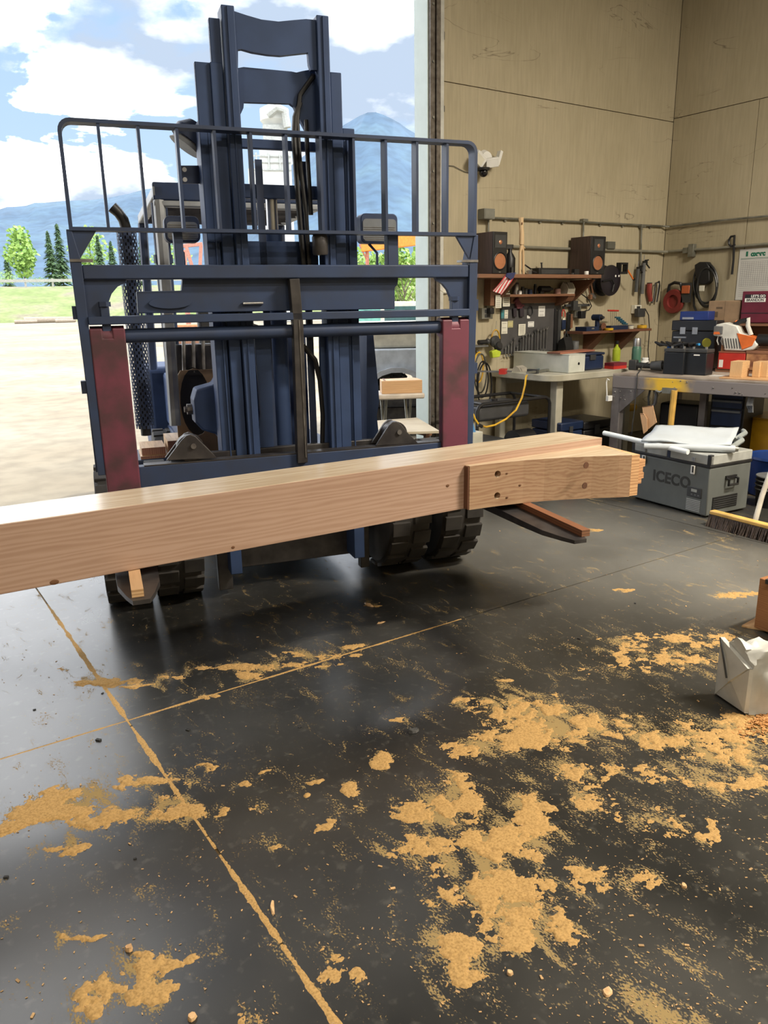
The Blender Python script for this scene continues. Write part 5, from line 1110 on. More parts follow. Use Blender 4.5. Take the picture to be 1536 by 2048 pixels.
MB().tube([PR(1469, 472, .04), PR(1468, 490, .04)], .012, 8).build('grip', black, sw)
MB().tube([PR(1468, 490, .04), PR(1467, 520, .04), PR(1464, 549, .04)], [.014, .012, .013], 8).build('sheath', black, sw)
cb2 = thing('charging_cable', 'thick black cable coiled on a wall hanger by the corner', 'cable', (0, 0, 0))
MB().prismx([(PR(px, py, 0).y, PR(px, py, 0).z) for px, py in ((1398, 530), (1408, 524), (1422, 524), (1428, 534), (1428, 562), (1420, 569), (1408, 568), (1400, 556))], XW-.09, XW-.004).build('hanger', black, cb2, smooth=30, bevel=.01)
m_cab2 = M('cable_black', (.02, .021, .022), .4)
for k, (cx, cy, a_, b_) in enumerate([(1413, 570, 21, 44), (1411, 566, 24, 40), (1414, 574, 19, 38)]):
    MB().tube([PR(cx+a_*math.cos(t), cy+b_*math.sin(t), .05+.02*k) for t in np.linspace(0, 2*PI, 30)], .012, 8).build('coil', m_cab2, cb2)
MB().tube([PR(1392, 560, .05), PR(1387, 590, .05), PR(1388, 612, .05), PR(1394, 626, .05)], .012, 8).build('tail', m_cab2, cb2)
MB().box((XW-.12, PR(1416, 575, 0).y-.03, PR(1416, 582, 0).z), (XW-.11, PR(1416, 575, 0).y+.03, PR(1416, 571, 0).z)).build('tag', paper, cb2)
ft = thing('fish_tape', 'red wire reel with black handle hanging on the right wall', 'reel', (0, 0, 0)); q = PR(1348, 603, .05)
MB(Matrix.Translation((XW-.03, q.y, q.z)) @ Matrix.Rotation(-PI/2, 4, 'Y')).lathe([(.075, 0), (.13, 0), (.14, .015), (.14, .035), (.13, .05), (.075, .05), (.07, .025)], 32).build('reel_ring', M('reel_red', (.24, .035, .03), .5), ft)
MB().tube([PR(1336, 585, .055), PR(1339, 570, .055), PR(1349, 565, .055), PR(1361, 567, .055), PR(1365, 582, .055)], .018, 8).build('handle', black, ft)
og2 = thing('blister_pack', 'orange blister pack hanging beside the red wire reel', 'packet', (0, 0, 0)); y0_, z0_ = Rp(1364, 566, .08); y1_, z1_ = Rp(1380, 605, .08)
MB().box((XW-.08, y1_, z1_), (XW-.07, y0_, z0_)).build('backing', dgrey, og2); MB().box((XW-.095, y1_+.015, z1_+.10), (XW-.08, y0_-.01, z0_-.03)).build('blister', M('pack_orange', (.55, .14, .05), .5), og2, bevel=.005)
# cord trailing on the corner

# ------------------------------------------------------------------ rear table along the door wall
TZ = .90
m_top = M('table_laminate', (.50, .48, .40), .5, col2=(.36, .34, .27), scale=4)
tp = onz(1000, 765, TZ-.02); te = onz(1245, 742, TZ-.02)
x0, x1 = onz(972, 740, TZ).x, 6.75
yF = tp.y-.02
tbl = thing('work_table', 'cream laminate table with rounded corner against the door wall', 'table', (0, 0, 0))
r = .16; out = [(x0+.02, YW-.02), (x0+.02, yF+r)]+[(x0+.02+r-r*math.cos(t), yF+r-r*math.sin(t)) for t in np.linspace(.2, PI/2, 7)]+[(x1, yF), (x1, YW-.02)]
MB().prismz(out, TZ-.065, TZ).build('table_top', m_top, tbl, smooth=30, bevel=.008)
pq = onY(1112, 830, yF+.14)
MB().box((pq.x-.045, yF+.1, 0), (pq.x+.045, yF+.19, TZ-.065)).build('leg', m_top, tbl, bevel=.008); MB().box((x1-.1, yF+.1, 0), (x1-.02, yF+.18, TZ-.065)).build('leg', m_top, tbl, bevel=.008); MB().box((x0+.06, YW-.14, 0), (x0+.14, YW-.06, TZ-.065)).build('leg', m_top, tbl, bevel=.008)
MB().box((x0+.1, YW-.05, TZ-.15), (x1, YW-.03, TZ-.065)).build('rail', m_top, tbl)
def onT(px, py, z=TZ): return onz(px, py, z)
def boxat(name, label, cat, px, py, w, d, h, mat, rz=0., z=TZ, extra=(), bevel=.004, group=None):
    # px, py: photo pixel of the near left bottom corner
    p = onz(px, py, z); t = thing(name, label, cat, (p.x, p.y, z+.0005), rz, group)
    MB().box((0, 0, 0), (w, d, h)).build('body', mat, t, bevel=bevel)
    for nm, mt, b in extra: b.build(nm, mt, t)
    return t
p1 = onz(1137, 747, TZ); hh = onz(1137, 747, TZ).z; hh = onY(1137, 711, p1.y).z-TZ; cwx, cly = .23, YW-.06-p1.y
wbxm = M('white_crate', (.62, .63, .58), .6, col2=(.48, .50, .45), scale=5)
t = thing('white_crate', 'long white box with a dark hole in its end on the rear table', 'box', (p1.x, p1.y, TZ+.0005))
MB().box((0, 0, 0), (cwx, cly, hh)).build('box_body', wbxm, t, bevel=.008); MB().box((-.002, -.002, hh), (cwx+.002, cly, hh+.006)).build('box_rim', wbxm, t); MB().cyl((cwx*.6, -.001, hh*.5), (cwx*.6, .01, hh*.5), .014).build('end_hole', black, t)
t = thing('plank', 'short red-brown board lying across white crate and dark case', 'plank', (p1.x-.02, p1.y+.10, TZ+hh+.0075), .12); MB().box((0, 0, 0), (.58, .16, .016)).build('board', wood('red_board', (.24, .08, .05), (.40, .17, .11), 0), t, smooth=0); MB().box((-.001, .001, .001), (0, .159, .015)).build('end_grain', wdark, t)
t = thing('cooler_case', 'navy cooler case standing right of the white crate', 'case', (p1.x+cwx+.03, p1.y+.08, TZ+.0005))
MB().box((0, 0, 0), (.34, .34, hh*.84)).build('case_body', navy, t, bevel=.02); MB().box((-.005, -.005, hh*.85), (.345, .345, hh)).build('case_lid', M('case_lid', (.016, .03, .07), .4), t, bevel=.01); MB().box((.12, -.012, hh*.6), (.20, 0, hh*.9)).build('latch', dgrey, t)
# small tools on the near table corner
p = onz(1006, 748, TZ); clutter('bar_clamp', 'red bar clamp lying on the table corner', 'clamp', p.x, p.y, TZ+.0005, [('jaw', red, MB().box((-.05, -.03, 0), (.05, .03, .05))), ('bar', steel, MB().box((-.02, .03, .015), (.0, .30, .03))), ('screw', steel, MB().cyl((.02, -.08, .025), (.02, -.03, .025), .008))], .6)
p = onz(1040, 742, TZ); clutter('rag', 'crumpled pale rag beside the white crate', 'rag', p.x, p.y, TZ, [('cloth', M('rag', (.42, .39, .33), .9), MB().prismx([(-.05, .001), (.05, .001), (.04, .03), (.01, .055), (-.03, .035)], -.08, .07)), ('fold', M('rag2', (.36, .33, .28), .9), MB().prismx([(-.06, .001), (-.04, .001), (-.03, .04), (-.05, .03)], -.06, .05))], .3)
p = onz(1080, 746, TZ); clutter('long_clamp', 'grey metal bar clamp lying in front of the white crate', 'clamp', p.x, p.y, TZ+.001, [('bar', galv, MB().box((-.25, -.012, .01), (.25, .012, .03))), ('head', galv, MB().box((.22, -.015, 0), (.25, .08, .04))), ('slider', dgrey, MB().box((-.1, -.02, 0), (-.06, .09, .04)))], .28)
p = onz(1085, 741, TZ); clutter('calliper', 'blue-grey tool lying against the white crate', 'tool', p.x, p.y, TZ+.001, [('handle', M('tool_blue', (.12, .20, .26), .4), MB().cyl((-.1, 0, .012), (.02, 0, .012), .011)), ('shaft', steel, MB().cyl((.02, 0, .012), (.14, 0, .012), .006))], .2)
p = onz(1000, 728, TZ); clutter('tool_caddy', 'dark tray of small tools at the back of the table', 'tray', p.x+.05, p.y, TZ+.0005, [('tray', black, MB().box((-.15, -.08, 0), (.15, .08, .05))), ('driver', red, MB().cyl((-.08, 0, .05), (-.08, .01, .14), .012)), ('driver', wshelf, MB().cyl((.0, 0, .05), (.01, .01, .16), .012)), ('driver', dgrey, MB().cyl((.08, 0, .05), (.08, -.01, .13), .012))])
p = onz(1212, 738, TZ); clutter('red_case', 'small red case at the right end of the rear table', 'case', p.x+.12, p.y-.02, TZ+.0005, [('lower_shell', red, MB().box((-.10, -.06, 0), (.10, .06, .03))), ('upper_shell', darkred, MB().box((-.10, -.06, .031), (.10, .06, .06)))])
q = Wp(1233, 705, .15); clutter('spray_can', 'lime green bottle behind the navy case', 'bottle', q[0], YW-.15, TZ+.0005, [('bottle_body', lime, MB().lathe([(.04, 0), (.045, .01), (.045, .13), (.015, .17), (.015, .19)], 18)), ('cap', black, MB().lathe([(.018, .19), (.02, .20), (.02, .225), (.012, .23)], 14))])
q = Wp(1147, 695, .1); clutter('wood_block', 'grey paint tin standing behind the white crate', 'can', q[0], YW-.12, TZ+.0005, [('can_body', grey, MB().lathe([(.04, 0), (.042, .004), (.042, .25), (.04, .255)], 18)), ('can_label', paper, MB().lathe([(.0425, .03), (.0425, .09)], 18))])
q = Wp(1135, 690, .1); clutter('tool_bag', 'black bag leaning on the wall behind the plank', 'bag', q[0]-.05, YW-.12, TZ+.0005, [('bag_body', black, MB().prismx([(-.06, 0), (.06, 0), (.05, .26), (-.02, .30), (-.06, .2)], -.06, .06)), ('strap', dgrey, MB().tube([(-.04, 0, .28), (0, 0, .36), (.04, 0, .28)], .008))])
yc = thing('extension_cable', 'yellow extension cord hanging from the table corner and looping left', 'cord', (0, 0, 0))
def PY(px, py, Y): p = onY(px, py, Y); return p
yq = yF-.012
MB().tube([Vector((PY(1054, 744, yF+.1).x, yF+.1, TZ+.012)), Vector((PY(1053, 746, yF+.02).x, yF+.02, TZ+.012)), PY(1052, 752, yq), PY(1050, 770, yq), PY(1044, 795, yq), PY(1032, 820, yq-.02), PY(1012, 838, yq-.03), PY(990, 850, yq-.04), PY(972, 854, yq-.05), PY(958, 850, yq-.05), PY(950, 838, yq-.04), PY(946, 828, yq-.03)], .009, 8).build('cable', yellow, yc)
MB().cyl(PY(964, 853, yq-.05), PY(956, 849, yq-.05), .016, n=10).build('connector', black, yc)
# PVC offcut with a blue handle in it
t = thing('tube_holder', 'cream square tube holding a blue handled tool left of the generator', 'holder', (0, 0, 0)); a = onY(946, 866, yF-.1); b = onY(966, 866, yF-.1)
MB().box((a.x, yF-.1, 0), (b.x, yF, a.z)).build('tube', M('cream_tube', (.55, .54, .46), .6), t, bevel=.004); MB().tube([(a.x+.05, yF-.06, a.z-.02), (a.x+.015, yF-.05, a.z+.10)], .017, 8).build('tool_handle', M('light_blue', (.10, .30, .62), .4), t)
# generator under the table
gn = thing('generator', 'black portable generator in a tube frame under the rear table', 'generator', (0, 0, 0))
ga, gb = onY(955, 880, yF-.0), onY(1104, 880, yF)
gx0, gx1, gy0, gy1, gzt = ga.x+.01, gb.x-.03, yF+.02, yF+.55, onY(1030, 800, yF+.05).z
for y in (gy0, gy1-.05):
    pts = [(gx0, y, .06), (gx0, y, gzt-.06), (gx0+.02, y, gzt-.02), (gx0+.06, y, gzt), (gx1-.06, y, gzt), (gx1-.02, y, gzt-.02), (gx1, y, gzt-.06), (gx1, y, .06), (gx1-.06, y, .02), (gx0+.06, y, .02), (gx0, y, .06)]
    MB().tube(pts, .016, 8).build('frame_tube', black, gn)
for x in (gx0+.06, gx1-.06):
    for z in (.02, gzt): MB().cyl((x, gy0, z), (x, gy1-.05, z), .014).build('cross_tube', black, gn)
MB().box((gx0+.05, gy0+.04, gzt-.17), (gx1-.22, gy1-.1, gzt-.025)).build('fuel_tank', M('tank_grey', (.06, .062, .068), .35), gn, bevel=.03)
MB().cyl(((gx0+gx1)/2-.08, gy0+.2, gzt-.03), ((gx0+gx1)/2-.08, gy0+.2, gzt+.005), .035).build('fuel_cap', black, gn)
MB().box((gx0+.04, gy0+.02, .12), (gx0+.36, gy1-.1, .36)).build('control_panel', dgrey, gn, bevel=.01)
MB().cyl((gx1-.28, gy0+.2, .25), (gx1-.06, gy0+.2, .25), .13, n=20).build('engine_shroud', black, gn)
lb = MB().box((gx1-.34, gy0, .16), (gx1-.10, gy0+.02, .34)).build('badge_panel', black, gn, bevel=.004)
MB(Matrix.Translation((gx1-.29, gy0-.001, .23)) @ Matrix.Rotation(PI/2, 4, 'X')).lathe([(.022, 0), (.02, .002), (0, .002)], 18).build('round_badge', white, lb)
text('badge_text', '10HP', .05, white, lb, face_Y(gx1-.16, gy0-.0015, .245), .0006, .001)
MB().box((gx1-.34, gy0-.002, .30), (gx1-.26, gy0, .312)).build('badge_strip', white, lb); MB().box((gx1-.20, gy0-.002, .30), (gx1-.12, gy0, .308)).build('badge_strip', white, lb)
MB().cyl((gx0+.46, gy0+.03, .14), (gx0+.46, gy0+.03, .30), .03).build('air_valve', galv, gn)
MB(Matrix.Translation((gx0+.2, gy0+.02, .08)) @ Matrix.Rotation(PI/2, 4, 'X')).lathe([(.08, -.05), (.09, -.02), (.08, .01), (.03, .015)], 22).build('wheel', rubber, gn)
# cases under the rear table, right of the leg
def under(px0, px1, h, d, lb, mat, name='tool_case', yoff=.05, extra=None):
    a, b = onY(px0, 860, yF+yoff), onY(px1, 860, yF+yoff); t = thing(name, lb, 'case', (a.x, yF+yoff, 0))
    w = b.x-a.x; MB().box((0, 0, 0), (w, d, h*.78)).build('case_body', mat, t, bevel=.012); MB().box((-.006, -.006, h*.80), (w+.006, d+.006, h)).build('case_lid', mat, t, bevel=.012); MB().box((w*.35, -.016, h*.66), (w*.5, -.004, h*.9)).build('latch', dgrey, t)
    return t
under(1122, 1165, .42, .4, 'dark blue tool chest under the rear table next to its leg', navy)
under(1168, 1225, .40, .4, 'large black case under the rear table beside the bench', black)
q = onY(1131, 855, yF-.02); clutter('chain_saw_chain', 'orange cased tool on the floor below the rear table', 'tool', q.x, yF-.06, 0, [('housing', orange, MB().box((-.05, -.04, 0), (.06, .04, .30))), ('guard', dgrey, MB().box((-.09, -.03, .02), (-.05, .03, .26)))])
q = onz(1205, 815, .43); clutter('cordless_tool', 'yellow and black power tool lying on the black case', 'power tool', q.x+.02, yF+.2, .404, [('motor', yellow, MB().cyl((-.02, 0, .05), (.12, 0, .05), .04)), ('grip', black, MB().box((-.16, -.02, .02), (-.02, .02, .07))), ('foot', black, MB().box((-.2, -.04, 0), (-.14, .04, .05)))])

# ------------------------------------------------------------------ steel workbench at right
BZ = .90
A_ = onz(1226, 747, BZ); B_ = onz(1536, 764, BZ); bdir = (B_-A_); brz = math.atan2(bdir.y, bdir.x)
m_bench = M('bench_steel', (.20, .185, .185), .5, .35, col2=(.11, .10, .10), scale=6)
m_ply = M('bench_top', (.42, .37, .32), .7, col2=(.22, .18, .15), scale=5)
wbh = thing('workbench', 'heavy steel workbench with yellow spray paint on its front rail', 'workbench', (A_.x, A_.y, 0), brz)
BL, BD = 2.6, 1.42
def bmat_yellow():
    m = bpy.data.materials.new('sprayed_steel'); m.use_nodes = True; t = m.node_tree; n = t.nodes; b = n['Principled BSDF']; L = t.links.new; b.inputs['Roughness'].default_value = .5
    c = n.new('ShaderNodeTexCoord'); s = n.new('ShaderNodeSeparateXYZ'); L(c.outputs['Object'], s.inputs[0])
    ns = n.new('ShaderNodeTexNoise'); ns.inputs['Scale'].default_value = 9; L(c.outputs['Object'], ns.inputs['Vector'])
    d = n.new('ShaderNodeMath'); d.operation = 'SUBTRACT'; d.inputs[1].default_value = YELX; L(s.outputs[0], d.inputs[0]); a = n.new('ShaderNodeMath'); a.operation = 'ABSOLUTE'; L(d.outputs[0], a.inputs[0])
    mu = n.new('ShaderNodeMath'); mu.operation = 'MULTIPLY_ADD'; mu.inputs[1].default_value = .25; L(ns.outputs['Fac'], mu.inputs[0]); L(a.outputs[0], mu.inputs[2])
    r = n.new('ShaderNodeValToRGB'); r.color_ramp.elements[0].position = .20; r.color_ramp.elements[0].color = (.72, .46, .04, 1); r.color_ramp.elements[1].position = .38; r.color_ramp.elements[1].color = (.19, .17, .17, 1); L(mu.outputs[0], r.inputs[0]); L(r.outputs[0], b.inputs['Base Color']); return m
def bloc(px, py, z=BZ):
    p = onz(px, py, z)-Vector((A_.x, A_.y, 0)); c, s = math.cos(brz), math.sin(brz); return p.x*c+p.y*s, -p.x*s+p.y*c
def bfront(px, py):      # point on the front plane of the bench
    n_ = Vector((-math.sin(brz), math.cos(brz), 0)); p = onP(px, py, Vector((A_.x, A_.y, 0)), n_); q = p-Vector((A_.x, A_.y, 0)); return q.x*math.cos(brz)+q.y*math.sin(brz), p.z
YELX = bfront(1335, 757)[0]
MB().box((0, 0, BZ-.02), (BL, BD, BZ)).build('top_sheet', m_ply, wbh, bevel=.003)
MB().box((0, -.004, BZ-.135), (BL, .06, BZ-.02)).build('front_rail', bmat_yellow(), wbh, bevel=.006)
MB().box((-.004, .06, BZ-.135), (.06, BD, BZ-.02)).build('side_rail', m_bench, wbh, bevel=.006)
for x, y in ((0, 0), (BL-.1, 0), (0, BD-.09), (BL-.1, BD-.09)): MB().box((x, y, 0), (x+.09, y+.09, BZ-.135)).build('leg', m_bench, wbh, bevel=.006)
gxx = bfront(1290, 780)[0]; gz_ = bfront(1240, 825)[1]
MB().prism([(.08, BZ-.135), (gxx, BZ-.135), (.09, gz_)], -.002, .012).build('gusset', m_bench, wbh, smooth=0)
rr = random.Random(2)
for i in range(26):
    x, z = rr.uniform(.02, .2), rr.uniform(BZ-.28, BZ-.15)
    if i > 8: x, z = rr.uniform(.25, 1.6), rr.uniform(BZ-.12, BZ-.03)
    MB().ball((x, -.004, z), rr.uniform(.004, .009), 6, 4).build('weld_spatter', m_edge, wbh)
mx_ = bfront(1385, 830)[0]; MB().box((mx_-.03, .2, 0), (mx_+.03, .26, BZ-.135)).build('inner_post', m_bench, wbh)
# hanging wire hook at the bench's left end
q = bfront(1215, 756); hkw = thing('wire_hook', 'bent white wire hook hanging on the left end of the bench', 'hook', (0, 0, 0)); bp3 = lambda px, py, dy=-.02: (lambda q: Vector((A_.x, A_.y, 0))+Vector((math.cos(brz)*q[0]+math.sin(brz)*-dy*1, math.sin(brz)*q[0]+math.cos(brz)*dy, q[1])))(bfront(px, py))
MB().tube([bp3(1221, 760), bp3(1217, 757), bp3(1215, 764), bp3(1216, 790), bp3(1215, 797)], .006, 7).build('wire', white, hkw); MB().boxc(bp3(1221, 796), (.07, .03, .05)).build('plastic_foot', white, hkw)
def onB(px, py, dz=0.): return onz(px, py, BZ+dz)
def bthing(name, label, cat, px, py, rz=None, dz=0., group=None):
    p = onB(px, py, dz); return thing(name, label, cat, (p.x, p.y, BZ+dz+.0005), brz if rz is None else rz, group)
def bx3(px, py, dy):
    n_ = Vector((-math.sin(brz), math.cos(brz), 0)); return onP(px, py, Vector((A_.x, A_.y, 0))+n_*dy, n_)
# thermos
t = bthing('thermos', 'green thermos flask with steel cup standing on the bench corner', 'thermos', 1271, 735); s_ = mpp(t.location); r_ = 9*s_
MB().lathe([(r_*.98, 0), (r_, .006), (r_, 37*s_), (r_*.86, 40*s_)], 24).build('flask', green, t); MB().lathe([(r_*.84, 40*s_), (r_*.84, 41*s_), (r_*.84, 54*s_), (r_*.72, 57*s_), (r_*.5, 57.5*s_)], 24).build('steel_cup', steel, t); MB().lathe([(r_*.9, 39*s_), (r_*.92, 40*s_), (r_*.84, 41.5*s_)], 24).build('collar', green, t)
t = bthing('bottle', 'small white plastic bottle beside the thermos', 'bottle', 1289, 735); MB().lathe([(.044, 0), (.046, .005), (.046, .06), (.03, .075)], 20).build('bottle_body', white, t); MB().lathe([(.028, .073), (.034, .078), (.034, .095), (.03, .1)], 18).build('bottle_cap', white, t)
t = bthing('heat_gun', 'grey and black corded power tool lying in front of the thermos', 'power tool', 1292, 741, brz+.1); MB().cyl((-.13, 0, .05), (.05, 0, .045), .03, .026, n=14).build('tool_body', dgrey, t); MB().cyl((.05, 0, .05), (.16, 0, .055), .042, .05, n=18).build('motor_housing', grey, t); MB().cyl((.16, 0, .055), (.2, 0, .055), .04, .03, n=18).build('end_cap', black, t); MB().box((-.17, -.035, 0), (-.09, .035, .10)).build('battery', dgrey, t, bevel=.01)
cd_ = thing('extension_lead', 'thin grey cord falling over the front of the bench to the floor', 'cord', (0, 0, 0)); MB().tube([onB(1298, 724, .07), onB(1288, 728, .06), onB(1280, 742, .02), bp3(1276, 748, -.01), bp3(1274, 775, -.01), bp3(1270, 820, -.01), bp3(1266, 850, -.012), bp3(1265, 868, -.015)], .005, 6).build('cable', dgrey, cd_); MB().boxc(bp3(1265, 866, -.02), (.015, .015, .03)).build('plug', black, cd_)
# batteries
for k, (x0_, x1_) in enumerate(((1325, 1367), (1367.5, 1412))):
    a, b = onB(x0_, 748+k*1.5), onB(x1_, 750+k*1.5); w = (b-a).length*.98
    t = thing('battery', ['large black battery on the bench, left one of a touching pair', 'large black battery on the bench, right one of a touching pair'][k], 'battery', (a.x, a.y, BZ+.0005), brz, 'black batteries'); h_ = 50*mpp(a)
    MB().box((0, 0, 0), (w, .17, h_*.86)).build('case', M('battery_black', (.012, .014, .018), .35) if k == 0 else bpy.data.materials['battery_black'], t, bevel=.006); MB().box((-.002, -.002, h_*.87), (w+.002, .172, h_)).build('lid', dgrey, t, bevel=.005)
    for x in (.04, w-.04): MB().cyl((x, .08, h_), (x, .08, h_+.02), .012).build('terminal', steel, t)
    if k == 1: MB().box((w*.4, -.0035, h_*.76), (w*.68, -.001, h_*.81)).build('sticker', white, t)
zbt = BZ+50*mpp(onB(1367, 748))
# things lying on the batteries
def onbat(px, py): return onz(px, py, zbt)
p = onbat(1345, 696); ct = thing('cable_bundle', 'tangle of black jumper cable lying on the batteries', 'cable', (p.x, p.y, zbt+.006), brz); rr = random.Random(5)
for k in range(5): MB().tube([(-.05+k*.03+.12*math.sin(i*.9+k), .03+.06*math.cos(i*.8+k*2), .012+.016*((i+k) % 3)) for i in range(9)], .011, 7).build('loop', black, ct)
p = onbat(1388, 695.5); t = thing('gun_sprayer', 'blue-tipped black tool resting on the batteries', 'tool', (p.x, p.y, zbt+.001), brz-.6); MB().cyl((-.1, 0, .02), (.05, 0, .03), .018).build('handle', black, t); MB().cyl((.05, 0, .03), (.08, 0, .034), .012).build('blue_tip', M('tip_blue', (.02, .28, .65), .4), t)
p = onbat(1358, 695); t = thing('faucet_handle', 'chrome pedestal valve standing on the batteries', 'valve', (p.x, p.y, zbt+.001), brz); MB().lathe([(.03, 0), (.012, .01), (.010, .08), (.02, .09)], 16).build('stem', steel, t); MB().box((-.06, -.008, .088), (.06, .008, .1)).build('lever', steel, t)
# blue bag behind
t = bthing('blue_bag', 'bright blue plastic bag standing behind the batteries', 'bag', 1308, 736, brz); t.location = t.location+Vector((-math.sin(brz), math.cos(brz), 0))*.2; MB().prism([(0, 0), (.12, 0), (.13, .10), (.10, .22), (.03, .23), (.01, .12)], 0, .14).build('bag_body', M('bag_blue', (.02, .16, .62), .35), t, smooth=0, bevel=.015); MB().box((.03, .04, .23), (.09, .1, .245)).build('bag_tie', white, t)
# red box and stained box
a, b = onB(1413, 741), onB(1487, 735); t = bthing('red_box', 'bright red metal box with small white label on the bench', 'box', 1432, 744, brz); pr_ = bx3(1434, 740, .68); t.location = (pr_.x, pr_.y, BZ+.0305); s_ = (bx3(1452, 703, .68).z-BZ-.032)/38; MB().box((-.02, .01, -.03), (.6, .19, -.0005)).build('riser_board', wshelf, t); MB().box((0, 0, 0), (58*s_, .2, 36*s_)).build('box_body', red, t, bevel=.004); MB().box((-.002, -.003, 36*s_), (58*s_, .2, 38*s_)).build('box_lid', M('rusty_lid', (.35, .12, .07), .6), t); MB().box((.012, -.002, .015), (.05, 0, 20*s_)).build('label_sheet', white, t)
MB().box((60*s_, .0, 0), (66*s_+.45, .3, 41*s_)).build('shelf_box', M('rust_steel', (.16, .06, .03), .7, col2=(.45, .22, .10), scale=10), bthing('rusty_tray', 'rust-stained steel tray to the right of the red box', 'tray', 1432, 744, brz), bevel=.004)
bpy.data.objects['rusty_tray'].location = t.location
MB().box((59.6*s_, -.004, 36*s_), (66*s_+.452, .304, 41.5*s_)).build('tray_lip', M('rust_lip', (.25, .11, .06), .7), bpy.data.objects['rusty_tray'])
# black tool case, blue case, cardboard carton, maroon sign box stacked behind
def stack(name, label, cat, x0_, y0_, x1_, y1_, back, mat, d=.25, extra=None, rz=None):
    n_ = Vector((-math.sin(brz), math.cos(brz), 0)); p0 = Vector((A_.x, A_.y, 0))+n_*back; a = onP(x0_, y1_, p0, n_); b = onP(x1_, y0_, p0, n_); c = onP(x1_, y1_, p0, n_)
    w = (Vector((c.x-a.x, c.y-a.y))).length; h = b.z-a.z; t = thing(name, label, cat, (a.x, a.y, a.z), brz); MB().box((0, 0, 0), (w, d, h)).build('body', mat, t, bevel=.006); return t, w, h
t, w, h = stack('tool_box', 'black steel tool box with yellow round sticker behind the batteries', 'tool box', 1341, 641, 1428, 700, .86, M('box_black', (.014, .016, .022), .35), .18)
t.location.z = BZ+.0005
for c_ in list(t.children): COL.objects.unlink(c_); bpy.data.objects.remove(c_)
h = onP(1390, 641, Vector((A_.x, A_.y, 0))+Vector((-math.sin(brz), math.cos(brz), 0))*.86, Vector((-math.sin(brz), math.cos(brz), 0))).z-BZ
MB().box((0, 0, 0), (w, .18, h*.78)).build('box_body', bpy.data.materials['box_black'], t, bevel=.008); MB().box((-.006, -.006, h*.79), (w+.006, .186, h)).build('box_lid', bpy.data.materials['box_black'], t, bevel=.008)
for fx in (.2, .48): MB().box((w*fx, -.012, h*.72), (w*(fx+.12), -.002, h*.86)).build('latch', steel, t)
MB(Matrix.Translation((w*.82, -.001, h*.55)) @ Matrix.Rotation(PI/2, 4, 'X')).lathe([(.045, 0), (.044, .002), (0, .002)], 24).build('sticker', M('sticker_yellow', (.45, .42, .03), .6), t)
zk = BZ+h
t, w2, h2 = stack('blue_case', 'flat royal blue case on top of the black tool box', 'case', 1359, 622, 1416, 640, .87, M('case_blue', (.012, .035, .20), .4), .16); t.location.z = zk+.001
MB().box((w2*.1, -.004, .01), (w2*.5, 0, .03)).build('tool_row', steel, t)
m_card = M('cardboard', (.30, .20, .12), .8)
t, w2, h2 = stack('cardboard_box', 'brown cardboard carton behind the black tool box', 'box', 1414, 601, 1478, 645, 1.08, m_card, .25); t.location.z = zk+.001 if False else t.location.z
MB().box((w2*.25, -.001, h2*.62), (w2*.45, 0, h2*.72)).build('print_mark', M('print', (.12, .08, .05), .8), t); MB().box((w2*.2, -.001, h2*.25), (w2*.32, 0, h2*.5)).build('print_mark', bpy.data.materials['print'], t); MB().box((w2*.52, -.001, 0), (w2*.525, 0, h2)).build('carton_seam', bpy.data.materials['print'], t)
sup = thing('rear_crate', 'wooden shelf box carrying cardboard carton and maroon case at the back of the bench', 'crate', t.location.copy(), brz); dz_ = t.location.z-BZ
sup.location.z = BZ+.0005
MB().box((-.02, -.01, dz_-.03), (1.1, .30, dz_-.002)).build('crate_top', wshelf, sup); MB().box((-.02, .27, 0), (1.1, .29, dz_-.03)).build('crate_back', wshelf, sup); MB().box((.10, .0, 0), (.12, .27, dz_-.03)).build('crate_side', wshelf, sup); MB().box((1.06, .0, 0), (1.08, .27, dz_-.03)).build('crate_side', wshelf, sup)
t3, w3, h3 = stack('maroon_case', "maroon case with black and white LET'S GO sticker on the crate", 'case', 1479, 584, 1556, 648, 1.06, M('maroon_paint', (.13, .012, .03), .4), .28)
t3.location.z = t.location.z
MB().box((0, -.003, h3*.30), (w3, 0, h3*.32)).build('case_seam', black, t3)
MB().box((w3*.08, -.003, h3*.78), (w3*.62, -.001, h3*.90)).build('sticker_black', black, t3); MB().box((w3*.08, -.003, h3*.66), (w3*.62, -.001, h3*.78)).build('sticker_white', white, t3)
text('sticker_text', "LET'S GO", h3*.11, white, t3, Matrix.Translation((w3*.42, -.0035, h3*.84)) @ Matrix.Rotation(PI/2, 4, 'X'), .0005, .001); text('sticker_text', 'BRANDON', h3*.11, black, t3, Matrix.Translation((w3*.35, -.0035, h3*.72)) @ Matrix.Rotation(PI/2, 4, 'X'), .0005, .001)
# leaf blower on the red box
zb_ = BZ+38*mpp(onB(1450, 735))
pb = bx3(1452, 703, .71); zb_ = pb.z; lbz = thing('leaf_blower', 'white and orange cordless leaf blower lying on the red box', 'leaf blower', (pb.x, pb.y, zb_+.001), brz); s_ = mpp(pb)
def Q(px, py): return ((px-1452)*s_*1.02, (704-py)*s_)
m_bw, m_bo = M('blower_white', (.70, .70, .66), .4), M('blower_orange', (.72, .16, .03), .4)
MB().prism([Q(*p) for p in ((1423, 668), (1427, 652), (1445, 648), (1468, 654), (1476, 668), (1500, 676), (1510, 690), (1502, 700), (1484, 703), (1448, 703), (1440, 676), (1424, 674))], 0, .12).build('housing', m_bw, lbz, smooth=20, bevel=.012)
MB().prism([Q(*p) for p in ((1469, 668), (1506, 676), (1500, 692), (1482, 700))], -.006, .126).build('side_panel', m_bo, lbz, smooth=20, bevel=.004)
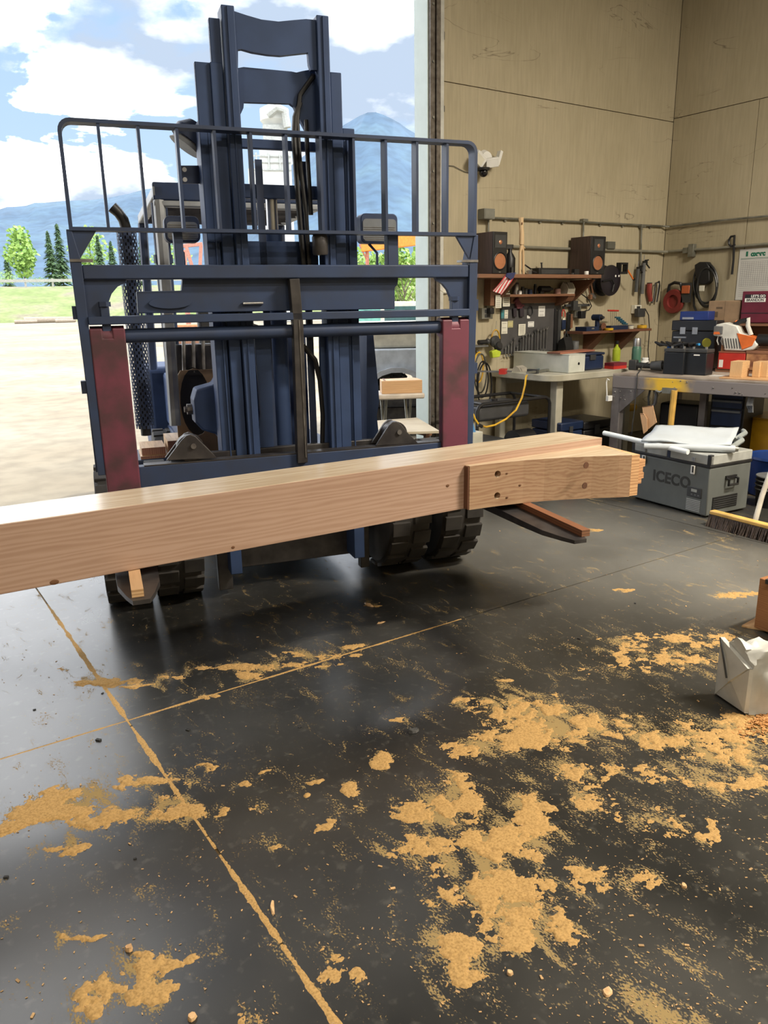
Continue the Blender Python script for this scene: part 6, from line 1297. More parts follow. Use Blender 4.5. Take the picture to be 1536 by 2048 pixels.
MB().prism([Q(*p) for p in ((1424, 655), (1442, 655), (1442, 671), (1424, 671))], -.008, .128).build('battery_pack', grey, lbz, smooth=20, bevel=.006)
MB().prism([Q(*p) for p in ((1426, 666), (1436, 666), (1438, 671), (1425, 671))], -.010, -.006).build('battery_logo', m_bo, lbz, smooth=0)
MB().tube([(Q(1458, 652)[0], .06, Q(1458, 652)[1]), (Q(1470, 646)[0], .06, Q(1470, 646)[1]), (Q(1482, 643)[0], .06, Q(1482, 643)[1])], .022, 10).build('grip', black, lbz)
MB().tube([(Q(1478, 644)[0], .06, Q(1478, 644)[1]), (Q(1483, 640)[0], .06, Q(1483, 640)[1]), (Q(1484, 655)[0], .06, Q(1484, 655)[1]), (Q(1492, 672)[0], .06, Q(1492, 672)[1])], .020, 10).build('handle_arch', m_bw, lbz)
MB().cyl((Q(1460, 644)[0], .06, Q(1460, 646)[1]), (Q(1464, 644)[0], .06, Q(1464, 649)[1]), .016).build('trigger_lock', m_bo, lbz)
MB().cyl((Q(1506, 680)[0], .06, Q(1506, 681)[1]), (Q(1580, 682)[0], .06, Q(1580, 682)[1]), .055, .05, n=22).build('blow_tube', black, lbz)
for i in range(7): MB().boxc((Q(1446+i*5, 688)[0], -.001, Q(1455, 688)[1]), (.006, .006, 20*s_), 0, 0, -.25).build('vent_slot', dgrey, lbz)
for px in (1432, 1440): MB().tube([(Q(px, 672)[0], .03, Q(px, 674)[1]), (Q(px-1, 684)[0], .02, Q(px, 684)[1]), (Q(px+2, 692)[0], .03, Q(px, 692)[1])], .006, 6).build('strap_hook', m_bw, lbz)
# white rail and dark pipe behind the blower
t, w2, h2 = stack('aluminium_rail', 'long bright aluminium rail lying below the maroon case', 'rail', 1486, 655, 1560, 662, .90, steel, .03); MB().box((0, .005, -.012), (w2, .025, 0)).build('rail_lip', dgrey, t)
t.location.z = BZ+.11
# wooden blocks at the front right
for k, (x0_, x1_, yb, yt, lb) in enumerate([(1458, 1484, 757, 726, 'pine block on the bench front, leftmost of three'), (1503, 1517, 757, 727, 'pine block on the bench front, middle of three'), (1517.5, 1533, 757, 727, 'pine block on the bench front, rightmost of three')]):
    a, b = onB(x0_, yb), onB(x1_, yb+.5); w = (b-a).length; h = (yb-yt)*mpp(a)*1.0
    t = thing('wood_block', lb, 'wood block', (a.x, a.y, BZ+.013), brz, 'pine blocks on the bench'); MB().box((0, 0, 0), (w, .17, h)).build('block', wpine, t, smooth=0, bevel=.002); MB().box((w*.02, -.0006, h*.02), (w*.98, 0, h*.98)).build('end_grain', wood('block_end', (.48, .28, .13), (.66, .43, .22), 2, 60) if k == 0 else bpy.data.materials['block_end'], t, smooth=0)
a, b = onB(1440, 757), onB(1545, 762); t = thing('plywood_strip', 'thin pale board under the pine blocks', 'board', (a.x, a.y, BZ+.0005), brz); MB().box((0, -.02, 0), ((b-a).length, .22, .012)).build('board', wpine, t, smooth=0); MB().box((0, -.021, .002), ((b-a).length, -.02, .005)).build('ply_line', wshelf, t)
t = bthing('paper_sheet', 'white paper lying on the bench left of the pine blocks', 'paper', 1418, 752, brz); MB().box((0, 0, 0), (.14, .12, .002)).build('sheet', white, t); MB().box((.02, .02, .002), (.12, .022, .0025)).build('print_line', ink, t)
# under the bench: drawers, drum, pails, shims, clamp handle
a, b, c = bx3(1414, 880, .25), bx3(1482, 880, .25), bx3(1450, 778, .25); w = Vector((b.x-a.x, b.y-a.y)).length
dw = thing('drawer_cabinet', 'dark blue drawer cabinet with pale handles under the bench', 'cabinet', (a.x, a.y, 0), brz); MB().box((0, .01, 0), (w, .5, c.z+.05)).build('carcass', black, dw, bevel=.006)
for k, (y0_, y1_) in enumerate(((780, 796), (799, 816), (819, 852), (856, 890))):
    z1_, z0_ = bx3(1450, y0_, .25).z, bx3(1450, y1_, .25).z; d_ = MB().box((.02, -.008, z0_), (w-.02, .01, z1_)).build('drawer', navy, dw, bevel=.003); MB().box((.025, -.03, z1_-.022), (w-.025, -.008, z1_-.004)).build('drawer_handle', grey, d_)
dp = onz(1540, 935, 0); p_ = bx3(1545, 870, .72); dl = Vector((p_.x, p_.y, 0)); r_ = 55*mpp(p_)
dr_ = thing('drum', 'yellow steel drum with dark lid under the right end of the bench', 'drum', dl, brz); zt_ = bx3(1520, 828, .72).z
m_drum = M('drum_yellow', (.62, .34, .015), .35, col2=(.50, .26, .01))
zb0 = .0
MB().lathe([(r_*.97, zb0), (r_, zb0+.01), (r_, zb0+.2), (r_*1.02, zb0+.21), (r_, zb0+.22), (r_, zt_-.02), (r_*1.03, zt_-.01), (r_*1.02, zt_)], 36).build('drum_shell', m_drum, dr_); MB().lathe([(r_*1.0, zt_-.012), (r_*.96, zt_-.018), (0, zt_-.02)], 36).build('drum_lid', M('drum_lid', (.04, .03, .02), .6), dr_)
MB().tube([(-r_*.62, -r_*.8, zt_-.02), (-r_*.64, -r_*.82, zt_-.1), (-r_*.70, -r_*.84, zb0+.02)], .005, 6).build('tie_wire', black, dr_)
pp_ = onz(1548, 988, 0); s_ = mpp(pp_)
t = thing('blue_tub', 'blue plastic tub standing below the yellow drum', 'tub', (pp_.x, pp_.y, 0), brz); MB().lathe([(.19, 0), (.20, .01), (.22, .30), (.24, .31), (.235, .33), (.215, .32), (.19, .03)], 30).build('tub_shell', M('tub_blue', (.012, .04, .18), .4), t); MB().lathe([(.18, .22), (0, .23)], 24).build('contents', dgrey, t)
pk = onz(1538, 1012, .0); k_ = thing('pail_stack', 'stack of black pails with pale rims by the blue tub', 'pail', (pk.x, pk.y, 0), 0)
for i in range(4):
    z = .12+i*.033; MB().lathe([(.10, z-.05 if i else .0), (.108, z), (.118, z+.022), (.116, z+.026), (.10, z+.02)], 26).build('pail', black, k_); MB().lathe([(.117, z+.018), (.1205, z+.022), (.117, z+.028)], 26).build('pail_rim', grey, k_)
# shims
for k, (pts, lb) in enumerate([(((1280, 827), (1288, 828), (1294, 838), (1294, 862), (1287, 868)), 'thin tapered wood shim leaning in front of the plywood scrap'), (((1284, 814), (1305, 811), (1313, 845), (1292, 862)), 'square plywood scrap leaning behind the cool box')]):
    n_ = Vector((-math.sin(brz), math.cos(brz), 0)); off = -.12-.02*(1-k); P0 = Vector((A_.x, A_.y, 0))+n_*off; q = [onP(px, py, P0, n_) for px, py in pts]; t = thing('wood_offcut', lb, 'wood scrap', (A_.x, A_.y, 0), brz)
    loc = [((v-Vector((A_.x, A_.y, 0))).dot(Vector((math.cos(brz), math.sin(brz), 0))), v.z) for v in q]
    MB().prism(loc, off, off+.012).build('board', wood('offcut%d' % k, (.46, .27, .14), (.66, .42, .24), 2, 24), t, smooth=0); MB().prism([loc[0], loc[1], ((loc[1][0]), loc[1][1]-.006), (loc[0][0], loc[0][1]-.006)], off-.0008, off).build('edge_band', wshelf, t, smooth=0)
    m0 = min(v[1] for v in loc)
t = thing('yellow_handle', 'yellow wooden handle hanging in a clamp under the bench rail', 'handle', (0, 0, 0)); MB().tube([bp3(1352, 780, -.03), bp3(1348, 815, -.03), bp3(1344, 852, -.03)], .028, 8).build('shaft', M('yellow_wood', (.70, .42, .10), .5), t); MB().boxc(bp3(1341, 781, -.02), (.13, .03, .05), brz).build('clamp', galv, t); MB().tube([bp3(1330, 780, -.02), bp3(1322, 784, -.02), bp3(1313, 781, -.02)], .012, 8).build('clamp_screw', galv, t)
t = thing('hanging_hose', 'short grey hose loop hanging under the bench rail', 'hose', (0, 0, 0)); MB().tube([bp3(1305, 776, .04), bp3(1309, 790, .04), bp3(1306, 808, .04), bp3(1300, 815, .04)], .016, 8).build('hose', grey, t); MB().tube([bp3(1297, 778, .04), bp3(1293, 795, .04), bp3(1294, 812, .04)], .010, 8).build('hose_tail', dgrey, t)
t = thing('rope_hank', 'grey rope hank hanging at the right under the bench rail', 'rope', (0, 0, 0)); 
for k in range(4): MB().tube([bp3(1497+k*2, 790, .03+.01*k), bp3(1492+k*3, 812, .03), bp3(1496+k*2, 826, .03), bp3(1498+k, 790, .05)], .010, 7).build('strand', grey, t)
t = thing('box_under_bench', 'dark appliance standing behind the yellow handle under the bench', 'appliance', (bx3(1315, 870, .3).x, bx3(1315, 870, .3).y, 0), brz); MB().box((0, 0, 0), (.38, .35, .62)).build('casing', black, t, bevel=.02); MB().box((.24, -.004, .3), (.34, 0, .36)).build('badge', dgrey, t)

# ------------------------------------------------------------------ cool box on the floor
ca_ = onz(1411, 1037); cb3 = onz(1262, 996); cdir = (ca_-cb3); crz = math.atan2(cdir.y, cdir.x)
CL = (onz(1245, 992)-ca_).length if False else .76
crz = math.atan2((ca_-cb3).y, (ca_-cb3).x)
CDp, CH = .46, .475
cx = Matrix.Translation(ca_) @ Matrix.Rotation(crz, 4, 'Z')
cool = thing('cool_box', 'grey ICECO portable fridge standing on the floor in front of the bench', 'cool box', ca_, crz)
m_ice = M('cooler_grey', (.12, .13, .125), .5, var=.05); m_lid = M('lid_silver', (.42, .43, .41), .4)
# local: x runs along the front (0 at the near right corner, -CL at the far end), y runs back to the right wall
sgn = 1
MB().box((-CL, 0, .015), (0, CDp, CH*.80)).build('tub', m_ice, cool, bevel=.008)
MB().box((-CL-.004, -.004, CH*.80), (.004, CDp+.004, CH*.845)).build('seal', black, cool, bevel=.004)
for x0_, x1_ in ((-CL, -CL*.53), (-CL*.49, .002)): MB().box((x0_, -.002, CH*.845), (x1_, CDp, CH)).build('lid', m_lid, cool, bevel=.006)
MB().box((-CL*.53, 0, CH*.845), (-CL*.49, CDp, CH*.985)).build('lid_hinge', navy, cool)
for x in (-CL-.002, -.028): MB().box((x, -.006, CH*.80), (x+.03, .03, CH+.003)).build('corner_guard', black, cool, bevel=.004)
for x in (-CL*.845, -CL*.215): lt = MB().box((x, -.014, CH*.66), (x+.035, -.002, CH*.80)).build('latch', white, cool, bevel=.004); MB().box((x+.018, -.018, CH*.69), (x+.028, -.013, CH*.79)).build('latch_slot', black, lt); MB().box((x, -.012, CH*.865), (x+.03, -.001, CH*.93)).build('latch_catch', steel, cool)
text('lettering', 'ICECO', .118, M('lettering_dark', (.035, .035, .033), .5), cool, Matrix.Translation((-CL*.455, -.001, CH*.49)) @ Matrix.Rotation(PI/2, 4, 'X'), .0008, .004, 1.05)
pn = MB().box((-.185, -.006, CH*.29), (-.055, .002, CH*.455)).build('control_panel', dgrey, cool, bevel=.008); MB().box((-.145, -.008, CH*.38), (-.095, -.005, CH*.425)).build('display', M('display', (.42, .44, .42), .3), pn)
for k in range(3): MB().box((-.145+k*.03, -.008, CH*.325), (-.13+k*.03, -.005, CH*.345)).build('button', grey, pn)
for k in range(7): MB().box((-.185, -.004, CH*(.07+k*.028)), (-.06, .002, CH*(.085+k*.028))).build('vent_slat', M('vent_light', (.45, .46, .45), .5) if k == 0 else bpy.data.materials['vent_light'], cool)
sd_ = MB().tube([(.004, CDp*.40, CH*.60), (.03, CDp*.40, CH*.59), (.03, CDp*.40, CH*.50), (.03, CDp*.62, CH*.50), (.03, CDp*.62, CH*.59), (.004, CDp*.62, CH*.60)], .010, 8).build('carry_handle', black, cool); MB().box((-.0, CDp*.38, CH*.59), (.012, CDp*.64, CH*.64)).build('handle_plate', black, cool)
MB().box((0, CDp*.12, CH*.12), (.004, CDp*.72, CH*.32)).build('side_vent', black, cool)
for k in range(5): MB().box((.003, CDp*.13, CH*(.14+k*.035)), (.008, CDp*.70, CH*(.15+k*.035))).build('side_slat', dgrey, cool)
for x in (-CL+.05, -.06):
    for y in (.05, CDp-.06): MB().cyl((x, y, 0), (x, y, .016), .02).build('foot', black, cool)
# rolled drawings and folded sheet on the cool box
def cpt(px, py, z): return onz(px, py, z)
zc = CH+.004
p0, p1 = cpt(1208, 866, zc+.05), cpt(1292, 885, zc+.03)
dr1 = thing('rolled_drawing', 'long rolled white drawing sticking out left over the cool box', 'paper roll', (0, 0, 0)); MB().tube([p0, p0.lerp(p1, .5), p0+(p1-p0)*1.9], .020, 14).build('roll', M('roll_white', (.74, .78, .80), .6, var=.03), dr1); MB().cyl(p0+(p0-p1)*.004, p0+(p1-p0)*.01, .013).build('roll_core', grey, dr1)
m_sheet = M('sheet_white', (.52, .57, .62), .55, var=.03)
p0, p1 = cpt(1288, 892, zc+.025), cpt(1470, 898, zc+.03)
dr2 = thing('rolled_drawing', 'thick white roll lying along the front of the cool box lid', 'paper roll', (0, 0, 0)); MB().tube([p0, p0.lerp(p1, .5), p1], [.022, .025, .027], 16).build('roll', m_sheet, dr2); MB().cyl(p1, p1+(p1-p0)*.035, .022, .018).build('roll_end', galv, dr2)
gsh = thing('folded_sheet', 'folded white plastic sheet spread over the cool box', 'sheet', (0, 0, 0))
corners = [cpt(1283, 884, zc+.045), cpt(1312, 853, zc+.10), cpt(1478, 858, zc+.10), cpt(1462, 893, zc+.05)]
n = 14; vs = []; fs = []; rr = np.random.RandomState(8)
for i in range(n+1):
    for j in range(n+1):
        u, v = i/n, j/n; p = (corners[0].lerp(corners[3], u)).lerp(corners[1].lerp(corners[2], u), v); vs.append((p.x, p.y, p.z+.014*math.sin(u*7+v*3)*math.sin(v*5+1)+rr.uniform(-.003, .003)))
for i in range(n):
    for j in range(n): fs.append((i*(n+1)+j, (i+1)*(n+1)+j, (i+1)*(n+1)+j+1, i*(n+1)+j+1))
o = MB().add(vs, fs).build('sheet_top', m_sheet, gsh, smooth=60); sdm = o.modifiers.new('thick', 'SOLIDIFY'); sdm.thickness = .012; sdm.offset = -1
for k in range(2): 
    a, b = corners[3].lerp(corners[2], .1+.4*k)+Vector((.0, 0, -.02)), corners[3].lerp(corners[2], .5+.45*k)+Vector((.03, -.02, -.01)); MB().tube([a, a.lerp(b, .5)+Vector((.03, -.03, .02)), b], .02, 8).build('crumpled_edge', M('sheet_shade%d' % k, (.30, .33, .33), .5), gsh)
# broom
bh0, bh1 = onz(1412, 1052), onz(1550, 1090); br = thing('push_broom', 'push broom with dark bristles and yellow head lying beside the cool box', 'broom', bh0, math.atan2((bh1-bh0).y, (bh1-bh0).x)); L_ = .62
MB().box((0, .02, .085), (L_, .075, .115)).build('broom_head', M('broom_yellow', (.72, .44, .12), .5), br, bevel=.008)
rr = random.Random(3); b = MB()
for i in range(52):
    for j in range(5):
        x = .005+i*(L_-.01)/51; y = .025+j*.011; b.add([(x-.004, y-.003, .088), (x+.004, y-.003, .088), (x+rr.uniform(-.014, .014)+.002, y-.035+j*.012, .001), (x+rr.uniform(-.014, .014)-.003, y-.03+j*.012, .001), (x, y+.005, .088), (x+rr.uniform(-.012, .012), y-.02+j*.013, .001)], [(0, 1, 2, 3), (1, 4, 5, 2), (4, 0, 3, 5)])
me = b.mesh('bristles', 0, False); me.materials.append(M('bristle', (.035, .025, .02), .8, col2=(.08, .055, .045), scale=60)); link('bristles', me, br, kind='stuff')
hp0 = onz(1508, 1035, .12); hp1 = onY(1541, 945, hp0.y+.03)
h_ = thing('broom_handle', 'pale round pole leaning up from beside the broom head', 'pole', (0, 0, 0)); MB().tube([hp0+Vector((0, 0, -.095)), hp0.lerp(hp1, .5), hp1+(hp1-hp0)*1.2], .018, 10).build('pole', M('pole_pale', (.55, .53, .47), .5, col2=(.40, .36, .30), scale=8), h_); MB().cyl(hp0+Vector((0, 0, -.095)), hp0.lerp(hp1, .1)+Vector((0, 0, -.075)), .021).build('ferrule', M('light_blue2', (.35, .50, .56), .4), h_)

# ------------------------------------------------------------------ right edge: timber block on a trestle pad, wrapped bundle
pb0 = onz(1507, 1262); tb3 = thing('timber_block', 'red-brown timber block standing at the right picture edge', 'timber', (pb0.x+.005, pb0.y-.25, .012), -.05)
m_rb = wood('red_timber', (.28, .11, .04), (.50, .24, .10), 0, 30)
hb_ = (1262-1160)*mpp(pb0)*1.03
MB().box((0, 0, 0), (.35, .26, hb_)).build('block', m_rb, tb3, smooth=0, bevel=.002); MB().box((-.0008, .002, .002), (0, .258, hb_-.002)).build('end_grain', wood('red_end', (.30, .12, .05), (.50, .25, .11), 1, 40), tb3, smooth=0)
pp0 = onz(1490, 1257); t = thing('plywood_scrap', 'thin plywood scrap under the timber block', 'board', (pp0.x, pp0.y, .0005), -.1); MB().prismz([(0, .02), (.05, -.07), (.5, -.30), (.5, .12)], 0, .009).build('board', wpine, t, smooth=0); MB().prismz([(.05, -.0705), (.5, -.3005), (.5, -.30), (.05, -.07)], .002, .006).build('ply_line', wshelf, t, smooth=0)
sp = onz(1505, 1150, hb_+.012); t = thing('tape_strap', 'grey canvas strap lying on top of the timber block', 'strap', (0, 0, 0)); zt_ = hb_+.0125
q0 = Vector((tb3.location.x-.01, tb3.location.y+.16, zt_)); MB().tube([q0+Vector((-.02, .02, .012)), q0+Vector((.05, .0, .016)), q0+Vector((.16, -.04, .012)), q0+Vector((.3, -.06, .012))], .012, 8).build('strap_band', M('strap_grey', (.45, .44, .38), .8), t); MB().boxc(q0+Vector((-.02, .02, .012)), (.03, .04, .022)).build('strap_end', dgrey, t)
# bundle wrapped in grey-white plastic
bc = onz(1436, 1388); w0 = thing('wrapped_bundle', 'white plastic wrapped bundle with folded end at the right edge', 'bundle', (0, 0, 0))
E_ = [onz(1436, 1388), onz(1496, 1428), onz(1600, 1425), onz(1520, 1330)]
g0, g1 = onz(1436, 1388), onz(1498, 1430); ax = (onz(1560, 1432)-g1); ax.z = 0; ax.normalize(); ed = (g1-g0); hz = 128*mpp(g0)*1.02
m_wrap = M('wrap_plastic', (.62, .62, .58), .38, col2=(.46, .46, .43), scale=7, bump=.3)
n = 44; vs = []; fs = []
pu = [0, 0, 0, 0, .01, .03, .06, .12, .2, .3, .4, .5, .6, .7, .8, .88, .94, .98, 1, 1, 1, 1]; ph = [0, .18, .36, .55, .68, .78, .88, .97, 1.0, 1.02, 1.03, 1.03, 1.02, 1.0, .97, .92, .86, .78, .6, .4, .2, 0]
k = len(pu)
for i in range(n+1):
    for q in range(k):
        u, h_ = pu[q], ph[q]; p = g0+ed*(1-u)+ax*(.8*i/n); a_ = np.array([i*.33]); b_ = np.array([q*.42]); w_ = float((fbm(a_, b_, 41, 4, .6)-.5)[0]); r_ = float(abs(fbm(a_*.8+b_*.5, b_*.8, 47, 3)-.5)[0])
        dsp = (w_*.06-r_*.05)*(0 if h_ == 0 else 1); o_ = Vector((ed.normalized().x, ed.normalized().y, 0))*(1 if u < .3 else -1 if u > .9 else 0)*dsp
        vs.append((p.x+o_.x, p.y+o_.y, max(0, h_*hz*(1-.05*i/n)+(dsp if .05 < u < .95 else dsp*.3))))
for i in range(n):
    for j in range(k-1): fs.append((i*k+j, (i+1)*k+j, (i+1)*k+j+1, i*k+j+1))
fs.append(tuple(range(k))); MB().add(vs, fs).build('wrap', m_wrap, w0, smooth=40)
def ep(u, h): p = g0+ed*(1-u)-ax*.012; return Vector((p.x, p.y, h*hz))
tri = [([(.98, .0), (.98, .93), (.42, .42)], .014), ([(.98, .95), (.05, .72), (.40, .40)], .022), ([(.02, .72), (.03, .02), (.42, .40)], .012), ([(.97, .02), (.02, .02), (.42, .41)], .010)]
for pts, th in tri:
    P_ = [ep(*q)-ax*th*(.3 if i < 2 else 1.4) for i, q in enumerate(pts)]; P2 = [ep(*q)+ax*.012 for q in pts]
    MB().add(P_+P2, [(0, 1, 2), (5, 4, 3), (0, 3, 4, 1), (1, 4, 5, 2), (2, 5, 3, 0)]).build('end_fold', m_wrap, w0, smooth=0)
MB().tube([ep(.95, .95)-ax*.01, ep(.6, .68)-ax*.03, ep(.42, .45)-ax*.035], .004, 6).build('crease_tape', dgrey, w0)
pd = onz(1518, 1445); b = MB(); rr = random.Random(9)
for i in range(500):
    a = rr.uniform(0, 6.3); r_ = abs(rr.gauss(0, .07)); b.boxc((pd.x+.03+r_*math.cos(a)*1.3, pd.y-.01+r_*math.sin(a)*.5, .003+rr.uniform(0, .012)*max(0, 1-r_*9)), (rr.uniform(.006, .018), rr.uniform(.003, .006), .002), rr.uniform(0, 6), rr.uniform(-.5, .5))
me = b.mesh('shavings', 0, False); me.materials.append(M('shaving', (.55, .27, .09), .8)); link('shavings', me, label='orange wood shavings heaped below the wrapped bundle', cat='shavings', kind='stuff')

# battens lying on the forks
for k, (s, lb) in enumerate(((1, 'thin wooden batten lying on the right fork blade'), (-1, 'thin wooden batten lying on the left fork blade'))):
    o = thing('batten', lb, 'batten', FO+fu*(s*.906+(.045 if s > 0 else -.01))+Vector((0, 0, .6005)), FAZ, 'battens on the forks')
    MB().box((-.021, -1.235, 0), (.021, -.05, .030)).build('strip', wood('batten%d' % k, (.12, .045, .022), (.24, .10, .05), 1) if s > 0 else wood('batten%d' % k, (.42, .24, .12), (.60, .38, .21), 1), o, smooth=0)
    MB().box((-.0205, -1.2358, .0005), (.0205, -1.235, .0295)).build('end_grain', wshelf if s > 0 else wpine, o, smooth=0)

# ------------------------------------------------------------------ outside things seen past the forklift
tk0 = onz(808, 872); dn_ = Vector((tk0.x, tk0.y, 0)).normalized(); trz = math.atan2(-dn_.x, dn_.y)*1.0
# truck axis runs across the view; local x to the right, y away
tax = Vector((dn_.y, -dn_.x, 0)); trz = math.atan2(tax.y, tax.x)+R(6)
trk = thing('pickup_truck', 'silver pickup truck with cream canopy parked just outside the door', 'truck', (tk0.x, tk0.y+.15, -.03), trz)
m_silver = M('truck_silver', (.55, .60, .65), .3, .0); m_cream = M('canopy_cream', (.70, .67, .55), .4); m_glass = M('car_glass', (.05, .12, .12), .08, coat=.6); m_teal = M('tinted_teal', (.20, .50, .42), .15)
wr = .37
def arch(cx, r, n=9): return [(cx+r*math.cos(t), wr+r*math.sin(t)) for t in np.linspace(PI, 0, n)]
prof = [(-.52, .42), (-.42, .42)]+arch(0, wr+.08)[1:-1]+[(.44, .40), (2.75, .40)]+arch(3.2, wr+.08)[1:-1]+[(3.75, .42), (4.0, .55), (4.0, .95), (3.7, 1.05), (2.6, 1.08), (-.50, 1.08)]
body = MB().prism(prof, 0, 1.75).build('body', m_silver, trk, smooth=25, bevel=.02)
for cx in (0, 3.2):
    MB().ring(arch(cx, wr+.12, 12)+[(cx+wr+.08, wr)]*1, arch(cx, wr+.06, 12)+[(cx+wr+.07, wr)]*1, -.05, .05).build('fender_flare', M('flare_grey', (.45, .48, .52), .35) if cx == 0 else bpy.data.materials['flare_grey'], trk, smooth=30)
    for y in (.02, 1.53):
        w = MB(Matrix.Translation((cx, y+.11, wr)) @ Matrix.Rotation(PI/2, 4, 'X')).lathe([(wr*.6, -.11), (wr*.93, -.11), (wr, -.07), (wr, .07), (wr*.93, .11), (wr*.6, .11)], 32).build('tyre', rubber, trk); MB(Matrix.Translation((cx, y+.11, wr)) @ Matrix.Rotation(PI/2, 4, 'X')).lathe([(.03, .06), (wr*.5, .05), (wr*.62, .10), (wr*.62, -.1), (.03, -.08)], 24).build('rim', galv, w)
        for k in range(22):
            t = 2*PI*k/22; MB(Matrix.Translation((cx, y+.11, wr)) @ Matrix.Rotation(t, 4, 'Y') @ Matrix.Translation((0, (-.06 if k % 2 else .06), wr))).box((-.03, -.05, -.01), (.03, .05, .012)).build('tread_block', rubber, w)
MB().prism([(-.5, 1.085), (1.6, 1.085), (1.55, 1.33), (-.45, 1.33)], .06, 1.69).build('bed_box', m_cream, trk, smooth=0, bevel=.03); MB().box((-.52, .03, 1.31), (1.62, 1.72, 1.37)).build('box_lid', m_cream, trk, bevel=.02)
MB().prism([(1.65, 1.08), (1.75, 1.62), (2.1, 1.72), (2.9, 1.70), (3.3, 1.10)], .08, 1.67).build('cab', m_silver, trk, smooth=0, bevel=.03); MB().prism([(1.82, 1.16), (1.9, 1.56), (2.8, 1.58), (3.08, 1.16)], .07, .085).build('side_window', m_glass, trk, smooth=0)
MB().box((-.6, .05, .42), (-.5, 1.7, .58)).build('bumper', m_silver, trk, bevel=.02); MB().box((-.525, .02, .72), (-.50, .14, .98)).build('tail_light', M('tail_red', (.45, .03, .03), .3), trk, bevel=.005)
# second vehicle further behind (only its pale roof and tinted windows show)
v0 = onz(790, 735, 0); v0 = Vector((v0.x, v0.y, 0)); dn2 = v0.normalized(); vv = thing('parked_van', 'pale green-windowed van parked behind the pickup', 'van', (v0.x, v0.y, -.03), trz+.1)
MB().prism([(-1.6, .35), (2.2, .35), (2.3, .9), (1.9, 1.0), (1.2, 1.62), (-1.2, 1.66), (-1.65, 1.1)], 0, 1.7).build('body', m_cream, vv, smooth=0, bevel=.04); MB().prism([(-1.35, 1.05), (-.35, 1.05), (-.35, 1.52), (-1.1, 1.52)], -.008, .01).build('window', m_teal, vv, smooth=0); MB().prism([(-.25, 1.05), (.85, 1.05), (.85, 1.52), (-.25, 1.52)], -.008, .01).build('window', m_glass, vv, smooth=0); MB().prism([(.95, 1.05), (1.6, 1.05), (1.15, 1.5), (.95, 1.52)], -.008, .01).build('window', m_teal, vv, smooth=0)
for cx in (-1., 1.5):
    w = MB(Matrix.Translation((cx, .1, .33)) @ Matrix.Rotation(PI/2, 4, 'X')).lathe([(.2, -.1), (.31, -.1), (.33, -.05), (.33, .05), (.31, .1), (.2, .1)], 24).build('tyre', rubber, vv); MB(Matrix.Translation((cx, .1, .33)) @ Matrix.Rotation(PI/2, 4, 'X')).lathe([(.02, .05), (.2, .08), (.2, -.08), (.02, -.05)], 20).build('rim', galv, w)
# folding table with a thick slab by the jamb
tz = .80
a = onz(748, 790, tz); b = onz(850, 786, tz); td = (b-a); trz2 = math.atan2(td.y, td.x); Lt = min(.7, td.length)
ft_ = thing('folding_table', 'white folding table with thin legs in the doorway', 'table', (a.x, a.y, 0), trz2)
MB().box((0, 0, tz-.05), (Lt, .35, tz)).build('table_top', M('table_white', (.62, .55, .47), .5), ft_, bevel=.015)
for x in (.12, Lt-.12):
    for y0_, y1_ in ((.05, .30), (.30, .05)): MB().cyl((x, y0_, tz-.05), (x, y1_, 0), .012, n=8).build('leg', galv, ft_)
ws = thing('wood_slab', 'thick curved wooden slab lying on the white folding table', 'wood slab', (a.x, a.y, tz+.0005), trz2); hs_ = 26*mpp(a)
MB().prismz([(.08, .04), (Lt-.02, .02), (Lt-.02, .22), (.4, .26), (.10, .24)], 0, hs_).build('slab', wood('slab_wood', (.50, .28, .13), (.72, .46, .25), 0), ws, smooth=0, bevel=.004); MB().prismz([(.105, .062), (.12, .062), (.135, .235), (.122, .235)], hs_, hs_+.004).build('bark_edge', wshelf, ws, smooth=0)
# pale plywood sheet on low trestles
pz = .60; cs = [onz(*p, pz) for p in ((742, 866), (754, 841), (834, 835), (880, 862))]
pw = thing('plywood_sheet', 'pale plywood sheet on low trestles between forklift and jamb', 'plywood', (0, 0, 0)); MB().prismz([(c.x, c.y) for c in cs], pz-.018, pz).build('sheet', M('ply_pale', (.60, .54, .42), .6, col2=(.50, .43, .32), scale=4), pw, smooth=0)
ce = sum(cs, Vector())/4
for s in (.25, .75):
    p = cs[0].lerp(cs[3], s).lerp(cs[1].lerp(cs[2], s), .5); MB().box((p.x-.03, p.y-.2, pz-.07), (p.x+.03, p.y+.2, pz-.018)).build('trestle_beam', wshelf, pw)
    for yy in (-.18, .16): MB().box((p.x-.02, p.y+yy, 0), (p.x+.02, p.y+yy+.03, pz-.07)).build('trestle_leg', wshelf, pw)
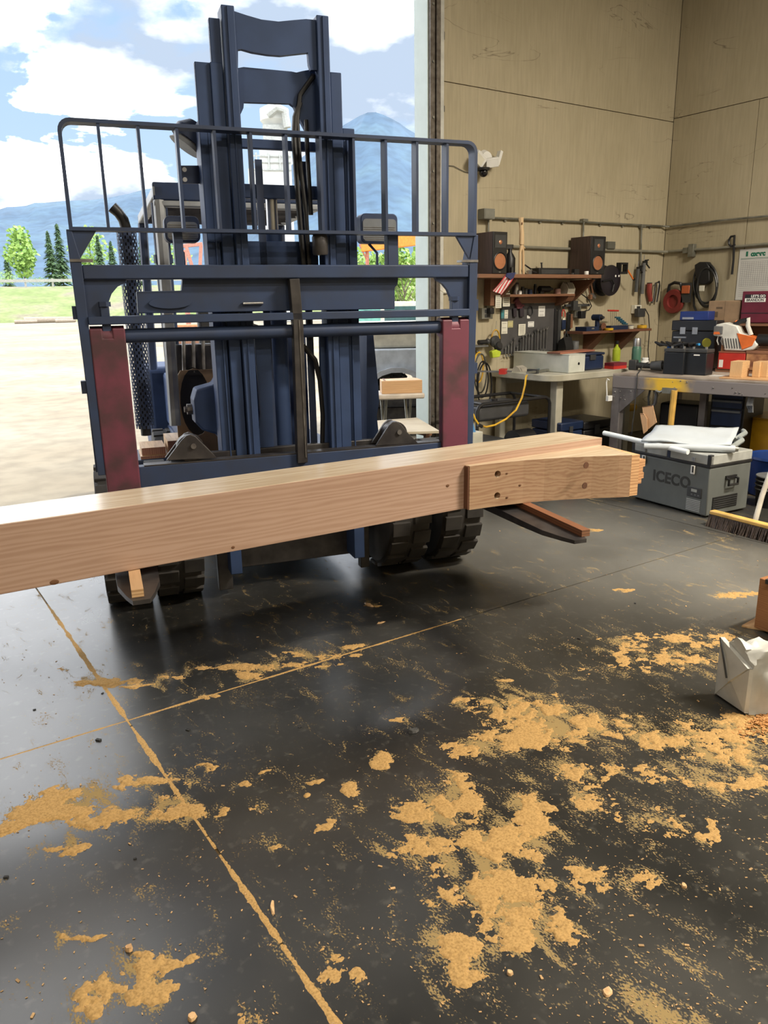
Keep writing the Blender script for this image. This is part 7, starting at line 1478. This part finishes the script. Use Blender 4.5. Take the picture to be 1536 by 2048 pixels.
# step on the forklift's left side with two blocks of wood on a board
l0, l1 = FL(268, 892, .95), FL(365, 888, .95); zf = .70
MB().box((-.83, .86, .60), (-.44, 1.25, zf)).build('side_step', m_car, fk, bevel=.01)
def fw(x, y, z): return FO+fu*x+fy*y+Vector((0, 0, z))
m_blk = wood('step_wood', (.42, .25, .13), (.66, .45, .26), 1)
for (x0_, x1_, y0_, y1_, z0_, z1_, nm, lb) in [(-.78, -.47, .88, 1.12, zf, zf+.018, 'plank', 'thin pine board on the forklift step under two blocks'), (-.77, -.63, .90, 1.15, zf+.019, zf+.065, 'wood_block', 'flat pine block lying left on the forklift step board'), (-.615, -.48, .885, 1.2, zf+.019, zf+.10, 'wood_block', 'thick pine block lying right on the forklift step board')]:
    p = fw(x0_, y0_, z0_); t = thing(nm, lb, nm.replace('_', ' '), p, FAZ); MB().box((0, 0, .0005), (x1_-x0_, y1_-y0_, z1_-z0_)).build('board', m_blk, t, smooth=0); MB().box((.001, -.0006, .002), (x1_-x0_-.001, 0, z1_-z0_-.001)).build('end_grain', wood('step_end', (.28, .12, .08), (.42, .21, .15), 2) if 'step_end' not in bpy.data.materials else bpy.data.materials['step_end'], t, smooth=0)
# lumber pile far out in the yard
lp0 = onz(345, 690, 0); lp1 = onz(432, 689, 0); lrz = math.atan2((lp1-lp0).y, (lp1-lp0).x); lw = (lp1-lp0).length
for k in range(5):
    t = thing('lumber_board', ['orange-brown plank, bottom of the pile out in the yard', 'orange-brown plank, second from the bottom of the yard pile', 'pale plank in the middle of the yard pile', 'orange-brown plank, second from the top of the yard pile', 'orange plank on top of the yard pile'][k], 'plank', (lp0.x, lp0.y, k*.165), lrz, 'planks piled in the yard'); MB().box((.05*(k % 2), 0, 0), (lw, .9, .15)).build('board', [wshelf, wpine, m_cream, wshelf, M('orange_plank', (.55, .24, .10), .6)][k], t, smooth=0); MB().box((lw*.1, -.005, .06), (lw*.9, 0, .075)).build('split', wdark, t, smooth=0)
# white plant tower seen through the mast
D = 75
def fa(px, py): d = ray(px, py); return CAM+d*(D/math.hypot(d.x, d.y))
m_pw, m_pg = M('plant_white', (.62, .63, .60), .6, col2=(.48, .50, .48), scale=.6), M('plant_grey', (.42, .44, .42), .6)  # white and plain grey for the parts of the tower
c0 = fa(565, 604); sc = D/FPX; plant = thing('plant_tower', 'white industrial silo tower seen through the mast window', 'tower', (c0.x, c0.y, 0), math.atan2(-c0.x, c0.y))
zz = lambda py: fa(565, py).z
MB().box((-28*sc, -1, 0), (28*sc, 2, zz(300))).build('lower_block', m_pw, plant, smooth=0); MB().box((-20*sc, -.6, zz(300)), (24*sc, 1.6, zz(252))).build('upper_block', m_pg, plant, smooth=0)
MB().lathe([(14*sc, zz(255)), (26*sc, zz(240)), (26*sc, zz(216)), (12*sc, zz(208)), (12*sc, zz(203))], 22, (2*sc, .5, 0)).build('hopper', m_pw, plant); MB().tube([(-10*sc, -1, zz(235)), (6*sc, -1.3, zz(222)), (20*sc, -1, zz(228)), (24*sc, -1, zz(260))], .35, 8).build('duct', m_pg, plant)
MB().box((-50*sc, -.8, zz(372)), (-20*sc, 1, zz(340))).build('side_house', m_pw, plant, smooth=0)
for py in (318, 330, 345): MB().box((-48*sc, -1.15, zz(py)), (28*sc, -1.05, zz(py)+.12)).build('walkway', m_pg, plant)
for px in (-44, -34, -12, 8, 22): MB().box((px*sc-.06, -1.2, zz(345)), (px*sc+.06, -1.05, zz(310))).build('strut', m_pg, plant)
# orange boom beyond the truck
D = 46; p0, p1 = fa(722, 492), fa(905, 470); bo = thing('telehandler', 'orange telescopic boom machine reaching across behind the trees', 'boom lift', (0, 0, 0)); m_boo = M('boom_orange', (.85, .27, .03), .5)
def bar(a, b, w, h, nm, mat, par):
    d = b-a; o = MB().box((0, -w/2, -h/2), (d.length, w/2, h/2)).build(nm, mat, par, bevel=.03); o.location = a; o.rotation_euler = d.to_track_quat('X', 'Z').to_euler(); return o
bar(p0, p1, .5, 22*D/FPX, 'boom', m_boo, bo); bar(p0.lerp(p1, .1)+Vector((0, 0, -.1)), p1+(p1-p0)*.5, .4, 14*D/FPX, 'inner_boom', m_boo, bo)
q = fa(734, 500); bar(Vector((q.x, q.y, 0)), q, .16, .16, 'post', M('post_red', (.45, .16, .10), .6), bo); bar(q+Vector((0, 0, -.6)), q+Vector((-.5, 0, .3)), .08, .08, 'brace', bpy.data.materials['post_red'], bo)
e = p1+(p1-p0)*.45; bar(Vector((e.x-1, e.y, .9)), Vector((e.x+3, e.y, .9)), 2, 1.4, 'chassis', m_boo, bo); bar(Vector((e.x+.6, e.y, 1.2)), e+Vector((.3, 0, .0)), .8, .8, 'turret', m_boo, bo)
for k in range(4): MB(Matrix.Translation((e.x-.6+3.0*(k % 2), e.y+(-1 if k < 2 else 1), .55)) @ Matrix.Rotation(PI/2, 4, 'X')).lathe([(.2, -.2), (.52, -.2), (.55, 0), (.52, .2), (.2, .2)], 20).build('tyre', rubber, bo)
# red steel frame glimpsed through the cab
D = 60; rf = thing('red_gantry', 'faded red steel frame far behind the cab', 'gantry', (0, 0, 0)); m_rg = M('gantry_red', (.50, .22, .16), .7)
for (a, b) in (((366, 492), (405, 488)), ((372, 492), (392, 560)), ((402, 490), (398, 580)), ((370, 500), (372, 585))): bar(fa(*a), fa(*b), .25, .25, 'member', m_rg, rf)
q = fa(372, 585); bar(Vector((q.x, q.y, 0)), q, .3, .3, 'foot_post', m_rg, rf); q = fa(398, 580); bar(Vector((q.x, q.y, 0)), q, .3, .3, 'foot_post', m_rg, rf)
# gravel heap behind the truck
D = 30; g = fa(815, 604); b = MB(); rr = random.Random(6)
gh = thing('gravel_heap', 'low grey gravel heap behind the truck by the jamb', 'gravel heap', (g.x, g.y, -.05)); n, k = 18, 6; vs = []; fs = []
for i in range(k+1):
    for j in range(n): t = 2*PI*j/n; r_ = 2.6*(i/k)*(1+rr.uniform(-.08, .08)); vs.append((r_*math.cos(t), r_*math.sin(t), 1.1*(1-(i/k)**1.5)+rr.uniform(-.04, .04)*(i < k)))
for i in range(k):
    for j in range(n): fs.append((i*n+j, i*n+(j+1) % n, (i+1)*n+(j+1) % n, (i+1)*n+j))
MB().add(vs, fs).build('heap', groundmat('heap_gravel', (.25, .23, .20), (.34, .32, .28), (.40, .38, .34), 2, 12), gh, smooth=60)
for i in range(7): MB().ball((rr.uniform(-1.6, 1.6), rr.uniform(-2.2, -1.2), .35), (rr.uniform(.12, .28), .2, .16), 7, 5).build('stone', M('stone_%d' % i, (.36, .32, .28), .9), gh)
